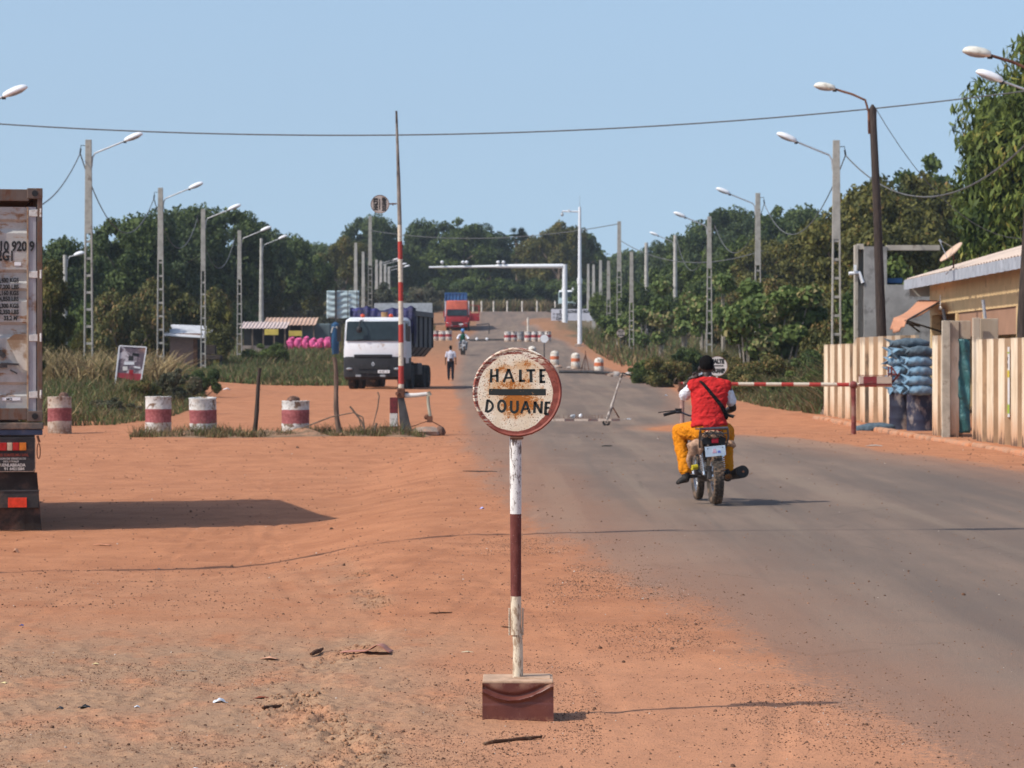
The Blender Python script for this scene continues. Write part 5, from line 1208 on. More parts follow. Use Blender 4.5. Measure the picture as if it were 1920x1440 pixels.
# ------------------------------------------------------------------ the container lorry at the left edge
def rusty(name, base, rust=(0.13, 0.052, 0.028), amt=.5, mid=(0.30, 0.17, 0.095), streak=(2.2, 2.2, .5), sc_=2.2, rough=.65):
    g = G(name); g.co = g.raw; n1 = g.noise(sc_, 6, .65, stretch=streak); n2 = g.noise(9, 5, .7); n3 = g.noise(34, 4, .7)
    f = g.ma('ADD', g.ma('MULTIPLY', n1, .7), g.ma('MULTIPLY', n2, .3))
    col = g.mix(g.ss(n2, .35, .65), tuple(v * .82 for v in base), base)
    col = g.mix(g.ss(f, .62 - .2 * amt, .70 - .2 * amt), col, mid); col = g.mix(g.ss(f, .67 - .2 * amt, .76 - .2 * amt), col, rust)
    col = g.mix(g.ss(n3, .66, .72), col, (0.10, 0.05, 0.03)); return g.done(col, rough, n2, .004, .5)
def container_lorry():
    d = 33.2; xr = X(80, d); z0 = Gz(xr, d) - .02; rz = R(11.5)
    t = thing('semi_trailer', 'rear of a dark lorry trailer with torn mudflaps and red lamps at the left edge', 'lorry', (xr, d, z0), rz)
    c = thing('shipping_container', 'rust-streaked grey shipping container with lettered doors, loaded on the lorry at the left edge', 'container', (xr, d, z0 + 1.235), rz)
    S = 1 / 168.5; U = lambda px: (px - 80) * S; Zt = lambda py: (1001 - py) * S; Zc = lambda py: (1001 - py) * S - 1.235
    grey = rusty('container_grey', (0.36, 0.36, 0.365), amt=.62); dark = rusty('container_frame', (0.15, 0.11, 0.09), amt=.75, mid=(.14, .07, .042), rust=(.09, .038, .024)); side = rusty('container_side', (0.34, 0.26, 0.20), amt=.5)
    white = rusty('door_white', (0.47, 0.455, 0.43), amt=.50, streak=(.8, 1, 2.4), sc_=2.6); edge = simple('door_edge_grey', (0.34, 0.34, 0.36), .12, 4, .6, dirt=(.2, .12, .08), dirtamt=.25)
    Wd = 2.44; H = 2.59; L = 6.06; y_ = 0
    mb = MB()     # frame: posts, rails
    for ux in (-.03, -Wd + .03): mb.box((ux, .05, H / 2), (.055, .10, H - .22)); mb.box((ux, L - .05, H / 2), (.06, .10, H - .22))
    mb.box((-Wd / 2, .045, H - .075), (Wd - .30, .09, .13)); mb.box((-Wd / 2, .045, .085), (Wd - .34, .09, .13)); mb.box((-Wd / 2, L - .05, H - .06), (Wd - .3, .1, .1)); mb.box((-Wd / 2, L - .05, .06), (Wd - .3, .1, .1))
    for ux in (-.03, -Wd + .03): mb.box((ux, L / 2, H - .04), (.06, L - .3, .07)); mb.box((ux, L / 2, .08), (.06, L - .3, .14))
    mb.build('frame', dark, c, bevel=.006)
    for ux in (-.085, -Wd + .085):
        for yy in (.08, L - .08):
            for zz in (.06, H - .055):
                mb = MB(); mb.box((ux, yy, zz), (.17, .178, .118)); cc = mb.build('corner_casting', dark, c, bevel=.008)
                if yy < 1: mb = MB(); mb.lathe([(.035, 0), (.035, .004)], 14, (ux + .0, -.0122, zz), Matrix.Rotation(R(90), 3, 'X')); mb.build('slot', M['black'], cc)
    mb = MB()     # roof and side walls, trapezoid corrugation
    mb.box((-Wd / 2, L / 2, H - .03), (Wd - .12, L - .2, .02))
    n = 60
    for ux, sg in ((-.035, 1), (-Wd + .035, -1)):
        vs = []; 
        for i in range(n + 1):
            yy = .1 + (L - .2) * i / n; q = (0, .03, .03, 0)[i % 4] * sg; vs += [(ux - q, yy, .15), (ux - q, yy, H - .07)]
        mb.add(vs, [(2 * i, 2 * i + 2, 2 * i + 3, 2 * i + 1) for i in range(n)])
    mb.add([(-.06, L - .05, .1), (-Wd + .06, L - .05, .1), (-Wd + .06, L - .05, H - .1), (-.06, L - .05, H - .1)], [(0, 1, 2, 3)])
    mb.build('side_wall', side, c)
    # doors : corrugated bands
    def door(u0, u1):
        mb = MB(); prof = [(0, Zc(780)), (0, Zc(745)), (.035, Zc(741)), (.035, Zc(724)), (0, Zc(719)), (0, Zc(637)), (.035, Zc(630)), (.035, Zc(612)), (.0, Zc(606)), (0, Zc(568)), (.035, Zc(563)), (.035, Zc(548)), (0, Zc(543)), (0, Zc(534)), (.035, Zc(529)), (.035, Zc(514)), (0, Zc(508)), (0, Zc(440)), (.038, Zc(432)), (.038, Zc(419)), (.0, Zc(414)), (0, Zc(391))]
        vs = []
        for y_, z in prof: vs += [(u1, .055 + y_, z), (u0, .055 + y_, z)]
        mb.add(vs, [(2 * i, 2 * i + 1, 2 * i + 3, 2 * i + 2) for i in range(len(prof) - 1)])
        dd = mb.build('door', white, c)
        return dd
    dR = door(U(53), -Wd / 2 - .01); dL = door(-Wd / 2 - .03, -Wd + .12)
    mb = MB(); mb.box(((U(52) + U(68.5)) / 2, .045, (Zc(391) + Zc(778)) / 2), (U(68.5) - U(52), .045, Zc(391) - Zc(778))); mb.build('door_stile', edge, dR, bevel=.004)
    mb = MB(); mb.box((U(52.2), .02, (Zc(391) + Zc(778)) / 2), (.018, .02, Zc(391) - Zc(778))); mb.build('weather_strip', simple('cream_strip', (.46, .36, .25), .2, 6, .7, dirt=(.25, .12, .06)), dR)
    mb = MB(); mb.box(((U(68.6) + U(74)) / 2, .07, (Zc(386) + Zc(782)) / 2), (U(74) - U(68.6), .06, Zc(386) - Zc(782))); mb.build('door_gap', M['black'], c)
    for py in (402, 517, 635.5, 742):
        mb = MB(); mb.add([(U(55), .008, Zc(py + 6.5)), (U(79), .008, Zc(py + 7)), (U(79), .008, Zc(py - 7)), (U(55), .008, Zc(py - 5)), (U(55), .05, Zc(py + 6.5)), (U(79), .05, Zc(py + 7)), (U(79), .05, Zc(py - 7)), (U(55), .05, Zc(py - 5))],
            [(0, 1, 2, 3), (7, 6, 5, 4), (0, 4, 5, 1), (3, 2, 6, 7), (0, 3, 7, 4), (1, 5, 6, 2)]); mb.tube([(U(76.5), .004, Zc(py + 8)), (U(76.5), .004, Zc(py - 8))], .013, 8); mb.build('hinge', M['hinge'], dR, bevel=.003)
    # lock rods, only partly in view
    for ux in (U(6) - .18, U(6) - .55, -Wd * .62, -Wd * .85):
        mb = MB(); mb.tube([(ux, .02, Zc(788)), (ux, .02, Zc(385))], .02, 8); mb.build('lock_rod', M['galv'], dL if ux < -1.25 else dR)
    mb = MB(); mb.box((U(-12), .03, Zc(688)), (.32, .03, .05)); mb.bar((U(3), .02, Zc(684)), (U(36), .02, Zc(686)), .022); mb.bar((U(20), .025, Zc(696)), (U(33), .025, Zc(703)), .016); mb.bar((U(-8), .02, Zc(655)), (U(10), .02, Zc(672)), .05); mb.build('lock_handle', M['steel_dark'], dR)
    # folded cover panel pale
    mb = MB(); mb.add([(U(14), .03, Zc(640)), (U(28), .018, Zc(629)), (U(52), .018, Zc(629)), (U(52), .03, Zc(640)), (U(52), .03, Zc(698)), (U(40), .03, Zc(694))], [(3, 2, 1, 0), (5, 4, 3, 0)]); mb.build('cover_plate', simple('cream_plate', (.58, .54, .46), .1, 5, .6, dirt=(.3, .2, .12)), dR)
    def txt(s, size, px, py, par, bold=.006, sx=.8, mat='letter', yy=.052, align='RIGHT'):
        mb = MB(); add_text(mb, s, size, (U(px), yy, Zc(py)), align=align, depth=.0012, bold=bold, sx=sx); mb.build('lettering', M[mat], par)
    txt('010 920', .150, 51, 473, dR, .006, .74); txt('9', .150, 65, 473, dR, .006, .74, yy=.0195)
    txt('22G1', .150, 28, 491, dR, .006, .72)
    for i, (s, py) in enumerate((('30,480 KGS', 532), ('67,200 LBS', 544.5), ('2,160 KGS', 556), ('4,850 LBS', 567), ('28,300 KGS', 580), ('62,350 LBS', 591.5), ('33.2 M³', 603))):
        txt(s, .068, 36, py, dR, .003, .78, yy=.049)
    mb = MB(); mb.box((U(34), .051, Zc(497.5)), (.072, .003, .038)); mb.box((U(22.5), .051, Zc(750.5)), (.20, .003, .034)); lb = mb.build('sticker', M['lamp_white'], dR); mb = MB(); add_text(mb, 'MCI', .036, (U(13), .0485, Zc(752.8)), depth=.001, bold=.001); mb.build('lettering', M['letter'], dR)
    # trailer
    chassis = simple('trailer_paint', (0.10, 0.085, 0.075), .3, 4, .7, dirt=(.22, .15, .11), dirtamt=.45); blue = simple('blue_beam', (0.065, 0.085, 0.14), .3, 3, .7, dirt=(.17, .13, .11), dirtamt=.5)
    mb = MB(); mb.box((-Wd / 2 + .005, .10, Zt(801)), (Wd + .01, .22, .075)); mb.build('bolster', chassis, t, bevel=.01)
    mb = MB(); mb.box((-Wd / 2, .08, Zt(813)), (Wd, .14, .062)); mb.build('bumper_beam', blue, t, bevel=.006)
    mb = MB()
    for ux in (-.8, -1.64): mb.box((ux, 3.6, Zt(822)), (.12, 7.0, .22))
    for yy in (.9, 2.2, 3.4, 4.8, 6.0): mb.box((-Wd / 2, yy, Zt(818)), (Wd - .1, .10, .12))
    mb.build('chassis', chassis, t)
    # lamp board
    mb = MB(); r_ = .03
    bx0, bx1, bz0, bz1 = -1.10, U(66), Zt(886), Zt(822)
    mb.box(((bx0 + bx1) / 2, .0, (bz0 + bz1) / 2), (bx1 - bx0, .02, bz1 - bz0)); b = mb.build('lamp_board', simple('board_black', (.028, .024, .026), .3, 6, .55, dirt=(.12, .08, .06), dirtamt=.3), t, bevel=.008)
    mb = MB()
    for a_, b_ in (((bx0, bz0), (bx1 - .02, bz0)), ((bx1 - .02, bz0), (bx1, bz0 + .03)), ((bx1, bz0 + .03), (bx1, bz1 - .02))): mb.bar((a_[0], -.014, a_[1]), (b_[0], -.014, b_[1]), .008)
    mb.build('board_edge', simple('faded_edge', (.30, .20, .15), .2, 8, .8), b)
    for (a_, b_, m_) in ((37, 49.5, 'lamp_amber'), (24.5, 36, 'lamp_red'), (14.5, 23.5, 'lamp_clear'), (-4, 13.5, 'lamp_red'), (-24, -5, 'lamp_red')):
        mb = MB(); mb.box(((U(a_) + U(b_)) / 2, -.018, (Zt(832) + Zt(846.5)) / 2), (U(b_) - U(a_), .03, Zt(832) - Zt(846.5))); mb.build('tail_lamp', M[m_], b, bevel=.003)
    def tx(s, size, px, py, mat, bold=.002, sx=.95):
        mb = MB(); add_text(mb, s, size, (U(px), -.0115, Zt(py)), align='RIGHT', depth=.0012, bold=bold, sx=sx); mb.build('lettering', M[mat], b)
    tx('LLERES SORPZUMU SARL', .043, 54, 857.5, 'letter_red', .001, .82); tx('CION DE VEHICULOS', .030, 49, 863.5, 'letter_white', .0008, 1.05); tx('INDUSTRIALES', .028, 36, 868.8, 'letter_white', .0008)
    tx('FUENLABRADA', .046, 48, 876.5, 'letter_white', .002); tx('91 6421584', .042, 46, 883.3, 'letter_white', .002, 1.1)
    # mudflaps and wheels
    flap = simple('mudflap_rubber', (0.035, 0.026, 0.022), .35, 3, .9, dirt=(.10, .055, .04), dirtamt=.5)
    mb = MB(); z1, z2 = Zt(888), .03
    mb.grid(lambda u, v: (-.72 + u * (.66 + .05 * (1 - v)), .05 + .02 * math.sin(u * 5 + v * 3), z2 + (z1 - z2) * v), 8, 8); mb.build('mudflap', flap, t, solid=.014)
    mb = MB(); mb.grid(lambda u, v: (-Wd + .06 + u * .68, .05 + .02 * math.sin(u * 5 + v * 3), z2 + (z1 - z2) * v), 8, 8); mb.build('mudflap', flap, t, solid=.014)
    mb = MB(); mb.box((-.385, .012, (Zt(922) + Zt(955)) / 2), (.69, .03, Zt(922) - Zt(955))); mb.build('flap_panel', simple('panel_black', (.04, .037, .036), .2, 6, .7, dirt=(.12, .08, .06)), t, bevel=.01)
    mb = MB(); mb.box((-.385, .00, Zt(922)), (.70, .02, .012)); mb.build('flap_edge', M['steel_dark'], t)
    mb = MB(); mb.box(((U(16) + U(50.5)) / 2, -.012, Zt(944)), (U(50.5) - U(16), .008, .108)); mb.build('reflector', M['refl_red'], t, bevel=.002)
    for yy in (.85, 2.15, 3.45):
        for ux in (-.32, -Wd + .32):
            mb = MB(); Mx = Matrix.Rotation(R(90), 3, 'Y'); mb.lathe([(.28, -.2), (.44, -.25), (.50, -.22), (.52, -.1), (.52, .1), (.50, .22), (.44, .25), (.28, .2)], 28, (ux, yy, .50), Mx); ty = mb.build('wheel', M['rubber'], t, smooth=40)
            mb = MB(); mb.lathe([(.0, .12), (.10, .14), (.12, .05), (.28, .18), (.29, .19), (.29, -.19), (.0, -.15)], 20, (ux, yy, .50), Mx); mb.build('rim', M['galv'], ty, smooth=40)
        mb = MB(); mb.tube([(-.2, yy, .5), (-Wd + .2, yy, .5)], .06, 8); mb.build('axle', M['steel_dark'], t)
    for ux in (-.6, -1.84): mb = MB(); mb.box((ux, 6.4, .62), (.12, .12, 1.1)); mb.build('landing_leg', M['steel_dark'], t)
    mb = MB(); mb.box((-Wd / 2, 5.2, Zt(822) + .02), (1.0, 3.0, .10)); mb.build('coupling_plate', M['steel_dark'], t)
    # hanging hook
    mb = MB(); mb.tube([(U(70), -.01, Zt(819)), (U(74), -.01, Zt(832))], .014, 6)
    pts = [(U(72.5) + .018 * math.cos(a), -.01, Zt(848) + .085 * math.sin(a)) for a in [i * math.pi / 8 for i in range(17)]]; mb.tube(pts, .006, 6, cap=False); mb.build('chain_hook', M['rust'], t)
for nm, c, ro in (('lamp_amber', (.60, .17, .02), .3), ('lamp_red', (.42, .02, .015), .3), ('lamp_clear', (.55, .42, .30), .35), ('refl_red', (.75, .055, .02), .35), ('letter_red', (.34, .08, .05), .8), ('letter_white', (.50, .46, .42), .8), ('hinge', (.62, .60, .56), .5)):
    M[nm] = simple(nm, c, .18, 20, ro, dirt=(.25, .16, .1) if nm in ('hinge', 'letter_white') else None, dirtamt=.25, dscale=14)
container_lorry()

# ------------------------------------------------------------------ oncoming lorries
M['glass_dark'] = simple('windscreen', (0.022, 0.034, 0.040), .3, 1.2, .25, spec=.22)
M['truck_white'] = simple('cab_white', (0.72, 0.74, 0.77), .05, 2, .35, dirt=(.5, .42, .36), dirtamt=.15)
M['truck_dark'] = simple('bumper_dark', (0.017, 0.017, 0.020), .25, 4, .6, dirt=(.08, .055, .045), dirtamt=.15)
M['cab_red'] = simple('cab_red', (0.34, 0.022, 0.028), .15, 2, .4, dirt=(.3, .15, .12), dirtamt=.2)
M['cab_red_top'] = simple('cab_red_faded', (0.55, 0.12, 0.07), .15, 2, .5)
M['cont_blue'] = simple('container_blue', (0.035, 0.12, 0.30), .2, 1.5, .6, dirt=(.1, .12, .18), dirtamt=.3)
M['tip_grey'] = simple('tipper_grey', (0.10, 0.10, 0.105), .2, 1.2, .6, dirt=(.17, .14, .12), dirtamt=.4)
M['tarp_blue'] = simple('blue_tarpaulin', (0.014, 0.013, 0.060), .6, 4, .55, .03, dirt=(.05, .05, .20), dirtamt=.3)
M['headlamp'] = simple('headlamp', (.34, .36, .38), .2, 20, .15, metal=.3)
def wheel(par, x, y, r, w_, name='wheel', rimmat='galv', side=1):
    mb = MB(); Mx = Matrix.Rotation(R(90), 3, 'Y'); h = w_ / 2
    mb.lathe([(r * .55, -h * .8), (r * .9, -h), (r * .98, -h * .8), (r, -h * .4), (r, h * .4), (r * .98, h * .8), (r * .9, h), (r * .55, h * .8)], 28, (x, y, r), Mx); o = mb.build(name, M['rubber'], par, smooth=40)
    mb = MB(); mb.lathe([(.0, side * h * .4), (r * .25, side * h * .6), (r * .3, side * h * .2), (r * .55, side * h * .7), (r * .56, -side * h * .7), (0, -side * h * .5)], 18, (x, y, r), Mx); mb.build('rim', M[rimmat], o, smooth=40)
def cab(t, W_, zb, zw0, zw1, zt, white, top, dark='truck_dark', depth=2.2, mirrors=True, bt=.66):
    """forward-control cab facing -Y, front face at y=0"""
    h = W_ / 2
    def loft(mb, secs):   # secs: (z, y_front, halfwidth)
        vs = []
        for z, yf, hw in secs:
            c_ = .16
            vs += [(-hw, depth, z), (-hw, yf + c_ * 1.6, z), (-hw + c_ * .5, yf + c_ * .4, z), (-hw + c_ * 1.6, yf, z), (hw - c_ * 1.6, yf, z), (hw - c_ * .5, yf + c_ * .4, z), (hw, yf + c_ * 1.6, z), (hw, depth, z)]
        m = 8; fs = []
        for i in range(len(secs) - 1):
            for j in range(m): fs.append((i * m + j, i * m + (j + 1) % m, (i + 1) * m + (j + 1) % m, (i + 1) * m + j))
        fs.append(tuple(range(m - 1, -1, -1))); fs.append(tuple((len(secs) - 1) * m + j for j in range(m))); mb.add(vs, fs)
    mb = MB(); loft(mb, [(zb + bt - .04, .0, h), (zb + bt + .09, -.02, h), (zw0, .02, h), (zw1, .22, h * .97), (zw1 + .06, .25, h * .965)]); b = mb.build('cab_body', M[white], t, smooth=25)
    mb = MB(); loft(mb, [(zw1 + .061, .24, h * .965), (zt - .10, .34, h * .95), (zt, .55, h * .86)]); mb.build('roof', M[top], b, smooth=25)
    mb = MB(); mb.add([(-h * .90, .005, zw0 + .03), (h * .90, .005, zw0 + .03), (h * .88, .195, zw1 + .01), (-h * .88, .195, zw1 + .01), (-h * .90, .06, zw0 + .03), (h * .90, .06, zw0 + .03), (h * .88, .25, zw1 + .01), (-h * .88, .25, zw1 + .01)],
        [(0, 1, 2, 3), (7, 6, 5, 4), (0, 4, 5, 1), (3, 2, 6, 7), (0, 3, 7, 4), (1, 5, 6, 2)]); ws = mb.build('windscreen', M['glass_dark'], b)
    for v in ws.data.vertices: v.co.y -= .03
    for sx in (-1, 1):
        mb = MB(); mb.add([(sx * (h + .004), .45, zw0 + .05), (sx * (h + .004), 1.35, zw0 + .05), (sx * (h * .975 + .004), 1.3, zw1 - .05), (sx * (h * .975 + .004), .6, zw1 - .05)], [(0, 1, 2, 3)]); mb.build('side_window', M['glass_dark'], b)
        mb = MB(); mb.box((sx * (h + .004), .95, (zw0 + zb + .7) / 2 + .0), (.012, .9, .9)); mb.build('door', M[white], b, bevel=.01)
    mb = MB(); loft(mb, [(zb, .12, h * .97), (zb + .12, -.03, h), (zb + bt - .1, -.06, h), (zb + bt, -.035, h * .985)]); bm = mb.build('bumper', M[dark], t, smooth=25)
    mb = MB(); mb.box((0, -.065, zb + .50), (W_ * .48, .03, .13)); mb.box((0, -.067, zb + .31), (W_ * .46, .03, .12)); mb.build('grille', M['black'], bm)
    mb = MB(); mb.box((0, -.06, zb + bt + .04), (W_ * .62, .05, .11)); mb.build('upper_grille', M[dark], bm, bevel=.01)
    for sx in (-1, 1):
        mb = MB(); mb.ball((sx * h * .78, -.05, zb + .44), (.13, .04, .055), 12, 8); mb.build('headlight', M['headlamp'], bm, smooth=60)
        mb = MB(); mb.box((sx * h * .40 - .1, -.09, zb + .16), (.22, .03, .09)); mb.build('fog_lamp', M['headlamp'], bm, bevel=.01)
        if mirrors:
            mb = MB(); mb.tube([(sx * h * .95, .3, zw1), (sx * (h + .17), .1, zw1 - .02), (sx * (h + .17), .08, zw1 - .2)], .018, 6); mb.box((sx * (h + .17), .1, zw1 - .5), (.16, .08, .62)); mb.build('mirror', M[dark], b, bevel=.02)
    mb = MB(); mb.box((.44, -.1, zb + .33), (.48, .012, .12)); pl = mb.build('number_plate', M['lamp_white'], bm)
    for s_ in (-1, 1):
        mb = MB(); mb.bar((s_ * .5 - .3, -.04, zw0 + .06), (s_ * .5 + .25, -.012, zw0 + .12), .02); mb.build('wiper', M['black'], b)
    return b, bm
def tipper():
    d = 121; xc = X(700, d); z0 = Gz(xc, d) - .02; t = thing('tipper_lorry', 'white cabbed tipper lorry with a grey tipping body parked facing the camera on the left', 'lorry', (xc, d, z0), R(-6.0))
    Wd = 2.50
    b, bm = cab(t, Wd, .42, 1.96, 2.78, 2.96, 'truck_white', 'truck_white', bt=.93)
    mb = MB(); mb.add([(0, -.075, 1.16), (.075, -.075, 1.05), (0, -.075, .94), (-.075, -.075, 1.05), (0, -.075, 1.10), (.035, -.075, 1.05), (0, -.075, 1.00), (-.035, -.075, 1.05)], [(0, 4, 5, 1), (1, 5, 6, 2), (2, 6, 7, 3), (3, 7, 4, 0)]); mb.build('badge', M['chrome'], bm)
    mb = MB(); add_text(mb, 'AB 4021 CD', .10, (.23, -.107, .715), depth=.001, bold=.002, sx=.8); mb.build('lettering', M['letter'], bm)
    for px_ in (-.58, .58): mb = MB(); mb.ball((px_ + .05, .6, 3.02), (.10, .1, .08), 8, 6); mb.build('beacon', M['beacon'], b)
    mb = MB(); mb.lathe([(.13, 0), (.14, .24)], 12, (.35, .7, 2.93)); mb.build('roof_bucket', M['bucket'], b)
    mb = MB(); mb.tube([(-.45, .4, 2.85), (-.52, -.12, 2.8), (-.55, -.2, 2.55)], .025, 6); mb.ball((-.55, -.18, 2.45), (.13, .09, .14), 8, 6); mb.build('ramp_mirror', M['truck_dark'], b)
    mb = MB(); mb.box((0, 4.6, 1.0), (.9, 8.0, .28)); mb.box((0, 2.6, 1.35), (2.3, .25, .9)); mb.build('chassis', M['truck_dark'], t)
    # tipping body
    y0, y1 = 2.55, 8.6; zb, zt_ = 1.62, 3.28; h = Wd / 2 + .02
    mb = MB(); mb.add([(-h + .35, y0, zb - .25), (h - .35, y0, zb - .25), (h - .35, y1 + .1, zb - .25), (-h + .35, y1 + .1, zb - .25), (-h, y0, zb + .15), (h, y0, zb + .15), (h, y1, zb + .15), (-h, y1, zb + .15), (-h, y0, zt_), (h, y0, zt_), (h, y1, zt_ - .05), (-h, y1, zt_ - .05)],
        [(3, 2, 1, 0), (0, 1, 5, 4), (1, 2, 6, 5), (2, 3, 7, 6), (3, 0, 4, 7), (4, 5, 9, 8), (5, 6, 10, 9), (6, 7, 11, 10), (7, 4, 8, 11)]); body = mb.build('tipping_body', M['tip_grey'], t)
    for sx in (-1, 1):
        mb = MB(); mb.box((sx * (h + .03), (y0 + y1) / 2, zt_ - .12), (.08, y1 - y0, .22)); mb.build('top_rail', M['tip_grey'], body, bevel=.01)
        for i in range(5):
            yy = y0 + .1 + (y1 - y0 - .2) * i / 4; mb = MB(); mb.box((sx * (h + .03), yy, (zb + zt_) / 2), (.06, .13, zt_ - zb - .28)); mb.bar((sx * (h + .02), yy, zb + .2), (sx * (h - .33), yy, zb - .22), .07); mb.build('side_rib', M['truck_dark'], body)
    mb = MB(); mb.add([(-h, y1 + .02, zb + .2), (h, y1 + .02, zb + .2), (h, y1 - .0, zt_ + .42), (-h, y1 - .0, zt_ + .42), (-h, y1 + .1, zb + .2), (h, y1 + .1, zb + .2), (h, y1 + .08, zt_ + .42), (-h, y1 + .08, zt_ + .42)], [(0, 1, 2, 3), (7, 6, 5, 4), (0, 4, 5, 1), (3, 2, 6, 7), (0, 3, 7, 4), (1, 5, 6, 2)]); mb.build('tailgate', M['galv'], body)
    # blue tarpaulin bundled over the front
    r = random.Random(6); mb = MB()
    def tp(u, v):
        a = u * 2 - 1; zz = 3.40 - .14 * math.exp(-((a - .05) / .22) ** 2) + .03 * math.sin(a * 9) + .025 * math.sin(a * 23)
        k = v * math.pi; return (a * (h + .04), y0 - .32 + .62 * (1 - math.cos(k)) / 2 + .02 * math.sin(a * 31), zz * (1 if 0 < v < 1 else 1) - (0 if .2 < v < .8 else .0) - (.55 * abs(math.cos(k)) ** 3) + .022 * math.sin(a * 17 + v * 9))
    mb.grid(tp, 60, 12); mb.grid(lambda u, v: ((u * 2 - 1) * (h + .035), y0 - .31 + .03 * math.sin(u * 40), 2.35 + .55 * v + .02 * math.sin(u * 30)), 40, 3)
    for sx in (-1, 1): mb.grid(lambda u, v: (sx * (h + .06 + .03 * math.sin(u * 12 + v * 5)), y0 - .3 + u * .75, 1.9 + v * 1.48), 8, 8)
    mb.build('tarpaulin', M['tarp_blue'], t, smooth=60)
    for x_ in (-1.02, 1.02): wheel(t, x_, 1.35, .50, .33, side=1 if x_ > 0 else -1); wheel(t, x_, 3.2, .50, .33, side=1 if x_ > 0 else -1)
    for y_ in (6.3, 7.7):
        for x_ in (-.98, .98): wheel(t, x_, y_, .51, .56, rimmat='tip_grey', side=1 if x_ > 0 else -1)
    mb = MB(); mb.box((0, 1.35, .5), (1.9, .12, .12)); mb.box((0, 3.2, .5), (1.9, .12, .12)); mb.box((0, 6.3, .5), (1.7, .16, .16)); mb.box((0, 7.7, .5), (1.7, .16, .16)); mb.build('axle', M['truck_dark'], t)
    for sx in (-1, 1): mb = MB(); mb.box((sx * 1.06, 4.75, .85), (.42, 1.2, .5)); mb.build('fuel_tank', M['steel_dark'], t, bevel=.05)
M['beacon'] = simple('beacon_orange', (.60, .08, .03), .15, 9, .3); M['bucket'] = simple('tan_bucket', (.36, .22, .10), .2, 9, .7)
tipper()
def red_lorry():
    d = 328; xc = X(857, d); z0 = Gz(xc, d); t = thing('red_lorry', 'red cabbed lorry with its driver door open in the far distance', 'lorry', (xc, d, z0), R(1.5))
    b, bm = cab(t, 2.5, .40, 1.62, 2.34, 3.35, 'cab_red', 'cab_red_top', dark='cab_red')
    for sx in (-1, 1): mb = MB(); mb.box((sx * 1.28, .7, 2.45), (.10, .5, 1.7)); mb.build('wind_deflector', M['lamp_white'], b)
    mb = MB(); mb.box((1.25 + .62, .55, 1.50), (1.15, .10, .85)); mb.box((2.42, .5, 2.05), (.10, .1, 1.6)); mb.bar((1.3, .5, 2.85), (2.4, .5, 2.75), .06); mb.build('open_door', M['cab_red'], b)
    mb = MB(); mb.box((0, 5, .95), (2.3, 9.0, .25)); mb.build('chassis', M['truck_dark'], t)
    for x_ in (-1.0, 1.0):
        for y_ in (1.3, 5.5, 7): wheel(t, x_, y_, .5, .35)
    c = thing('shipping_container', 'blue corrugated shipping container on the far red lorry', 'container', (xc, d + 2.5, z0 + 1.10), R(1.5)); c.location = t.matrix_basis.to_3x3() @ Vector((0, 0, 0)) + Vector((xc, d, z0)) + Vector((-.18, 2.55, 1.10))
    mb = MB(); n = 26; H = 3.15; vs = []
    for i in range(n + 1): u = -1.22 + 2.44 * i / n; q = (0, .05)[(i // 2) % 2]; vs += [(u, q, 0), (u, q, H)]
    mb.add(vs, [(2 * i, 2 * i + 2, 2 * i + 3, 2 * i + 1) for i in range(n)])
    mb.add([(-1.22, 0, 0), (-1.22, 9, 0), (-1.22, 9, H), (-1.22, 0, H), (1.22, 0, 0), (1.22, 9, 0), (1.22, 9, H), (1.22, 0, H)], [(0, 3, 2, 1), (4, 5, 6, 7), (3, 7, 6, 2), (1, 2, 6, 5), (0, 1, 5, 4)]); bb = mb.build('container_body', M['cont_blue'], c)
    mb = MB()
    for sx in (-1.2, 1.2): mb.box((sx, -.0, H / 2), (.09, .12, H))
    mb.box((0, -.0, H - .05), (2.44, .12, .12)); mb.build('frame', M['cont_blue'], c)
red_lorry()
def pale_lorry():
    d = 404; xc = X(1064, d); z0 = Gz(xc, d) - .1; t = thing('pale_lorry', 'pale turquoise and white lorry half hidden behind the gantry column', 'lorry', (xc, d, z0), R(-4))
    M['cab_pale'] = simple('cab_pale', (0.40, 0.52, 0.54), .1, 2, .4); b, bm = cab(t, 2.5, .5, 2.0, 2.75, 3.0, 'cab_pale', 'lamp_white')
    mb = MB(); mb.box((0, 5, 1.9), (2.5, 7, 2.2)); mb.build('cargo_body', M['truck_dark'], t)
    for sx in (-.7, .7): mb = MB(); mb.tube([(sx, 1, 2.95), (sx, 1, 3.4)], .12, 8); mb.build('roof_lamp', M['lamp_white'], b)
    for x_ in (-1.0, 1.0):
        for y_ in (1.3, 6): wheel(t, x_, y_, .5, .35)
pale_lorry()
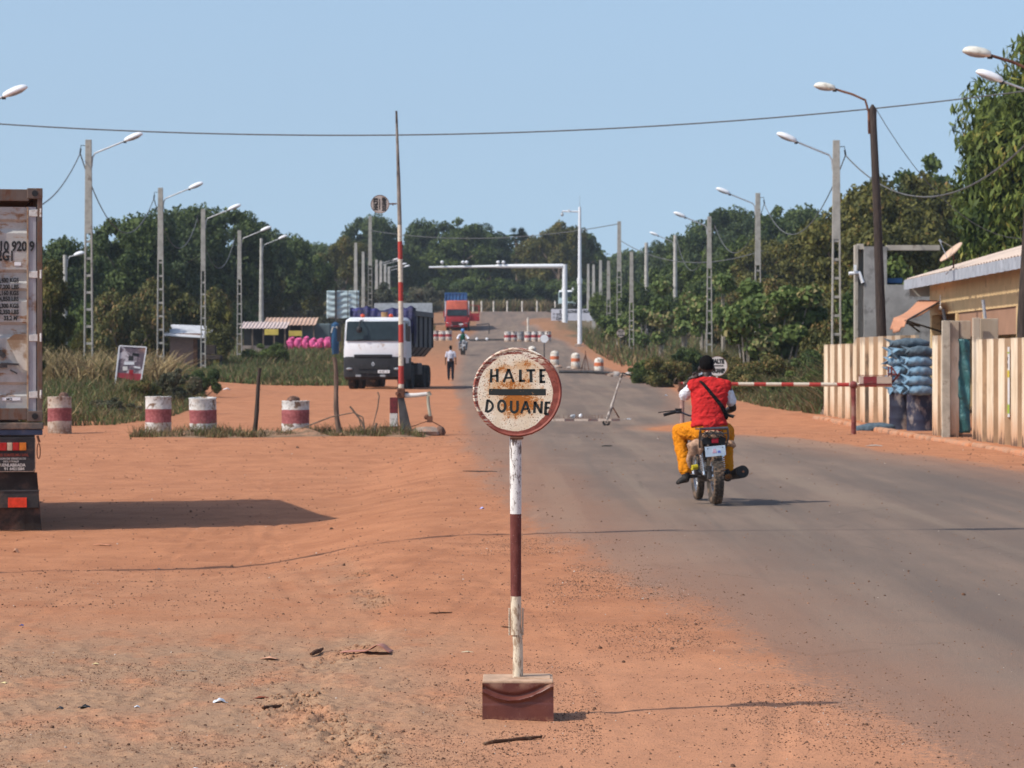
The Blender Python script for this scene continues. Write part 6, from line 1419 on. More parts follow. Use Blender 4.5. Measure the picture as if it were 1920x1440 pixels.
# ------------------------------------------------------------------ people
def fleshy(name, chains, mat, parent, voxel=.012, smooth=4, balls=()):
    """one continuous surface: overlapping tapered limbs fused by a voxel remesh. chains: (points, radii) with radii scalar or (rx, ry)"""
    mb = MB()
    for pts, rr in chains:
        P_ = [Vector(p) for p in pts]; rr = list(rr)
        mb.tube(P_, rr, 14)
        for p, r_ in ((P_[0], rr[0]), (P_[-1], rr[-1])):
            if hasattr(r_, '__len__'): q = min(r_)
            else: q = r_
            mb.ball(p, q * .98, 12, 8)
    for c, r_ in balls: mb.ball(c, r_, 16, 12)
    o = mb.build(name, mat, parent, smooth=180)
    md = o.modifiers.new('fuse', 'REMESH'); md.mode = 'VOXEL'; md.voxel_size = voxel; md.use_smooth_shade = True
    md = o.modifiers.new('relax', 'SMOOTH'); md.factor = .5; md.iterations = smooth
    if mat.name.endswith(('vest', 'trousers', 'tshirt', 'shirt')):     # real creases in the cloth
        tx = bpy.data.textures.get('creases') or bpy.data.textures.new('creases', 'CLOUDS'); tx.noise_scale = .085; tx.noise_depth = 2; tx.noise_type = 'HARD_NOISE'
        dm = o.modifiers.new('creases', 'DISPLACE'); dm.texture = tx; dm.strength = .026; dm.mid_level = .35; dm.texture_coords = 'LOCAL'
    return o
def cloth(name, c, var=.12, dark=None, rough=.9, fold=9):
    g = G(name); g.co = g.raw; n = g.noise(fold, 3, .55, stretch=(1, 1, 1.8), dist=1.2); n2 = g.noise(60, 3)
    col = g.mix(g.ss(n, .3, .7), tuple(v * (1 - var) for v in c), c); return g.done(col, rough, g.ma('ADD', n, g.ma('MULTIPLY', n2, .08)), .05, .7, spec=.15)
M['skin'] = simple('dark_skin', (0.034, 0.018, 0.013), .2, 14, .5, .002, spec=.4)
M['hair'] = simple('short_black_hair', (0.006, 0.005, 0.005), .3, 60, .95, .004, spec=.1)
M['vest_red'] = cloth('red_vest', (0.54, 0.025, 0.025), .12, fold=5); M['tee_white'] = cloth('white_tshirt', (0.72, 0.73, 0.78), .06)
M['trouser_orange'] = cloth('orange_trousers', (0.66, 0.23, 0.010), .10, fold=7); M['strap'] = cloth('black_strap', (0.012, 0.012, 0.013), .2)
M['shoe'] = simple('dusty_black_shoe', (0.03, 0.028, 0.027), .4, 20, .8, dirt=(.12, .08, .06), dirtamt=.4, dscale=18)
M['fur'] = simple('tan_cloth_bundle', (0.42, 0.26, 0.17), .3, 18, .95, .02)

def hand(chains_out, wrist, palm_dir, side, curl=.9, s=1.0, spread=.018):
    """palm plus five fingers; palm_dir = direction the hand points, side = direction of the thumb, curl bends the fingers"""
    f = palm_dir.normalized(); sd = (side - f * side.dot(f)).normalized(); dn = sd.cross(f)
    w_ = wrist; pe = w_ + f * .085 * s
    ch = [([w_, w_ + f * .045 * s, pe], [.024 * s, (.036 * s, .020 * s), (.036 * s, .017 * s)])]
    for k, (o, L) in enumerate(((.030, .072), (.010, .080), (-.010, .074), (-.029, .058))):
        a = pe + sd * o * s; b = a + f * L * .42 * s + dn * .012 * s * curl; c = b + (f * math.cos(1.1 * curl) + dn * math.sin(1.1 * curl)) * L * .32 * s; e = c + (f * math.cos(2.0 * curl) + dn * math.sin(2.0 * curl)) * L * .26 * s
        ch.append(([a - f * .02 * s, a, b, c, e], [.0095 * s, .0095 * s, .009 * s, .0082 * s, .007 * s]))
    a = w_ + f * .028 * s + sd * .022 * s; b = a + (f * .6 + sd * .75) * .035 * s; c = b + (f * .95 + sd * .1 + dn * .25) * .030 * s; e = c + (f * .8 + dn * .5) * .022 * s
    ch.append(([a, b, c, e], [.013 * s, .0115 * s, .010 * s, .008 * s])); chains_out += ch

def rider_and_bike():
    d = 33.95; x0 = X(1341, d); z0 = Gz(x0, d) + .012
    bike = thing('motorcycle', 'small black motorcycle seen from behind under the man in the red top', 'motorcycle', (x0, d, z0)); bike.rotation_euler = (0, 0, R(5.5))
    man = thing('person', 'man in red sleeveless top and orange trousers riding the near motorcycle', 'person', (x0, d, z0)); man.rotation_euler = (0, 0, R(5.5))
    V = Vector; lean = -.045
    # ---- bike
    def tyre(y, r, w_, name='wheel', x=0, steer=0):
        mb = MB(); Mx = Matrix.Rotation(R(90 - 1.5), 3, 'Y') @ Matrix.Rotation(steer, 3, 'X')
        h = w_ / 2; prof = [(r - w_ * .95, -h * .55), (r - w_ * .5, -h), (r - w_ * .2, -h * .92), (r - w_ * .05, -h * .6), (r, -h * .2), (r, h * .2), (r - w_ * .05, h * .6), (r - w_ * .2, h * .92), (r - w_ * .5, h), (r - w_ * .95, h * .55)]
        mb.lathe(prof, 44, (x, y, r), Mx, cap=False); o = mb.build(name, M['tyre_dusty'], bike, smooth=50)
        mb = MB(); mb.lathe([(r - w_ * 1.15, -h * .5), (r - w_ * .9, -h * .55), (r - w_ * .9, h * .55), (r - w_ * 1.15, h * .5)], 32, (x, y, r), Mx, cap=False); mb.lathe([(.045, -.07), (.06, -.03), (.06, .03), (.045, .07)], 14, (x, y, r), Mx)
        for i in range(20):
            a = i * math.pi / 10; p = Mx @ V((math.cos(a) * .05, math.sin(a) * .05, (.03 if i % 2 else -.03))); q = Mx @ V((math.cos(a) * (r - w_ * 1.1), math.sin(a) * (r - w_ * 1.1), 0)); mb.tube([p + V((x, y, r)), q + V((x, y, r))], .0022, 4)
        mb.build('rim', M['chrome'], o, smooth=40)
        mb = MB()   # tread blocks
        for i in range(40):
            a = i * 2 * math.pi / 40
            for zz in (-h * .62, 0, h * .62):
                aa = a + (math.pi / 40 if zz == 0 else 0); q = r - (w_ * .045 if zz else -.0005); p = Mx @ V((math.cos(aa) * q, math.sin(aa) * q, zz)); Rm = Mx @ Matrix.Rotation(aa, 3, 'Z')
                mb.box((p[0] + x, p[1] + y, p[2] + r), (.008, .030, w_ * .22), rot=Rm)
        mb.build('tread', M['tyre_dusty'], o)
    tyre(0, .315, .118); tyre(1.27, .30, .085, x=-.0)
    mb = MB()     # rear mudguard
    mb.grid(lambda u, v: ((u - .5) * .15 + lean * .4, .335 * math.cos(R(60 + 75 * v)) * -1 * 1.0 - .02, .315 + .345 * math.sin(R(60 + 75 * v)) + .01 * math.cos((u - .5) * 3)), 6, 10); mb.build('mudguard', M['black'], bike, solid=.004)
    mb = MB()     # frame, swingarm, engine
    for sx in (-1, 1): mb.tube([(sx * .095, 0, .315), (sx * .10, .50, .36)], .018, 8); mb.tube([(sx * .10 + lean, -.20, .74), (sx * .11 + lean, .25, .70), (sx * .09, .55, .55), (sx * .10, .55, .30)], .014, 6)
    mb.tube([(lean, .3, .72), (-.01, .9, .86), (0, .98, .72), (0, .80, .28), (0, .5, .25)], .02, 8); mb.build('frame', M['black'], bike)
    mb = MB(); mb.ball((0, .60, .36), (.15, .17, .13), 12, 8); mb.box((0, .66, .52), (.13, .14, .18)); mb.lathe([(.10, 0), (.10, .05)], 14, (.13, .55, .36), Matrix.Rotation(R(90), 3, 'Y')); mb.build('engine', M['steel_dark'], bike, smooth=50)
    for sx in (-1, 1):    # shocks with coil springs
        a = V((sx * .105 + lean * .5 + .0, -.02, .335)); b = V((sx * .115 + lean, .035, .655)); mb = MB(); mb.tube([a, b], .014, 8); mb.tube([a.lerp(b, .62), b], .033, 12); mb.tube([a, a.lerp(b, .12)], .024, 8); sh = mb.build('shock_absorber', M['chrome'], bike, smooth=50)
        mb = MB(); pts = []; ax = (b - a).normalized(); u1 = V((1, 0, 0)); u1 = (u1 - ax * u1.dot(ax)).normalized(); u2 = ax.cross(u1)
        for i in range(90): q = i / 89; an = q * 2 * math.pi * 7.5; pts.append(a.lerp(b, .12 + q * .56) + u1 * math.cos(an) * .031 + u2 * math.sin(an) * .031)
        mb.tube(pts, .0055, 6); mb.build('spring', M['chrome'], sh, smooth=60)
    mb = MB(); mb.box((-.075, -.03, .36), (.05, .09, .15)); mb.build('chain_guard', M['steel_dark'], bike, bevel=.01)
    # muffler
    mb = MB(); mb.tube([(.12, .62, .30), (.19, .42, .27), (.25, .25, .32), (.27, .05, .35), (.285, -.18, .375)], [.02, .022, .05, .066, .072], 18); mu = mb.build('muffler', M['muffler'], bike, smooth=50)
    mb = MB(); mb.tube([(.286, -.181, .375), (.287, -.189, .375)], .060, 18); mb.build('end_cap', M['black'], mu); mb = MB(); mb.tube([(.288, -.187, .375), (.288, -.20, .376)], .013, 10); mb.build('tail_pipe', M['rust'], mu)
    mb = MB(); mb.tube([(.16, -.02, .315), (.16, .12, .30)], .03, 8); mb.ball((.135, -.03, .315), (.03, .03, .03), 8, 6); mb.build('axle_nut', simple('oily_brass', (.25, .11, .04), .4, 20, .5, metal=.4), bike)
    # seat, tank
    mb = MB(); mb.grid(lambda u, v: (lean + (u - .5) * (.25 - .04 * v), -.10 + .72 * v, .79 + .04 * math.sin(v * 3.1) - .10 * abs(u - .5) ** 2 * 4 - (0 if 0 < u < 1 else .07)), 8, 10); mb.build('seat', M['black'], bike, solid=.05, smooth=60)
    mb = MB(); mb.ball((lean * .5, .76, .86), (.14, .24, .13), 14, 10); mb.build('fuel_tank', simple('tank_dark_red', (.08, .01, .012), .2, 5, .3), bike, smooth=60)
    # rack with wrapped bundle
    mb = MB(); rx = lean - .01
    zt_ = .862
    for sx in (-1, 1): mb.tube([(rx + sx * .155, -.26, zt_), (rx + sx * .150, .10, zt_ - .01)], .012, 8); mb.tube([(rx + sx * .155, -.26, zt_), (rx + sx * .165, -.25, zt_ - .10), (rx + sx * .145, -.13, .62)], .011, 8)
    mb.tube([(rx - .155, -.265, zt_), (rx + .155, -.265, zt_ + .01)], .016, 8); mb.tube([(rx - .15, -.265, zt_ - .055), (rx + .15, -.265, zt_ - .05)], .007, 6)
    for k in range(5): mb.tube([(rx - .12 + k * .06, -.262, zt_), (rx - .12 + k * .06, .08, zt_ - .01)], .007, 6)
    mb.build('rack', M['chrome_dark'], bike, smooth=60)
    mb = MB(); rd = random.Random(2); mb.ball((rx, -.17, .79), (.125, .10, .055), 14, 9, jit=.08, rnd=rd); mb.build('bundle', M['fur'], bike, smooth=60)
    mb = MB()
    for a_, b_ in (((-.12, .84), (-.02, .75)), ((-.04, .84), (.08, .75)), ((.05, .84), (.13, .77)), ((.10, .84), (0, .75)), ((.02, .84), (-.09, .76)), ((-.06, .84), (-.13, .78))): mb.tube([(rx + a_[0], -.255, a_[1]), (rx + (a_[0] + b_[0]) / 2, -.282, (a_[1] + b_[1]) / 2), (rx + b_[0], -.262, b_[1])], .0055, 5)
    mb.build('cord_net', M['black'], bike)
    mb = MB(); mb.add([(rx - .125, -.24, .68), (rx + .135, -.24, .68), (rx + .145, -.24, .755), (rx + .08, -.25, .79), (rx - .06, -.25, .785), (rx - .135, -.24, .745), (rx - .10, -.05, .69), (rx + .10, -.05, .69), (rx + .10, -.05, .77), (rx - .10, -.05, .77)],
        [(0, 1, 2, 3, 4, 5), (0, 5, 9, 6), (1, 7, 8, 2), (5, 4, 3, 2, 8, 9), (0, 6, 7, 1)]); tl = mb.build('tail_housing', M['black'], bike, bevel=.01)
    mb = MB(); mb.box((rx + .012, -.256, .728), (.078, .02, .055)); mb.build('tail_light', M['tail_red'], tl, bevel=.006)
    rot = Matrix.Rotation(R(-5.5), 3, 'Y')
    mb = MB(); mb.box((rx + .012, -.272, .612), (.232, .004, .115), rot=rot); pl = mb.build('number_plate', simple('plate_pale_blue', (.48, .58, .68), .12, 10, .5), bike)
    def patch(cx, cz, w_, h_, mat):
        mb = MB(); p = rot @ V((cx, 0, cz)); mb.box((rx + .012 + p.x, -.2755, .612 + p.z), (w_, .002, h_), rot=rot); mb.build('plate_marks', mat, pl)
    pk = simple('plate_pink', (.62, .16, .30), .1, 10, .6); bl = simple('plate_blue', (.12, .16, .60), .1, 10, .6); wt = M['lamp_white']
    for i in range(4): patch(-.012 + .004 * (i % 2), -.016 + i * .012, .046 - .006 * i, .006, pk)
    for i in range(3): patch(-.012, -.010 + i * .012, .040, .005, wt)
    for cx, cz in ((.030, -.014), (.042, -.008), (.052, -.014)): patch(cx, cz, .009, .024, bl)
    for cx in (-.085, .085): patch(cx, .035, .010, .010, M['black'])
    # hanging tan bundles at both sides
    rd = random.Random(9)
    fleshy('side_bundle', [([(rx - .17, -.10, .70), (rx - .235, -.11, .66), (rx - .215, -.10, .60)], [.05, .065, .05]), ([(rx - .15, -.12, .69), (rx - .13, -.13, .63), (rx - .14, -.12, .58)], [.045, .04, .02]), ([(rx - .235, -.09, .60), (rx - .265, -.07, .50), (rx - .24, -.05, .42)], [.035, .03, .018])], M['fur'], bike, .012, 3)
    fleshy('side_bundle', [([(rx + .20, .02, .69), (rx + .25, .0, .69), (rx + .27, .0, .665)], [.035, .042, .03])], M['fur'], bike, .012, 3)
    # forks, handlebar, headlight
    mb = MB()
    for sx in (-1, 1): mb.tube([(sx * .085, 1.27, .30), (sx * .085 + lean * .4, 1.05, .80)], .018, 8); mb.tube([(sx * .085 + lean * .4, 1.05, .80), (sx * .085 + lean * .5, .98, .95)], .022, 8)
    mb.build('fork', M['chrome_dark'], bike); mb = MB(); mb.grid(lambda u, v: ((u - .5) * .12, 1.27 + .34 * math.cos(R(40 + 100 * v)), .30 + .33 * math.sin(R(40 + 100 * v))), 4, 10); mb.build('front_mudguard', M['black'], bike, solid=.004)
    hb = V((lean * .7, .93, .97)); mb = MB(); mb.tube([hb + V((-.44, -.13, .03)), hb + V((-.26, -.09, .07)), hb + V((-.12, 0, .02)), hb + V((.12, 0, .02)), hb + V((.24, -.09, .05)), hb + V((.37, -.14, .01))], .011, 8); h_ = mb.build('handlebar', M['chrome_dark'], bike, smooth=60)
    mb = MB(); mb.tube([hb + V((-.44, -.13, .03)), hb + V((-.30, -.10, .065))], .019, 10); mb.build('grip', M['black'], h_); mb = MB(); mb.tube([hb + V((.27, -.105, .04)), hb + V((.38, -.142, .008))], .019, 10); mb.build('grip', M['black'], h_)
    mb = MB(); mb.tube([hb + V((-.25, -.03, .085)), hb + V((-.36, -.07, .075)), hb + V((-.50, -.10, .058))], .006, 6); mb.box(hb + V((-.26, -.07, .075)), (.07, .06, .06)); mb.build('lever', M['black'], h_); mb = MB(); mb.tube([hb + V((.24, -.03, .06)), hb + V((.40, -.10, .02))], .006, 6); mb.box(hb + V((.24, -.07, .06)), (.06, .05, .05)); mb.build('lever', M['black'], h_)
    mb = MB(); mb.ball((lean * .4 - .0, 1.18, .82), (.09, .07, .09), 12, 8); mb.build('headlight', M['headlamp'], bike, smooth=60)
    mb = MB(); mb.tube([(-.10, .42, .30), (-.24, .42, .30)], .012, 8); mb.tube([(-.16, .42, .30), (-.235, .42, .30)], .022, 8); mb.build('foot_peg', M['steel_dark'], bike); mb = MB(); mb.tube([(.10, .42, .30), (.24, .42, .30)], .02, 8); mb.build('foot_peg', M['steel_dark'], bike)
    mb = MB(); rd = random.Random(4); mb.ball((-.215, .62, .855), (.085, .10, .05), 10, 7, jit=.15, rnd=rd); mb.build('plastic_bag', M['bagwhite'], bike, smooth=50)
    mb = MB(); mb.tube([(-.16, .30, .415), (-.225, .28, .405)], .032, 10); mb.build('bottle', simple('yellow_plastic', (.50, .42, .03), .1, 9, .4), bike)
    # ---- man
    hip = V((-.035, .22, .86)); ch = []; head = V((-.045, .34, 1.545))
    fleshC = []
    fleshC.append(([hip, hip + V((0, .02, .20)), V((-.03, .27, 1.28)), V((-.035, .30, 1.40))], [(.15, .11), (.135, .10), (.17, .10), (.09, .07)]))
    fleshC.append(([V((-.04, .30, 1.38)), V((-.043, .32, 1.47))], [.064, .062]))
    balls = [(head + V((0, .005, .035)), (.085, .104, .114)), (head + V((0, .03, -.045)), (.067, .080, .078)), (head + V((-.088, .0, -.01)), (.012, .022, .032)), (head + V((.088, .0, -.01)), (.012, .022, .032)), (head + V((0, .108, -.01)), (.014, .02, .022)), (head + V((0, .09, -.055)), (.03, .02, .012))]
    Ls = V((-.215, .28, 1.345)); Le = V((-.295, .40, 1.225)); Lw = V((-.235, .30, 1.425)); Rs = V((.175, .275, 1.335)); Re = V((.265, .36, 1.085)); Rw = V((.225, .72, 1.03))
    fleshC.append(([Ls, Ls.lerp(Le, .5), Le], [.056, .05, .042])); fleshC.append(([Le, Le.lerp(Lw, .35), Lw], [.041, .040, .027]))
    fleshC.append(([Rs, Rs.lerp(Re, .5), Re], [.058, .052, .044])); fleshC.append(([Re, Re.lerp(Rw, .35), Rw], [.043, .042, .028]))
    fleshC.append(([V((-.035, .30, 1.385)), Ls], [.06, .055])); fleshC.append(([V((-.035, .30, 1.385)), Rs], [.06, .055]))
    hand(fleshC, Lw, V((.80, -.12, .25)), V((.1, -.2, .9)), curl=.75, s=1.0)
    hand(fleshC, Rw, V((.25, .90, -.12)), V((-1, 0, .2)), curl=1.1)
    Lh = hip + V((-.09, 0, -.03)); Lk = V((-.325, .62, .82)); La = V((-.275, .40, .345)); Rh = hip + V((.09, 0, -.03)); Rk = V((.235, .62, .82)); Ra = V((.205, .40, .36))
    for a, b, c in ((Lh, Lk, La), (Rh, Rk, Ra)):
        fleshC.append(([a, a.lerp(b, .5), b], [.085, .075, .055])); fleshC.append(([b, b.lerp(c, .3), c], [.055, .055, .036]))
    body = fleshy('body', fleshC, M['skin'], man, .0075, 3, balls)
    fleshy('hair', [([head + V((0, .0, .06)), head + V((0, -.015, .03))], [.074, .078])], M['hair'], man, .007, 3, [(head + V((0, -.004, .045)), (.0865, .1035, .107))])
    # white T-shirt with short sleeves
    tee = [([hip + V((0, .01, -.02)), hip + V((0, .03, .2)), V((-.03, .28, 1.25)), V((-.035, .30, 1.37)), V((-.037, .305, 1.415))], [(.168, .128), (.162, .120), (.195, .120), (.14, .095), (.068, .066)]),
           ([V((-.04, .30, 1.36)), Ls, Ls.lerp(Le, .55), Ls.lerp(Le, .88)], [.07, .064, .066, .070]), ([V((-.04, .30, 1.35)), Rs, Rs.lerp(Re, .35), Rs.lerp(Re, .66)], [.07, .064, .066, .070])]
    fleshy('tshirt', tee, M['tee_white'], man, .010, 5)
    vest = [([hip + V((.005, .0, .015)), hip + V((.0, .015, .10)), hip + V((.0, .03, .24)), V((-.022, .27, 1.20)), V((-.028, .285, 1.29)), V((-.035, .297, 1.375))], [(.225, .165), (.205, .150), (.200, .140), (.220, .142), (.218, .130), (.155, .088)]),
            ([V((-.195, .283, 1.345)), V((-.03, .295, 1.375)), V((.155, .278, 1.335))], [.088, .085, .088]),
            ([hip + V((-.03, -.09, -.035)), hip + V((.06, -.085, -.03))], [.075, .075])]
    fleshy('vest', vest, M['vest_red'], man, .010, 4)
    tr = []
    for a, b, c, sx in ((Lh, Lk, La, -1), (Rh, Rk, Ra, 1)):
        tr.append(([hip + V((sx * .05, -.02, -.04)), a.lerp(b, .35), b + V((0, -.02, 0))], [.135, .118, .088])); tr.append(([b + V((0, -.03, .0)), b.lerp(c, .25), b.lerp(c, .7), c.lerp(b, .06)], [.090, .088, .074, .066]))
    tr.append(([hip + V((-.06, 0, -.03)), hip + V((.06, 0, -.03))], [.135, .135]))
    # creases: extra narrow folds at knee and ankle
    for k in (La, Ra):
        for q in (.05, .12, .2): c_ = k.lerp(Lk if k is La else Rk, q); tr.append(([c_ + V((-.02, 0, 0)), c_ + V((.02, 0, .004))], [.060 + .004 * (q > .1), .062]))
    fleshy('trousers', tr, M['trouser_orange'], man, .011, 3)
    for a, toe in ((La, V((-.375, .36, .235))), (Ra, V((.25, .60, .28)))):
        f = (toe - a); f.z = -.05
        sh = [([a + V((0, 0, .02)), a + V((0, 0, -.06))], [.048, .05]), ([a + V((.0, -.02, -.075)), a + f * .6 + V((0, 0, -.06)), toe + V((0, 0, -.005))], [(.045, .042), (.048, .036), (.038, .024)])]
        s_ = fleshy('shoe', sh, M['shoe'], man, .009, 3)
    # shoulder strap: ribbon lying over the back
    mb = MB(); pts = []
    sp = [(-.155, .20, 1.405), (-.10, .165, 1.36), (-.02, .138, 1.25), (.06, .125, 1.16), (.12, .135, 1.08), (.155, .16, 1.00), (.165, .20, .95)]
    sp = [V((p[0], p[1] - .012, p[2])) for p in sp]; vs = []
    for i, p in enumerate(sp):
        tt = (sp[min(i + 1, 6)] - sp[max(i - 1, 0)]).normalized(); nn = tt.cross(V((0, -1, 0))).normalized(); ww = (.017, .019, .021, .024, .027, .024, .02)[i]; vs += [p + nn * ww, p - nn * ww]
    mb.add(vs, [(2 * i, 2 * i + 1, 2 * i + 3, 2 * i + 2) for i in range(6)]); o = mb.build('shoulder_strap', M['strap'], man, solid=.012, smooth=60); md = o.modifiers.new('s', 'SUBSURF'); md.levels = md.render_levels = 1
    mb = MB(); mb.box(Lw + V((.11, -.02, .055)), (.05, .012, .022), rot=Matrix.Rotation(R(-25), 3, 'Y')); mb.box(Lw + V((.05, .00, .065)), (.02, .02, .012)); mb.build('watch_and_phone', M['chrome'], man)
M['tyre_dusty'] = simple('dusty_tyre', (0.060, 0.048, 0.038), .3, 12, .9, dirt=(.20, .13, .085), dirtamt=.55, dscale=7)
M['muffler'] = simple('burnt_black', (.022, .02, .02), .3, 7, .55, dirt=(.09, .06, .05), dirtamt=.3); M['chrome_dark'] = simple('dull_chrome', (.16, .16, .17), .3, 9, .3, metal=.8)
M['tail_red'] = simple('tail_lens', (.30, .008, .02), .1, 9, .25); M['bagwhite'] = simple('white_plastic_bag', (.66, .62, .62), .1, 9, .5)
rider_and_bike()

def walker(px, d, H, rz, label, top, legs, stride=.10, bag=None, group=None, arm='down', x=None):
    x = X(px, d); t = thing('person', label, 'person', (x, d, Gz(x, d)), rz, group); V = Vector; s = H / 1.75
    def q(p): return V(p) * s
    C_ = [([q((0, 0, .93)), q((0, 0, 1.15)), q((0, 0, 1.38)), q((0, 0, 1.46))], [(.14 * s, .10 * s), (.13 * s, .09 * s), (.17 * s, .10 * s), (.07 * s, .06 * s)]), ([q((0, 0, 1.44)), q((0, .01, 1.53))], [.055 * s, .052 * s])]
    hd = [(q((0, .01, 1.64)), (.075 * s, .092 * s, .108 * s)), (q((0, .03, 1.575)), (.055 * s, .07 * s, .055 * s)), (q((0, .105, 1.62)), (.013 * s, .018 * s, .02 * s))]
    arms = []; 
    for sx in (-1, 1):
        sh = q((sx * .185, 0, 1.40)); el = q((sx * .25, -.03, 1.12)); wr = q((sx * .26, .06, .90)) if arm == 'down' else q((sx * .24, .28, 1.02))
        C_ += [([q((0, 0, 1.40)), sh], [.05 * s, .052 * s]), ([sh, el], [.048 * s, .038 * s]), ([el, wr], [.038 * s, .025 * s])]; arms.append((sh, el)); hand(C_, wr, V((0, .15, -1)) if arm == 'down' else V((0, 1, -.1)), V((-sx * .5, 1, 0)), .4, s)
    L = []
    for sx, st in ((-1, stride), (1, -stride)):
        hp = q((sx * .09, 0, .92)); kn = q((sx * .10, st * .6 + .03, .50)); an = q((sx * .10, st, .09)); C_ += [([hp, kn], [.08 * s, .055 * s]), ([kn, an], [.055 * s, .035 * s])]; L.append((hp, kn, an))
    fleshy('body', C_, M['skin'], t, .016 * s, 3, hd); fleshy('hair', [([q((0, 0, 1.68)), q((0, -.01, 1.66))], [.07 * s, .07 * s])], M['hair'], t, .014, 3, [(q((0, -.004, 1.66)), (.078 * s, .094 * s, .098 * s))])
    fleshy('shirt', [([q((0, 0, .96)), q((0, 0, 1.15)), q((0, 0, 1.36)), q((0, 0, 1.46))], [(.175 * s, .13 * s), (.165 * s, .12 * s), (.195 * s, .125 * s), (.08 * s, .07 * s)])] + [([q((0, 0, 1.38)), a, a.lerp(b, .75)], [.07 * s, .066 * s, .062 * s]) for a, b in arms], top, t, .016, 4)
    fleshy('trousers', [([q((0, 0, .98)), q((0, 0, .90))], [(.165 * s, .12 * s), (.16 * s, .12 * s)])] + [([a, b, c + V((0, 0, .03))], [.105 * s, .078 * s, .062 * s]) for a, b, c in L], legs, t, .016, 3)
    for a, b, c in L: fleshy('shoe', [([c + V((0, -.04, -.05)), c + V((0, .14, -.06))], [(.045 * s, .04 * s), (.04 * s, .028 * s)])], M['shoe'], t, .014, 2)
    if bag: mb = MB(); mb.box(q((.02, -.17, 1.02)), (.20, .08, .18)); mb.build('waist_bag', bag, t, bevel=.03)
    return t
M['tee_pale'] = cloth('pale_tshirt', (.58, .58, .66), .15); M['navy'] = cloth('navy_trousers', (.012, .014, .025), .2); M['brown_bag'] = cloth('brown_bag', (.07, .035, .025), .2)
walker(845, 151, 1.76, 0, 'man in white T-shirt and dark trousers walking away along the road edge', M['tee_pale'], M['navy'], .06, M['brown_bag'])
walker(879, 326, 1.75, R(90), 'person in black trousers standing half behind the open red lorry door', cloth('red_shirt', (.30, .03, .03)), M['navy'], .05)
def far_motorcyclist():
    d = 196; x = X(868, d); z0 = Gz(x, d); V = Vector
    b = thing('motorcycle', 'pale motorcycle approaching far down the road under the helmeted rider', 'motorcycle', (x, d, z0)); b.rotation_euler = (0, 0, R(8))
    t = thing('person', 'helmeted rider in a green vest and white sleeves coming towards the camera on a motorcycle', 'person', (x, d, z0)); t.rotation_euler = (0, 0, R(8))
    for y in (-.6, .65): mb = MB(); mb.lathe([(.2, -.04), (.28, -.055), (.31, 0), (.28, .055), (.2, .04)], 24, (0, y, .31), Matrix.Rotation(R(90), 3, 'Y'), cap=False); mb.build('wheel', M['rubber'], b, smooth=50)
    mb = MB()
    for sx in (-1, 1): mb.tube([(sx * .08, -.62, .31), (sx * .08, -.38, .95)], .03, 6); mb.tube([(sx * .09, -.3, .5), (sx * .2, -.1, .45)], .05, 6)
    mb.box((0, .1, .7), (.2, .9, .12)); mb.build('frame', M['galv'], b); mb = MB(); mb.tube([(-.38, -.28, 1.02), (0, -.38, .98), (.38, -.28, 1.02)], .02, 6); mb.build('handlebar', M['black'], b)
    mb = MB(); mb.ball((0, -.5, .88), (.12, .08, .12), 10, 8); mb.build('headlight', M['headlamp'], b); mb = MB(); mb.ball((0, -.05, .5), (.16, .25, .18), 10, 8); mb.build('engine', M['steel_dark'], b); mb = MB(); mb.box((0, -.62, .62), (.16, .06, .12)); mb.build('front_mudguard', M['lamp_white'], b, bevel=.02)
    C_ = [([V((0, .2, .82)), V((0, .15, 1.1)), V((0, .1, 1.35)), V((0, .08, 1.5))], [(.15, .11), (.15, .11), (.18, .11), (.06, .06)])]
    for sx in (-1, 1):
        C_ += [([V((0, .1, 1.34)), V((sx * .2, .1, 1.32)), V((sx * .34, .0, 1.12)), V((sx * .34, -.24, 1.04))], [.05, .06, .045, .03])]; hand(C_, V((sx * .34, -.24, 1.04)), V((0, -1, -.1)), V((-sx, 0, .2)), 1.1)
        C_ += [([V((sx * .1, .2, .84)), V((sx * .24, -.2, .82)), V((sx * .22, .05, .4))], [.09, .06, .045])]
    fleshy('body', C_, M['skin'], t, .016, 3, [(V((0, .05, 1.58)), (.08, .09, .1))])
    sl = [([V((0, .1, 1.33)), V((sx * .2, .1, 1.31)), V((sx * .35, .0, 1.12)), V((sx * .34, -.16, 1.06))], [.075, .085, .075, .06]) for sx in (-1, 1)]
    fleshy('shirt', sl, M['tee_white'], t, .018, 3); fleshy('vest', [([V((0, .2, .86)), V((0, .15, 1.1)), V((0, .1, 1.33)), V((0, .09, 1.44))], [(.18, .13), (.17, .13), (.175, .13), (.09, .08)])], cloth('green_vest', (.02, .14, .08)), t, .018, 3)
    fleshy('trousers', [([V((sx * .08, .2, .84)), V((sx * .24, -.2, .82)), V((sx * .22, .05, .42))], [.11, .08, .065]) for sx in (-1, 1)], cloth('grey_trousers', (.25, .28, .32)), t, .018, 3)
    for sx in (-1, 1): fleshy('shoe', [([V((sx * .22, .08, .36)), V((sx * .23, -.08, .34))], [.045, .035])], M['shoe'], t, .015, 2)
    fleshy('helmet', [([V((0, .05, 1.62)), V((0, .06, 1.60))], [.12, .12])], simple('blue_helmet', (.10, .26, .55), .1, 5, .3), t, .016, 2, [(V((0, .06, 1.62)), (.125, .14, .13))])
far_motorcyclist()
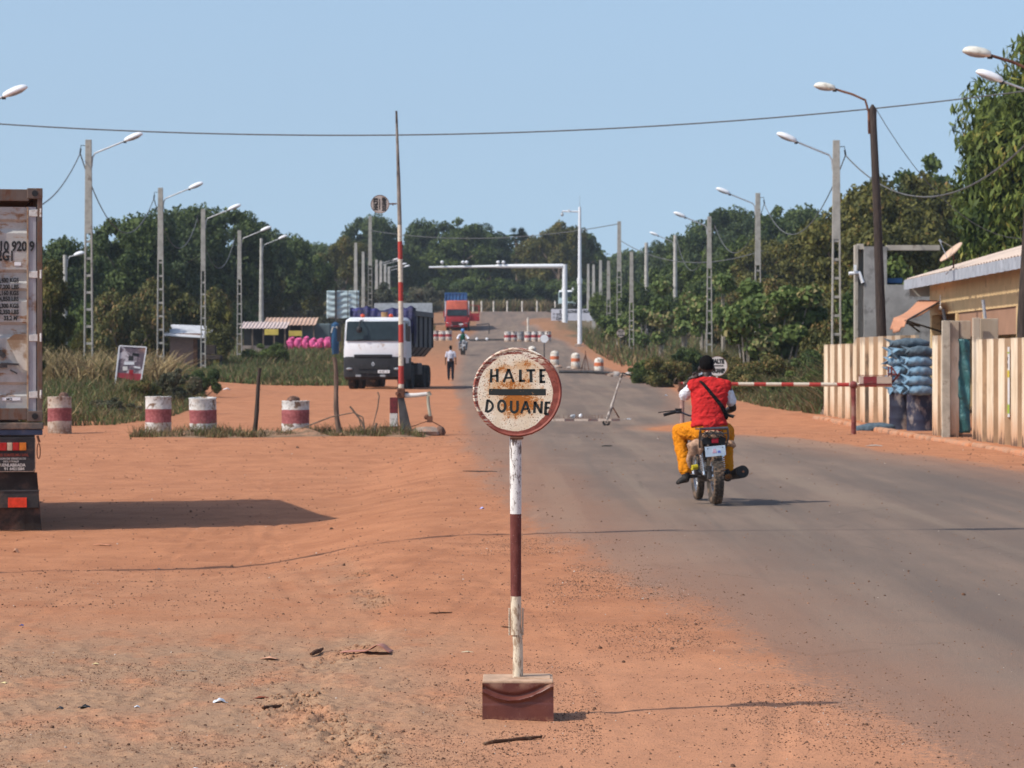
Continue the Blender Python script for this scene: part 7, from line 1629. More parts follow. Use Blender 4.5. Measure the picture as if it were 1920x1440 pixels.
# ------------------------------------------------------------------ precast boundary wall on the right
def wall_mat():
    g = G('wall_paint', 'world'); n = g.noise(.9, 5, .65, stretch=(3, 3, .8)); n2 = g.noise(3.0, 6, .7, stretch=(2, 2, .45)); n3 = g.noise(20, 4, .7); s = g.sep()
    col = g.mix(g.ss(n, .35, .65), (0.64, 0.50, 0.34), (0.76, 0.65, 0.49))
    low = g.ma('ADD', s[2], g.ma('MULTIPLY', g.ma('SUBTRACT', n2, .5), 1.3))
    col = g.mix(g.ma('MULTIPLY', g.ss(low, .85, .12), .75), col, (0.50, 0.25, 0.12))
    col = g.mix(g.ma('MULTIPLY', g.ss(n2, .55, .70), .6), col, (0.33, 0.23, 0.15)); col = g.mix(g.ma('MULTIPLY', g.ss(g.ma('ADD', s[2], g.ma('MULTIPLY', n2, .5)), 2.28, 2.42), .6), col, (0.22, 0.17, 0.13))
    col = g.mix(g.ma('MULTIPLY', g.ss(low, .18, .02), .9), col, (0.10, 0.06, 0.04)); return g.done(col, .9, n3, .008, .5)
M['wall'] = wall_mat()
WX = lambda y: 8.94 + (83 - y) * .041
def wall_section(y0, y1, zt, label, period=1.28, seed=1, steps=None):
    M['wall_shade_stain'] = M.get('wall_shade_stain') or simple('shaded_stained_recess', (.40, .27, .165), .28, 2.5, .95, .01, dirt=(.11, .085, .06), dirtamt=.30, dscale=1.6, stretch=(1, 1, .35))  # returns and recesses: shade put into a browner base colour, plus dirt streaks
    """folded precast wall running along the road; outer flats and inner flats joined by short returns"""
    t = thing('precast_wall', label, 'wall', (WX(y0), y0, 0), group='cream precast walls of the compound')
    r = random.Random(seed); pts = []; y = y0; dep = .24
    while y > y1:
        pq = period * r.uniform(.86, 1.14); a = y - pq * r.uniform(.50, .64); b = y - pq
        pts += [(WX(y) - dep, y), (WX(a) - dep, a), (WX(a) + .0, a - .03), (WX(b), b), ]; y = b - .02
    mb = MB(); vs = []
    for x, yy in pts:
        zt_ = zt(yy); z0 = Gz(x, yy) - .25
        for dx in (0, .09): vs += [(x + dx - WX(y0), yy - y0, z0), (x + dx - WX(y0), yy - y0, zt_)]
    fs = []
    for i in range(len(pts) - 1):
        o = i * 4; fs += [(o, o + 4, o + 5, o + 1), (o + 2, o + 3, o + 7, o + 6), (o + 1, o + 5, o + 7, o + 3)]
    fs.append((0, 1, 3, 2)); o = (len(pts) - 1) * 4; fs.append((o, o + 2, o + 3, o + 1)); mb.add(vs, fs); wp = mb.build('wall_panel', [M['wall'], M['wall_shade_stain']], t)
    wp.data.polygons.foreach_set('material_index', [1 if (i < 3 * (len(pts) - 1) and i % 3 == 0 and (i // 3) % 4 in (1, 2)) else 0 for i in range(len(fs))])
    return t
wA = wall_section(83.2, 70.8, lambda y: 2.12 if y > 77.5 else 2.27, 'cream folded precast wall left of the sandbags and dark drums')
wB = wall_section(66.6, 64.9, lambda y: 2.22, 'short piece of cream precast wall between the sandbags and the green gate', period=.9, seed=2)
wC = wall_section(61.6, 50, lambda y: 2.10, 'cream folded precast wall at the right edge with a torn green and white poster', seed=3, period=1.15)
def poster(par, px, y, z0, z1, w_, cols, dx=-.20, group=None):
    o = par; base = Vector((WX(y) + dx, y, 0)) - Vector(o.location); mb = MB(); 
    mb.box((base.x, base.y, (z0 + z1) / 2), (.006, w_, z1 - z0)); p = mb.build('poster', cols[0], par)
    return p, base
pw = simple('poster_white', (.62, .62, .60), .1, 6, .8, dirt=(.5, .4, .28), dirtamt=.3); pg = simple('poster_green', (.30, .42, .05), .1, 6, .8); py_ = simple('poster_yellow', (.55, .45, .05), .15, 6, .8)
def strip(par, y, parts, w_):
    first = None
    for i, (z0, z1, m_) in enumerate(parts):
        mb = MB(); mb.box((WX(y) - .172 - .003 - par.location.x, y - par.location.y, (z0 + z1) / 2), (.006, w_, z1 - z0))
        o = mb.build('poster' if first is None else 'poster_band', m_, par if first is None else first); first = first or o
    return first
f = strip(wC, 58.85, [(.55, 1.93, pw), ], .60)
for z0, z1, m_ in ((1.80, 1.83, pg), (1.33, 1.47, py_), (.62, .80, pg)):
    mb = MB(); mb.box((WX(58.85) - .180 - wC.location.x, 58.85 - wC.location.y, (z0 + z1) / 2), (.005, .60, z1 - z0)); mb.build('poster_band', m_, f)
mb = MB()
for k, (zz, hh) in enumerate(((1.70, .06), (1.56, .09))): mb.box((WX(58.85) - .180 - wC.location.x, 58.85 - wC.location.y, zz), (.005, .26, hh))
mb.build('print', M['letter'], f)
strip(wA, 76.95, [(1.25, 1.85, py_)], .16)
f = strip(wA, 80.8, [(1.05, 1.75, pw)], .22); mb = MB()
for zz in (1.62, 1.52, 1.42, 1.30): mb.box((WX(80.8) - .180 - wA.location.x, 80.8 - wA.location.y, zz), (.004, .14, .05))
mb.build('print', simple('faded_blue_print', (.16, .22, .34), .2, 9, .8), f)
def gateway():
    t = thing('gateway', 'two tall cream gateposts with a dark green sheet-metal door between them', 'gate', (9.65, 64.6, 0))
    w = lambda px, d, z: Vector((X(px, d) - 9.65, d - 64.6, z)); cream = M['wall']; top = 2.53
    def slab(name, px0, px1, d, z1, z0=-.2, th=.14, mat=cream): mb = MB(); a = w(px0, d, 0); b = w(px1, d, 0); mb.box(((a.x + b.x) / 2, a.y, (z0 + z1) / 2), (b.x - a.x, th, z1 - z0)); return mb.build(name, mat, t, bevel=.012)
    slab('gatepost', 1766, 1781, 64.6, top, mat=M['concrete_cream']); slab('gatepost', 1781.5, 1797.5, 64.72, top); slab('lintel', 1798, 1819.5, 64.75, top, z0=2.13)
    slab('gatepost', 1823.5, 1836.5, 62.6, top + .03); slab('gatepost', 1837, 1871, 62.85, top + .02, z0=-.2)
    g = G('green_door'); g.co = g.raw; n = g.noise(3, 5, .65, dist=1.0); n2 = g.noise(9, 4, .7)
    m_ = g.done(g.mix(g.ss(n, .4, .6), (.022, .10, .105), (.045, .165, .17)), .45, n, .10, .8, spec=.5)
    mb = MB(); a = w(1797.5, 64.6, 0); b = w(1825, 64.2, 0); rr = random.Random(4)
    mb.grid(lambda u, v: (a.x + (b.x - a.x) * u, a.y + .06 + .035 * math.sin(u * 6 + v * 9) + .025 * math.sin(v * 23 + u * 3), .10 + 2.03 * v), 10, 30); dr = mb.build('door', m_, t, solid=.02, smooth=60)
    mb = MB()
    for z in (.12, .78, 1.46, 2.1): mb.box(((a.x + b.x) / 2, a.y + .10, z), (b.x - a.x, .04, .035))
    mb.build('door_rail', simple('green_rail', (.02, .07, .075), .2, 6, .6), dr)
    for px, dd in ((1771, 64.7), (1846, 63.0)): mb = MB(); mb.tube([w(px + 2, dd + .2, top - .05), w(px - 3, dd + .2, top + (.26 if px < 1800 else .42))], .035, 8); mb.build('pipe_stub', M['galv'] if px > 1800 else M['steel_dark'], t)
M['concrete_cream'] = simple('stained_cream_concrete', (.42, .37, .29), .25, 3, .9, .008, dirt=(.2, .16, .12), dirtamt=.4)
gateway()
# ---- kerb of mortared stones along the compound
def kerb():
    mb = MB(); r = random.Random(3); y = 80.0
    while y > 50:
        L = r.uniform(.5, 1.0); x = WX(y) - .9 - max(0, (70 - y)) * .012 + r.uniform(-.04, .04); z = Gz(x, y); mb.box((x, y - L / 2, z - .02), (.24, L - .01, .19 + r.uniform(-.03, .03)), rot=Matrix.Rotation(r.uniform(-.04, .04), 3, 'Z')); y -= L
    o = mb.build('kerb', simple('earthy_kerb', (.46, .255, .155), .2, 3, .95, .03, dirt=DIRT_A, dirtamt=.7), None, bevel=.05); tag(o, kind='structure')
kerb()
# ---- dark drums and sandbags
M['drum_navy'] = simple('navy_drum', (.022, .024, .045), .3, 3, .6, .006, dirt=(.20, .17, .16), dirtamt=.42, dscale=5, stretch=(1, 1, .5))
GN = 'scuffed navy drums under the sandbags'
drum(1691, 71.0, 'scuffed navy drum under the sandbags, the left and farther one of two', 'drum_navy', r=.30, h=.90, group=GN, seed=61, dent=.02)
drum(1725, 70.0, 'scuffed navy drum under the sandbags, the right and nearer one of two', 'drum_navy', r=.31, h=.88, group=GN, seed=62, dent=.02)
M['bag'] = None
g = G('sandbag_blue'); g.co = g.raw; n = g.noise(7, 4, .6); n2 = g.noise(60, 2); n3 = g.noise(3, 4); col = g.mix(g.ss(n, .35, .65), (.115, .21, .30), (.20, .33, .44)); M['bag'] = g.done(g.mix(g.ma('MULTIPLY', g.ss(n3, .5, .65), .45), col, (.20, .20, .19)), .75, g.ma('ADD', n, g.ma('MULTIPLY', n2, .15)), .05, .6)
g = G('sandbag_dark'); g.co = g.raw; n = g.noise(7, 4, .6); M['bag_dk'] = g.done(g.mix(g.ss(n, .35, .65), (.05, .075, .095), (.10, .14, .17)), .8, n, .05, .6)
GSB = 'blue woven sandbags piled on the navy drums'
def sandbag(c, L, W_, H, rz, label, seed, mat='bag', ears=True, tilt=0.0):
    t = thing('sandbag', label, 'sandbag', c, rz, GSB); r = random.Random(seed); t.rotation_euler = (r.uniform(-.08, .08), tilt + r.uniform(-.09, .09), rz + r.uniform(-.12, .12)); L *= r.uniform(.92, 1.1); mb = MB(); nu, nv = 18, 12; vs = []
    for i in range(nu + 1):
        u = i / nu; e = max(.16, math.sin(math.pi * (.05 + .9 * u)) ** .42); pinch = 1.0
        for j in range(nv):
            a = 2 * math.pi * j / nv; ca, sa = math.cos(a), math.sin(a); q = 1 + .05 * math.sin(u * 19 + a * 3 + seed)
            vs.append(((u - .5) * L, W_ / 2 * e * q * (abs(ca) ** .75) * (1 if ca > 0 else -1), H / 2 * e * q * (abs(sa) ** .8) * (1 if sa > 0 else -1) - .03 * (u - .5) ** 2 * 4))
    fs = [(i * nv + j, i * nv + (j + 1) % nv, (i + 1) * nv + (j + 1) % nv, (i + 1) * nv + j) for i in range(nu) for j in range(nv)] + [tuple(range(nv - 1, -1, -1)), tuple(nu * nv + j for j in range(nv))]
    mb.add(vs, fs); mb.build('sack', M[mat], t, smooth=70)
    if ears:
        mb = MB(); x0 = -L / 2
        for sg in (-1, 1):
            a = Vector((x0 + .06, 0, 0)); b = Vector((x0 - r.uniform(.08, .15), sg * W_ * r.uniform(.25, .42), sg * H * .42 + r.uniform(-.02, .04))); mb.add([a + Vector((.05, 0, H * .25)), a + Vector((.05, 0, -H * .25)), b, a + Vector((.0, sg * .14, H * .1)), a + Vector((-.02, -sg * .05, 0))], [(0, 1, 2), (0, 2, 3), (1, 4, 2), (0, 4, 2)])
        mb.build('tied_corner', M[mat], t, solid=.012)
    return t
zb = .86; order = ['bottom', 'second', 'third', 'fourth', 'top']
for i in range(5):
    z = zb + .13 + i * .222
    sandbag((X(1722 - (i % 2) * 2, 69.6) + .05, 69.6, z), .60, .5, .27, .05 * (i - 2), f'{order[i]} layer of the sandbag pile, long bag on its right half nearest the green gate', 10 + i, 'bag' if i < 4 else 'bag_dk', ears=True)
    sandbag((X(1693, 70.6), 70.5, z + .02), .62, .42, .25, R(62 + 18 * (i % 2) - 7 * i), f'{order[i]} layer of the sandbag pile, middle bag with its tied end sticking out', 30 + i)
    sandbag((X(1682, 71.0), 71.0, z - .01), .42, .44, .25, R(20 - 30 * (i % 2)), f'{order[i]} layer of the sandbag pile, left bag overhanging the far drum', 50 + i)
sandbag((X(1705, 69.9), 69.9, zb + .11 + 5 * .222), .85, .5, .24, .1, 'dark sandbag lying across the very top of the sandbag pile', 77, 'bag_dk', ears=True)
sandbag((X(1638, 70.2), 70.2, Gz(8.5, 70.2) + .06), .95, .5, .24, R(-8), 'flattened grey-green sandbag lying on the earth beside the navy drums', 78, 'bag_dk', ears=False)
def rubble(px, d, n, label, s=.12, seed=1):
    x = X(px, d); t = None; r = random.Random(seed); mb = MB()
    for i in range(n): dx, dy = r.uniform(-.28, .28) * (n > 1), r.uniform(-.2, .2); q = s * r.uniform(.6, 1.2); mb.ball((dx, dy, q * .4), (q, q * .9, q * .7), 8, 6, jit=.18, rnd=r)
    o = mb.build('rock', M['stone'], None, loc=(x, d, Gz(x, d)), smooth=30); return tag(o, label, 'rock')
rubble(1552, 84, 1, 'reddish boulder at the foot of the nearest right lamp post', .30, 2); rubble(1566, 84.5, 1, 'grey stone between the reddish boulder and the wall end', .22, 3)

# ------------------------------------------------------------------ house with corrugated roof, awning and dish
def house():
    y0, y1 = 71.0, 92.6; xf = 12.95; t = thing('cream_house', 'single-storey cream house with a corrugated roof and wide eave behind the cream wall', 'house', (xf, y0, 0))
    cream = simple('cream_render', (.62, .43, .22), .1, 1.5, .9, dirt=(.42, .27, .15), dirtamt=.25); brown = simple('brown_render', (.34, .19, .12), .1, 1.2, .9)
    L = y1 - y0; mb = MB()
    mb.box((.10, L / 2, 3.60), (.20, L, 1.05)); mb.box((5, L - .1, 2.0), (9.8, .2, 4.0)); mb.box((5, .1, 2.0), (9.8, .2, 4.0)); mb.box((9.9, L / 2, 2.0), (.2, L, 4.0)); mb.box((2.6, L / 2, 2.0), (.2, L - .4, 4.0)); mb.build('wall', cream, t)
    for yy in (.3, 5.5, 11, 16.0, L - .35): mb = MB(); mb.box((.12, yy, 1.52), (.26, .34, 3.09)); mb.build('porch_pillar', cream, t)
    mb = MB(); mb.box((.06, 8.4, 2.72), (.03, 16.4, .72)); mb.build('porch_blind', brown, t)
    # roof
    vs = []; n = 150; mb = MB(); ovr = .62
    for i in range(n + 1):
        yy = -1.2 + (L + 2.2) * i / n; q = .035 * math.sin(i * math.pi / 1.5)
        vs += [(-ovr, yy, 4.22 + q), (5.2, yy, 5.9 + q), (11, yy, 4.4 + q)]
    mb.add(vs, [(3 * i, 3 * i + 3, 3 * i + 4, 3 * i + 1) for i in range(n)] + [(3 * i + 1, 3 * i + 4, 3 * i + 5, 3 * i + 2) for i in range(n)]); g = G('roof_sheet'); nn = g.noise(.8, 4, .6); mb.build('roof', g.done(g.mix(g.ss(nn, .35, .65), (.54, .42, .33), (.66, .53, .43)), .6), t)
    mb = MB(); n = 150; vs = []
    for i in range(n + 1):
        yy = -1.2 + (L + 2.2) * i / n; q = (0, .018, .018, 0)[i % 4]; vs += [(-ovr - .03 - q, yy, 4.20), (-ovr - .03 - q, yy, 3.90 + .004 * math.sin(i * .9))]
    mb.add(vs, [(2 * i, 2 * i + 1, 2 * i + 3, 2 * i + 2) for i in range(n)]); mb.build('fascia', simple('galvanised_fascia', (.36, .375, .41), .12, 2, .5, dirt=(.2, .19, .2), dirtamt=.25), t)
    mb = MB(); mb.box((1.1, L + .95, 3.9), (3.2, .04, .42)); mb.build('end_fascia', M['concrete_far'], t)
    mb = MB(); mb.box((1.3, L / 2, 4.0), (2.4, L, .04)); mb.build('ceiling', brown, t)
    mb = MB(); mb.box((2.45, 6, 2.1), (.08, 1.6, 1.3)); mb.box((2.45, 12.5, 2.1), (.08, 1.6, 1.3)); mb.build('window', M['glass_dark'], t)
    mb = MB(); mb.box((2.45, 18.8, 1.5), (.08, 2.6, 2.4)); mb.build('doorway', M['black'], t)
    # awning : own thing
    a = thing('cloth_awning', 'faded orange cloth awning with a torn valance sloping from the far end of the house', 'awning', (xf, 90, 0)); org = cloth('faded_orange_cloth', (.56, .27, .16), .12, fold=2)
    w = lambda px, py, d: W(px, py, d) - Vector(a.location); A, B, C_, D_ = w(1722, 563, 93.5), w(1762, 564, 89), w(1700, 599, 84), w(1676, 596, 87)
    mb = MB(); mb.grid(lambda u, v: (A.lerp(B, u)).lerp(D_.lerp(C_, u), v) + Vector((0, 0, -.10 * math.sin(v * 3.1))), 8, 10)
    Dl, Cl = w(1670, 627, 86.8), w(1698, 619, 83.8)
    mb.grid(lambda u, v: D_.lerp(C_, u).lerp(Dl.lerp(Cl, u), v * (1 - .35 * (math.sin(u * 7 + 1) > .2) * .8)) + Vector((-.05 * v, 0, 0)), 14, 4); mb.build('canopy', org, a, solid=.02, smooth=60)
    mb = MB()
    for p, q in ((w(1698, 601, 84), w(1775, 625, 92)), (w(1700, 606, 84), w(1724, 612, 89)), (w(1700, 604, 84), w(1724, 622, 90)), (w(1762, 566, 89), w(1700, 601, 84))): mb.tube([p, q], .028, 6)
    mb.build('frame', M['steel_dark'], a)
    mb = MB(); p = w(1763, 575, 88.5); mb.tube([p + Vector((0, 0, .35)), p], .012, 5); mb.ball(p - Vector((0, 0, .05)), .06, 10, 8); mb.build('bulb', M['lamp_white'], a)
    # dish
    dd = 84; s = thing('satellite_dish', 'tilted beige satellite dish on a short mast above the corrugated roof', 'satellite dish', W(1788, 505, dd)); c = Vector((X(1783, dd) - s.location.x, 0, Z(472, dd) - s.location.z))
    axis = Vector((-.62, -.12, .70)).normalized(); Mx = axis.to_track_quat('Z', 'Y').to_matrix(); prof = [(.0, -.07), (.15, -.062), (.3, -.04), (.40, .0)]
    mb = MB(); mb.lathe(prof, 30, c, Mx, cap=False); mb.build('reflector', simple('beige_dish', (.60, .42, .30), .08, 3, .6), s, solid=.012, smooth=60)
    mb = MB(); mb.tube([(0, 0, -.25), (0, 0, .34), c - axis * .07], .022, 8); mb.tube([Vector((-.22, 0, -.15)), Vector((0, 0, .08))], .01, 5); mb.build('mast', M['rust'], s)
    mb = MB(); f = c + axis * .42 + Vector((-.06, 0, .02)); e1 = c + Mx @ Vector((-.02, -.38, 0)); mb.tube([c + Mx @ Vector((.28, -.28, 0)), f], .012, 6); mb.tube([c + Mx @ Vector((-.28, .2, 0)), f], .008, 6); mb.tube([f, f - axis * .1], .03, 8); mb.build('feed_arm', M['galv'], s)
house()
def block_building():
    d = 97.5; x0 = X(1604, d); t = thing('block_building', 'unfinished grey block building with a tall concrete frame behind the cream wall', 'building', (x0, d, Gz(x0, d)))
    z0 = t.location.z; w = lambda px: X(px, d) - x0; z = lambda py: Z(py, d) - z0; con = simple('raw_render', (.30, .29, .275), .18, 1.2, .9, .01, dirt=(.20, .19, .18), dirtamt=.45)
    con2 = simple('raw_concrete', (.40, .36, .30), .2, 1.5, .9, dirt=(.26, .22, .18), dirtamt=.35)
    mb = MB(); mb.box(((w(1620) + w(1663)) / 2, 1.2, z(462) / 2), (w(1663) - w(1620), 2.4, z(462))); mb.build('stair_wall', con, t)
    mb = MB(); mb.box(((w(1604) + w(1609)) / 2, .3, z(459) / 2), (w(1609) - w(1604), .5, z(459))); mb.box(((w(1609) + w(1620)) / 2, .3, z(462)), (w(1620) - w(1609), .45, .18)); mb.box(((w(1609) + w(1620)) / 2, .38, (z(534) + z(634)) / 2), (w(1620) - w(1609), .3, z(534) - z(634))); mb.box(((w(1609) + w(1620)) / 2, .55, z(500)), (w(1620) - w(1609), .1, z(465) - z(534))); mb.build('column', con2, t)
    mb = MB(); mb.box(((w(1663) + w(1763)) / 2, .2, z(464.5)), (w(1763) - w(1663), .3, .17)); mb.build('beam', con2, t, bevel=.01)
    mb = MB(); mb.box(((w(1664) + w(1775)) / 2, 1.15, z(534) / 2), (w(1775) - w(1664) + .2, 2.6, z(534))); mb.build('wall', con, t)
    mb = MB(); mb.box(((w(1665) + w(1695)) / 2, 1.2, z(530) + .08), (w(1695) - w(1665), 1.6, .16)); mb.build('blue_sheet', simple('blue_sheet', (.03, .09, .20), .2, 3, .6), t)
    mb = MB(); mb.tube([(w(1603) - .2, 0, z(513)), (w(1611), 0, z(511)), (w(1618), 0, z(530))], .06, 8); mb.box((w(1603), -.05, z(503)), (.08, .08, .22)); mb.build('drain_pipe', M['lamp_white'], t, smooth=50)
block_building()
# ------------------------------------------------------------------ left side buildings
def stalls():
    d = 196; 
    def roofed(px0, px1, ytop, yeave, ybase, d, label, roofm, wallm, name='market_stall', wallpart=.45, dark=True):
        x0 = X((px0 + px1) / 2, d); zg = Z(ybase, d); t = thing(name, label, 'stall', (x0, d, zg - .2)); h = X(px1, d) - X(px0, d); mb = MB(); n = 40; za, zb = Z(yeave, d) - t.location.z, Z(ytop, d) - t.location.z; vs = []
        for i in range(n + 1): xx = -h / 2 + h * i / n; q = .04 * math.sin(i * 2.1); vs += [(xx, -1.2, za + q), (xx, 1.8, zb + q)]
        mb.add(vs, [(2 * i, 2 * i + 2, 2 * i + 3, 2 * i + 1) for i in range(n)]); mb.build('roof', roofm, t, solid=.02)
        mb = MB(); hw = za * wallpart; mb.box((0, -.6, hw / 2), (h * .96, .15, hw)); mb.build('front_wall', wallm, t)
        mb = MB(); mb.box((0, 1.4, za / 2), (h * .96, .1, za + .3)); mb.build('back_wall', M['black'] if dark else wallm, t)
        mb = MB()
        for i in range(5): mb.box((-h * .46 + h * .92 * i / 4, -1.0, za / 2), (.09, .09, za))
        mb.build('post', M['trunk'], t)
        return t
    pink = simple('pale_roof_sheet', (.60, .48, .43), .12, .8, .6, dirt=(.42, .28, .22), dirtamt=.3); org = simple('orange_roof_sheet', (.52, .34, .24), .12, .8, .6)
    w1 = simple('mud_wall', (.30, .25, .22), .15, 1.2, .95)
    s1 = roofed(452, 540, 603, 616, 668, 192, 'market stall with a pale ribbed roof and grey low wall in the field', pink, w1)
    s2 = roofed(496, 594, 595, 610, 664, 203, 'market stall with an orange-brown roof behind the pale roofed one', org, M['black'], wallpart=.5)
    s3 = thing('tent_shelter', 'dark bluish tarpaulin shelter right of the orange-brown roofed stall', 'shelter', (X(595, 204), 204, Z(655, 204) - .1)); mb = MB(); h = X(622, 204) - X(568, 204); mb.box((0, 0, 1.0), (h, 2, 1.7)); mb.build('tarpaulin', simple('grey_blue_tarp', (.08, .11, .12), .3, .8, .8), s3, bevel=.1)
    mb = MB(); mb.box((-.3, -1.05, .35), (h, .05, .12)); mb.build('blue_band', simple('navy_band', (.02, .03, .12), .2, 2, .7), s3)
    yel = simple('yellow_board', (.60, .46, .10), .15, 2, .7)
    for px0, px1, py0, py1, d, lab in ((496, 522, 617, 628, 190.2, 'yellow board hanging under the pale roofed stall'), (541, 566, 620, 630, 195, 'yellow board under the orange-brown roofed stall')):
        x = X((px0 + px1) / 2, d); mb = MB(); mb.box((0, 0, 0), (X(px1, d) - X(px0, d), .05, (py1 - py0) / FPX * d)); o = mb.build('yellow_board', yel, None, loc=(x, d, Z((py0 + py1) / 2, d))); tag(o, lab, 'board')
    pk = simple('pink_sack_plastic', (.72, .12, .30), .2, 3, .6)
    r = random.Random(5)
    for i, lab in enumerate(('leftmost bright pink sack on the stall row', 'second bright pink sack from the left', 'third bright pink sack from the left', 'fourth bright pink sack from the left', 'fifth bright pink sack from the left', 'sixth bright pink sack from the left, beside the blue tank')):
        px = 545 + i * 13.6; d = 191; x = X(px, d); zz = Z(653, d); mb = MB(); q = r.uniform(.9, 1.1)
        mb.ball((0, 0, .33), (.24, .22, .34 * q), 9, 7, jit=.28, rnd=r); mb.ball((r.uniform(-.2, .2), -.1, .2), (.15, .12, .2), 8, 5, jit=.3, rnd=r); mb.ball((.12, -.05, .62 * q), (.14, .12, .10), 9, 6, jit=.12, rnd=r); o = mb.build('pink_sack', pk, None, loc=(x, d, zz), smooth=50); tag(o, lab, 'sack', 'bright pink sacks in front of the stalls')
    d = 188; x = X(629, d); t = thing('blue_tank', 'tall narrow blue covered stand beside the pink sacks', 'tank', (x, d, Z(655, d))); mb = MB(); mb.lathe([(.22, -.3), (.24, .4), (.25, 1.3), (.28, 1.38), (.24, 1.6), (.05, 1.72)], 16); mb.build('body', simple('blue_plastic', (.02, .075, .16), .15, 2, .6), t, smooth=40); mb = MB(); mb.tube([(-.24, -.1, 1.05), (-.14, -.22, 1.4), (.10, -.24, 1.4), (.2, -.15, 1.1)], .05, 6); mb.build('rope', M['white'], t)
    # billboard seen from behind
    d = 212; x = X(643, d); zg = Gz(x, d); t = thing('billboard', 'back of a pale blue corrugated billboard on a single post behind the tipper lorry', 'billboard', (x, d, zg)); w_ = X(674, d) - X(613, d); z1, z2 = Z(597, d) - zg, Z(545, d) - zg; mb = MB(); g = G('pale_blue_sheet'); g.co = g.raw; nn = g.noise(1.0, 4, .6, stretch=(.6, 1, 3)); sh = g.done(g.mix(g.ss(nn, .35, .65), (.34, .44, .47), (.50, .60, .62)), .5)
    mb.grid(lambda u, v: (-w_ / 2 + w_ * u, .04 * math.sin(v * 30 + 2 * math.sin(u * 8)), z1 + (z2 - z1) * v), 24, 24); mb.build('panel', sh, t, solid=.02, smooth=60); mb = MB(); mb.box((-.5, -.12, z2 / 2), (.14, .14, z2)); 
    for q in (.45, 1.1): mb.box((q - .1, -.10, (z1 + z2) / 2), (.05, .05, z2 - z1))
    mb.build('post', M['steel_dark'], t)
    # mud hut
    d = 162; x = X(352, d); t = thing('mud_hut', 'small mud-brick hut with a pale sheet roof between the second and third left lamp posts', 'hut', (x, d, Gz(x, d) - .1)); mb = MB(); wd = X(385, d) - X(318, d); mb.box((-.1, 1, 1.05), (wd - .2, 2.0, 2.1)); g = G('mud_brick'); n1 = g.noise(3, 5, .7); br = g.n('ShaderNodeTexBrick'); br.inputs['Scale'].default_value = 3.2; g.l(g.raw, br.inputs[0]); mp = g.n('ShaderNodeMapping'); mp.inputs['Rotation'].default_value = (R(90), 0, 0); g.l(g.raw, mp.inputs[0]); g.l(mp.outputs[0], br.inputs[0]); br.inputs['Color1'].default_value = (.26, .15, .12, 1); br.inputs['Color2'].default_value = (.20, .12, .10, 1); br.inputs['Mortar'].default_value = (.33, .25, .20, 1)
    mb.build('wall', g.done(g.mix(g.ss(n1, .55, .7), br.outputs[0], (.17, .13, .12)), .95), t); mb = MB(); mb.add([(-wd / 2 - .3, -.5, 1.98), (wd / 2 + .3, -.5, 1.82), (wd / 2 + .2, 2.4, 2.5), (-wd / 2 - .2, 2.4, 2.6)], [(0, 1, 2, 3)]); mb.build('roof', simple('white_roof_sheet', (.55, .55, .56), .15, 2, .5), t, solid=.04)
    mb = MB(); mb.box((.42, -.03, .95), (.22, .06, 1.9)); mb.build('door_post', M['rust'], t); mb = MB(); mb.box((.72, -.03, .9), (.5, .04, 1.75)); mb.build('doorway', M['black'], t)
    d = 158; x = X(398, d); t = thing('handcart', 'dark wooden handcart parked right of the mud hut', 'cart', (x, d, Gz(x, d))); mb = MB(); mb.box((0, 0, .75), (1.0, 1.2, .25)); mb.box((-.1, 0, 1.15), (.6, .8, .5)); mb.build('tray', M['wood_dark'], t, bevel=.03); 
    for sx in (-.45, .45): mb = MB(); mb.lathe([(.2, -.05), (.38, -.05), (.38, .05), (.2, .05)], 20, (sx, 0, .38), Matrix.Rotation(R(90), 3, 'Y')); mb.build('wheel', M['rubber'], t)
    # torn poster board
    d = 101; x = X(243, d); zg = Gz(x, d); t = thing('poster_board', 'leaning metal-framed board with torn grey and red posters in the grass', 'sign board', (x, d, zg)); t.rotation_euler = (0, R(2), R(6))
    zz = lambda py: Z(py, d) - zg; g = G('torn_posters'); g.co = g.raw; n1 = g.noise(2.2, 3, .5, dist=.6); n2 = g.voro(4.5, out='Color'); s_ = g.sep(); n3 = g.noise(9, 3)
    col = g.mix(g.ss(n1, .44, .52), (.55, .50, .52), (.13, .10, .12)); col = g.mix(g.ss(n3, .56, .60), col, (.26, .20, .22)); col = g.mix(g.ma('MULTIPLY', g.ss(s_[0], .15, .5), g.ss(s_[2], 1.35, 1.6)), col, (.40, .20, .13))
    zr = zz(702); col = g.mix(g.ss(s_[2], zr + .06, zr + .02), col, (.35, .045, .06)); pm = g.done(col, .7)
    mb = MB(); xa, xb_ = X(218, d) - x, X(269, d) - x; mb.add([(xa - .02, 0, zz(708)), (xb_ - .12, 0, zz(714)), (xb_ + .02, 0, zz(651)), (xa + .06, 0, zz(650)), (xa - .02, .05, zz(708)), (xb_ - .12, .05, zz(714)), (xb_ + .02, .05, zz(651)), (xa + .06, .05, zz(650))], [(0, 1, 2, 3), (7, 6, 5, 4), (0, 4, 5, 1), (3, 2, 6, 7), (0, 3, 7, 4), (1, 5, 6, 2)]); bd = mb.build('board', pm, t)
    for cx, cz, w_, h_, m_ in ((-.05, -.12, .34, .10, 'lamp_white'), (.15, .18, .22, .10, 'black'), (-.18, -.30, .16, .14, 'white'), (.02, -.42, .14, .16, 'red_flat'), (.22, -.25, .22, .06, 'lamp_white'), (.0, .05, .16, .16, 'letter')):
        mb = MB(); mb.box((cx, -.006, (zz(650) + zz(708)) / 2 + cz + .08), (w_, .006, h_), rot=Matrix.Rotation(R(cx * 40), 3, 'Y')); mb.build('poster_scrap', M.get(m_) or M['cab_red'], bd)
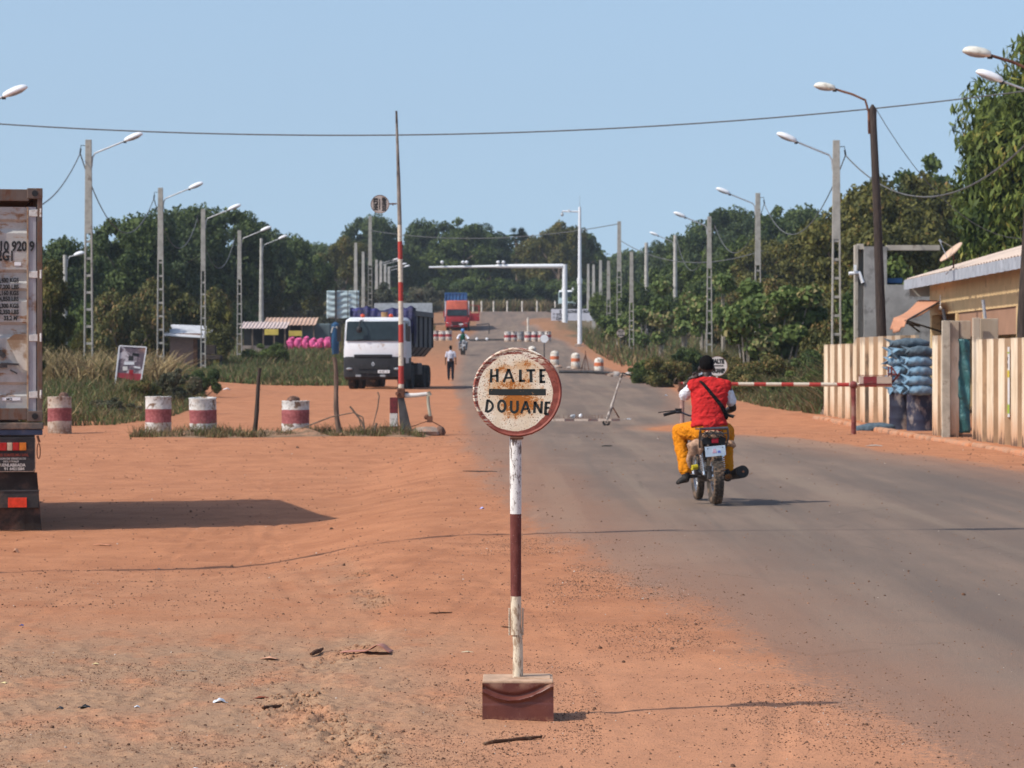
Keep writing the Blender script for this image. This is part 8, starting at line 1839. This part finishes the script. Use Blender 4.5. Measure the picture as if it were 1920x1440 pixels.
    mb = MB(); mb.bar((xa - .08, 0, -.1), (xa + .05, 0, zz(650)), .05); mb.bar((xa + .05, 0, zz(649)), (xb_ + .04, 0, zz(650)), .04); mb.bar((xb_ + .04, 0, zz(650)), (xb_ - .10, 0, zz(712)), .04); mb.build('frame', M['lamp_white'], t); mb = MB(); mb.bar((xb_ - .13, .02, -.3), (xb_ - .10, .02, zz(712)), .07); mb.build('post', M['concrete'], t)
stalls()
# ------------------------------------------------------------------ small far things
GM = 'white marker posts along the outside of the far bend'
mk = None
for i, (px, lab) in enumerate(((887, 'leftmost white marker post, above the open lorry door'), (903, 'second white marker post from the left on the far bend'), (925.5, 'third white marker post from the left on the far bend'), (951, 'fourth white marker post from the left on the far bend'), (979, 'fifth white marker post from the left on the far bend'), (1007, 'sixth white marker post from the left on the far bend'), (1041, 'white marker post nearest the gantry column on the far bend'))):
    d = 383; x = X(px, d); z = Gz(x, d) 
    if mk is None:
        mk = thing('marker_post', lab, 'post', (x, d, z), group=GM); mb = MB(); mb.lathe([(.10, -.3), (.10, .55), (.075, .62), (.10, .7), (.12, 1.2), (.07, 1.38)], 10); mb.build('post', simple('cream_marker', (.62, .56, .48), .1, 3, .8), mk, smooth=40)
    else: copy_thing(mk, (x, d, z), 0, lab)
x = X(990, 300); copy_thing(mk, (x, 300, Gz(x, 300)), 0, 'yellowish marker post standing on the road just behind the row of far drums')
def leaning(px, d): pass
def board():
    d = 326; xm = X(1085, d); t = thing('notice_board', 'long white notice board with dark lettering low behind the gantry and mast', 'sign board', (xm, d, Gz(xm, d))); zg = t.location.z; w_ = X(1137, d) - X(1034, d); z1, z2 = Z(601, d) - zg, Z(579.5, d) - zg
    mb = MB(); mb.box((0, 0, (z1 + z2) / 2), (w_, .08, z2 - z1)); bd = mb.build('panel', simple('board_white', (.60, .60, .66), .06, 2, .7), t)
    for s_, px, py, sz in (('S PARLONS DE BONNES', 1049, 586.5, .42), ('* TOUR', 1037, 593, .42), ('* DANS', 1037, 599.5, .42)): mb = MB(); add_text(mb, s_, sz, (X(px, d) - xm, -.045, Z(py, d) - zg), depth=.01, bold=.02, sx=.9 if px > 1040 else 1.15); mb.build('lettering', M['letter'], bd)
    for q in (-.35, .0, .35): mb = MB(); mb.box((w_ * q, .1, z1 / 2 + .2), (.12, .12, z1 + .8)); mb.build('post', M['steel_dark'], t)
board()
def round_sign(px, py, d, r_, ybase, label, mat='lamp_white', l1=None, l2=None, kind='round_sign'):
    x = X(px, d); zg = Gz(x, d); t = thing(kind, label, 'sign', (x, d, zg), group='round signs near the far checkpoint'); z = Z(py, d) - zg; sign_disc(t, (0, -.03, z), r_, l1, l2, mat=mat); mb = MB(); mb.tube([(0, 0, -.1), (0, 0, z)], .035, 6); mb.build('post', M['steel_dark'], t)
round_sign(1020.5, 635, 178, .26, 660, 'round blank white sign in front of the row of far drums')
round_sign(1164, 625, 205, .30, 660, 'round faded pinkish sign between the poles on the right verge', 'white_dim', 'HALTE', 'DOUANES')
def rock_pile(px, d, label, n, seed):
    r = random.Random(seed); x0 = X(px, d)
    for i in range(n):
        x = x0 + r.uniform(-.9, .9); y = d + r.uniform(-1.5, 1.5); q = r.uniform(.10, .22); mb = MB(); mb.ball((0, 0, q * .4), (q * 1.2, q, q * .7), 8, 6, jit=.18, rnd=r); o = mb.build('rock', M['stone'] if i % 2 else M['white_dim'], None, loc=(x, y, Gz(x, y)), smooth=30); tag(o, label, 'rock', label.replace('one of the ', ''))
rock_pile(1060, 174, 'one of the broken pale stones between the orange-banded bollards', 5, 3); rock_pile(1170, 160, 'one of the dark and pale rubble lumps beside the right verge grass', 7, 4)
# ------------------------------------------------------------------ stakes, branches on the ridge
def stake(px0, py0, px1, py1, d, r0, label, mat, bend=.04):
    x = X(px0, d); z0 = Gz(x, d); mb = MB(); a = Vector((0, 0, -.15)); e = Vector((X(px1, d) - x, 0, Z(py1, d) - z0)); pts = []
    for i in range(8): u = i / 7; p = a.lerp(e, u); p.x += bend * math.sin(u * 5.2) ; pts.append(p)
    mb.tube(pts, [r0 * (1 - .35 * i / 7) * (1 + .12 * (i % 2)) for i in range(8)], 9); o = mb.build('wooden_stake', mat, None, loc=(x, d, z0), smooth=50); return tag(o, label, 'stake', 'wooden stakes in the dirt ridge')
greyw = simple('weathered_wood', (.15, .10, .075), .4, 6, .9, .01, stretch=(5, 5, .6))
stake(475, 808, 488, 690, 66.5, .055, 'dark straight stake leaning right between the second pair of painted drums', M['wood_dark'], .015)
stake(641, 808, 623, 670, 65.6, .062, 'crooked grey stake right of the stone-topped drum', greyw, -.05)
def branches():
    d = 65.4; x0 = X(690, d); z0 = Gz(x0, d); w = lambda px, py: Vector((X(px, d) - x0, 0, Z(py, d) - z0)); t = thing('dead_branch', 'bare crooked dead branches sticking out of the weeds left of the raised barrier', 'branch', (x0, d, z0)); mb = MB()
    for pts, r0 in (([(565, 803), (620, 782), (650, 776), (667, 773)], .018), ([(656, 762), (667, 776), (678, 790), (684, 808)], .022), ([(667, 776), (680, 782), (684, 805)], .02), ([(672, 780), (676, 795), (677, 806)], .014), ([(708, 735), (711, 742), (708, 765), (703, 785), (697, 808)], .016), ([(706, 793), (702, 808)], .028), ([(680, 782), (682, 790), (679, 800)], .012)): mb.tube([w(*p) for p in pts], [r0 * (1 - .1 * i) for i in range(len(pts))], 6)
    mb.build('twig', M['trunk'], t)
branches()
def mound():     # low earth bank carrying the weeds
    def h(u, v):
        x = -8.0 + 6.3 * u; y = 64.3 + 2.9 * v; e = math.sin(math.pi * v) * min(1, u * 6, (1 - u) * 8); return (x, y, float(gz(x, y)) + float(micro(np.array([x]), np.array([y]))[0][0]) - .02 + e * (.10 + .06 * math.sin(x * 2.3) + .05 * math.sin(x * 7 + y * 3)))
    mb = MB(); mb.grid(h, 90, 16); o = mb.build('dirt_ridge', simple('ridge_earth', (.24, .15, .09), .3, 3, .95, .03, dirt=(.38, .19, .11), dirtamt=.5), None, smooth=60); tag(o, kind='structure')
mound()
# ------------------------------------------------------------------ litter and things lying in the foreground
def gp(px, py, zoff=0.0):
    d = 20.0
    for _ in range(30):
        x = X(px, d); zz = Gz(x, d) + float(micro(np.array([x]), np.array([d]))[0][0]); d = d * .5 + .5 * (CAMZ - zz) * FPX / (py - 680)
    x = X(px, d); return Vector((x, d, Gz(x, d) + float(micro(np.array([x]), np.array([d]))[0][0]) + zoff))
def tile():
    p = gp(688, 1227); t = MB(); w_ = 94 / FPX * p.y; L = w_ * .98
    def f(u, v):
        x = (u - .5) * L; k = .042 * math.exp(-((u - .76) / .17) ** 2) - .030 * max(0, u - .85) + .004 * math.sin(u * 5); return (x + (v - .5) * .03, (v - .5) * .20, k + .012 * (1 - v) * 0)
    t.grid(f, 30, 6); o = t.build('sheet_scrap', simple('terracotta_sheet', (.46, .20, .14), .1, 6, .7), None, loc=p + Vector((0, 0, .016)), solid=.004, smooth=60); o.rotation_euler = (R(-3), 0, R(4)); tag(o, 'curled terracotta-coloured sheet scrap lying on the bare earth left of the sign', 'scrap')
tile()
def stick(px0, py0, px1, py1, r0, label, mat=None, kind='stick', fr=True):
    a = gp(px0, py0); b = gp(px1, py1); mb = MB(); n = 7; r = random.Random(int(px0)); pts = [Vector((0, 0, r0 * .8)) + (b - a) * (i / n) + Vector((0, 0, r0 * .5 * r.random())) for i in range(n + 1)]; mb.tube(pts, [r0 * (.35 + .65 * math.sin(math.pi * (.12 + .8 * i / n))) for i in range(n + 1)], 7)
    if fr:
        for i in range(16): q = pts[r.randrange(1, n)]; mb.tube([q, q + (b - a).normalized() * r.uniform(.02, .06) + Vector((0, r.uniform(-.01, .01), r.uniform(.002, .014)))], [.0016, .0006], 4)
    o = mb.build(kind, mat or M['stickwood'], None, loc=a, smooth=50); return tag(o, label, kind.replace('_', ' '))
M['stickwood'] = simple('brown_stick', (.09, .04, .02), .4, 30, .9, dirt=(.3, .2, .12), dirtamt=.3, dscale=20)
stick(906, 1398, 1016, 1385, .009, 'frayed brown stick lying on the earth in front of the sign block')
stick(492, 1332, 528, 1326, .010, 'short thick frayed stick on the gravelly ground at the lower left'); stick(330, 1259, 370, 1259, .003, 'thin pale twig on the gravelly ground left of the frayed stick', M['pale_bark_'] if 'pale_bark_' in M else M['trunk_pale'], fr=False)
stick(805, 1151, 848, 1150, .005, 'thin dark twig on the earth left of the sign post', fr=False); stick(940, 1176, 957, 1178, .006, 'small reddish twig just behind the sign post', fr=False); stick(868, 884, 932, 885, .008, 'dark twig on the dusty road left of the sign post top', M['black'], fr=False)
stick(583, 1231, 605, 1222, .014, 'dark clod-like bark piece left of the terracotta scrap'); stick(1128, 837, 1148, 837, .012, 'short dark strip on the road below the spike barrier', M['black'], fr=False)
def scrap(px, py, w_, h_, d_, mat, label, seed=1, kind='litter_scrap'):
    p = gp(px, py); r = random.Random(seed * 7 + int(px)); mb = MB(); ph = r.uniform(0, 6)
    mb.grid(lambda u, v: ((u - .5) * w_ * (1 - .25 * v), (v - .5) * d_, h_ * (math.sin(u * 3.1) ** 2 * .7 + .3 * math.sin(u * 9 + ph) * math.sin(v * 7)) * (1 - abs(v - .5)) + .001), 9, 6); o = mb.build(kind, mat, None, loc=p, solid=.0015, smooth=60); o.rotation_euler = (0, 0, r.uniform(-.4, .4)); return tag(o, label, 'litter', 'scraps of litter on the ground')
plastic = simple('pale_plastic', (.60, .63, .68), .1, 20, .35); leafc = simple('dry_leaf', (.62, .52, .34), .15, 20, .8); blu = simple('blue_scrap', (.05, .09, .32), .2, 20, .6); yel = simple('yellow_scrap', (.75, .62, .30), .1, 20, .7)
scrap(875, 1223, .075, .008, .03, leafc, 'pale dry leaf on the earth left of the sign post'); scrap(412, 1317, .075, .030, .05, plastic, 'crumpled clear plastic scrap on the gravelly lower left ground'); scrap(904, 954, .055, .03, .05, simple('lilac_plastic', (.42, .44, .80), .1, 20, .5), 'lilac plastic scrap on the dusty road left of the striped post')
scrap(180, 1245, .035, .008, .03, yel, 'yellow scrap at the left above the gravelly patch'); scrap(8, 1281, .03, .008, .03, yel, 'small yellow scrap at the far left edge'); scrap(257, 1326, .03, .012, .02, plastic, 'small bluish plastic scrap at the lower left'); scrap(160, 1327, .06, .02, .04, M['black'], 'black rag lump at the lower left'); scrap(113, 1329, .035, .018, .03, M['steel_dark'], 'small dark lump left of the black rag')
scrap(41, 1173, .03, .012, .02, blu, 'small dark blue bottle cap-like scrap at the left edge'); scrap(490, 1310, .09, .012, .03, simple('red_crumble', (.25, .07, .035), .3, 30, .9), 'reddish crumbled strip on the gravelly ground'); scrap(190, 1022, .24, .02, .10, simple('orange_crumble', (.60, .26, .14), .2, 20, .9), 'orange crumbled brick smear on the earth near the lorry'); scrap(505, 1237, .10, .012, .05, simple('pinkish_crumble', (.60, .32, .20), .2, 20, .9), 'pinkish crumbled smear left of the terracotta scrap')
scrap(30, 1036, .07, .06, .05, simple('tan_lump', (.52, .28, .17), .1, 20, .9), 'tan lump standing on the earth at the left edge'); scrap(367, 1443, .04, .01, .03, plastic, 'white scrap at the bottom edge'); scrap(1640, 836, .35, .03, .3, M['concrete_far'], 'pale flat stone on the dusty roadside by the kerb'); scrap(1178, 786, .16, .03, .3, plastic, 'white scrap on the road right of the spike barrier'); scrap(1249, 742, .12, .06, .2, plastic, 'white scrap at the far right road edge'); scrap(380, 820, .10, .03, .2, plastic, 'white pebble-like scrap in the weeds'); scrap(425, 731, .35, .12, .4, M['bagwhite'], 'white plastic bag in the weeds by the left dirt track'); scrap(135, 743, .35, .12, .4, M['bagwhite'], 'white plastic bag in the grass left of the poster board')
# ------------------------------------------------------------------ clods: darker crumbs heaped along the broken edge
def clods():
    rnd = np.random.RandomState(12); n = 2600; y = np.where(rnd.rand(n) < .7, rnd.uniform(11.6, 18.5, n), rnd.uniform(18, 24, n)); x = np.interp(y, LIPY, LIPX) - np.abs(rnd.normal(size=n)) * np.where(y < 15, .18, .10) - .02
    k = fbm(x * 1.1, y * .8, 21, 2) > -.06; x, y = x[k], y[k]; V, F = crumbs(x, y, .003 + .008 * rnd.rand(len(x)) ** 2.5, rnd, .3)
    o = np_mesh('earth_clods', V, F, simple('clod_earth', (.30, .155, .085), .4, 20, .95)); tag(o, 'crumbled earth clods heaped along the broken edge left of the sign', 'clods', kind='stuff')
clods()
# ------------------------------------------------------------------ dusty air
def haze():
    mb = MB(); mb.box((0, 470, 44), (2600, 1060, 94)); mt = bpy.data.materials.new('haze'); mt.use_nodes = True; n = mt.node_tree; n.nodes.clear()
    o_ = n.nodes.new('ShaderNodeOutputMaterial'); v = n.nodes.new('ShaderNodeVolumePrincipled'); v.inputs['Color'].default_value = (.80, .87, .95, 1); v.inputs['Density'].default_value = HAZE; v.inputs['Anisotropy'].default_value = .3
    n.links.new(v.outputs[0], o_.inputs['Volume']); o = mb.build('haze', mt, None); tag(o, kind='stuff')
HAZE = 0.00022
haze()
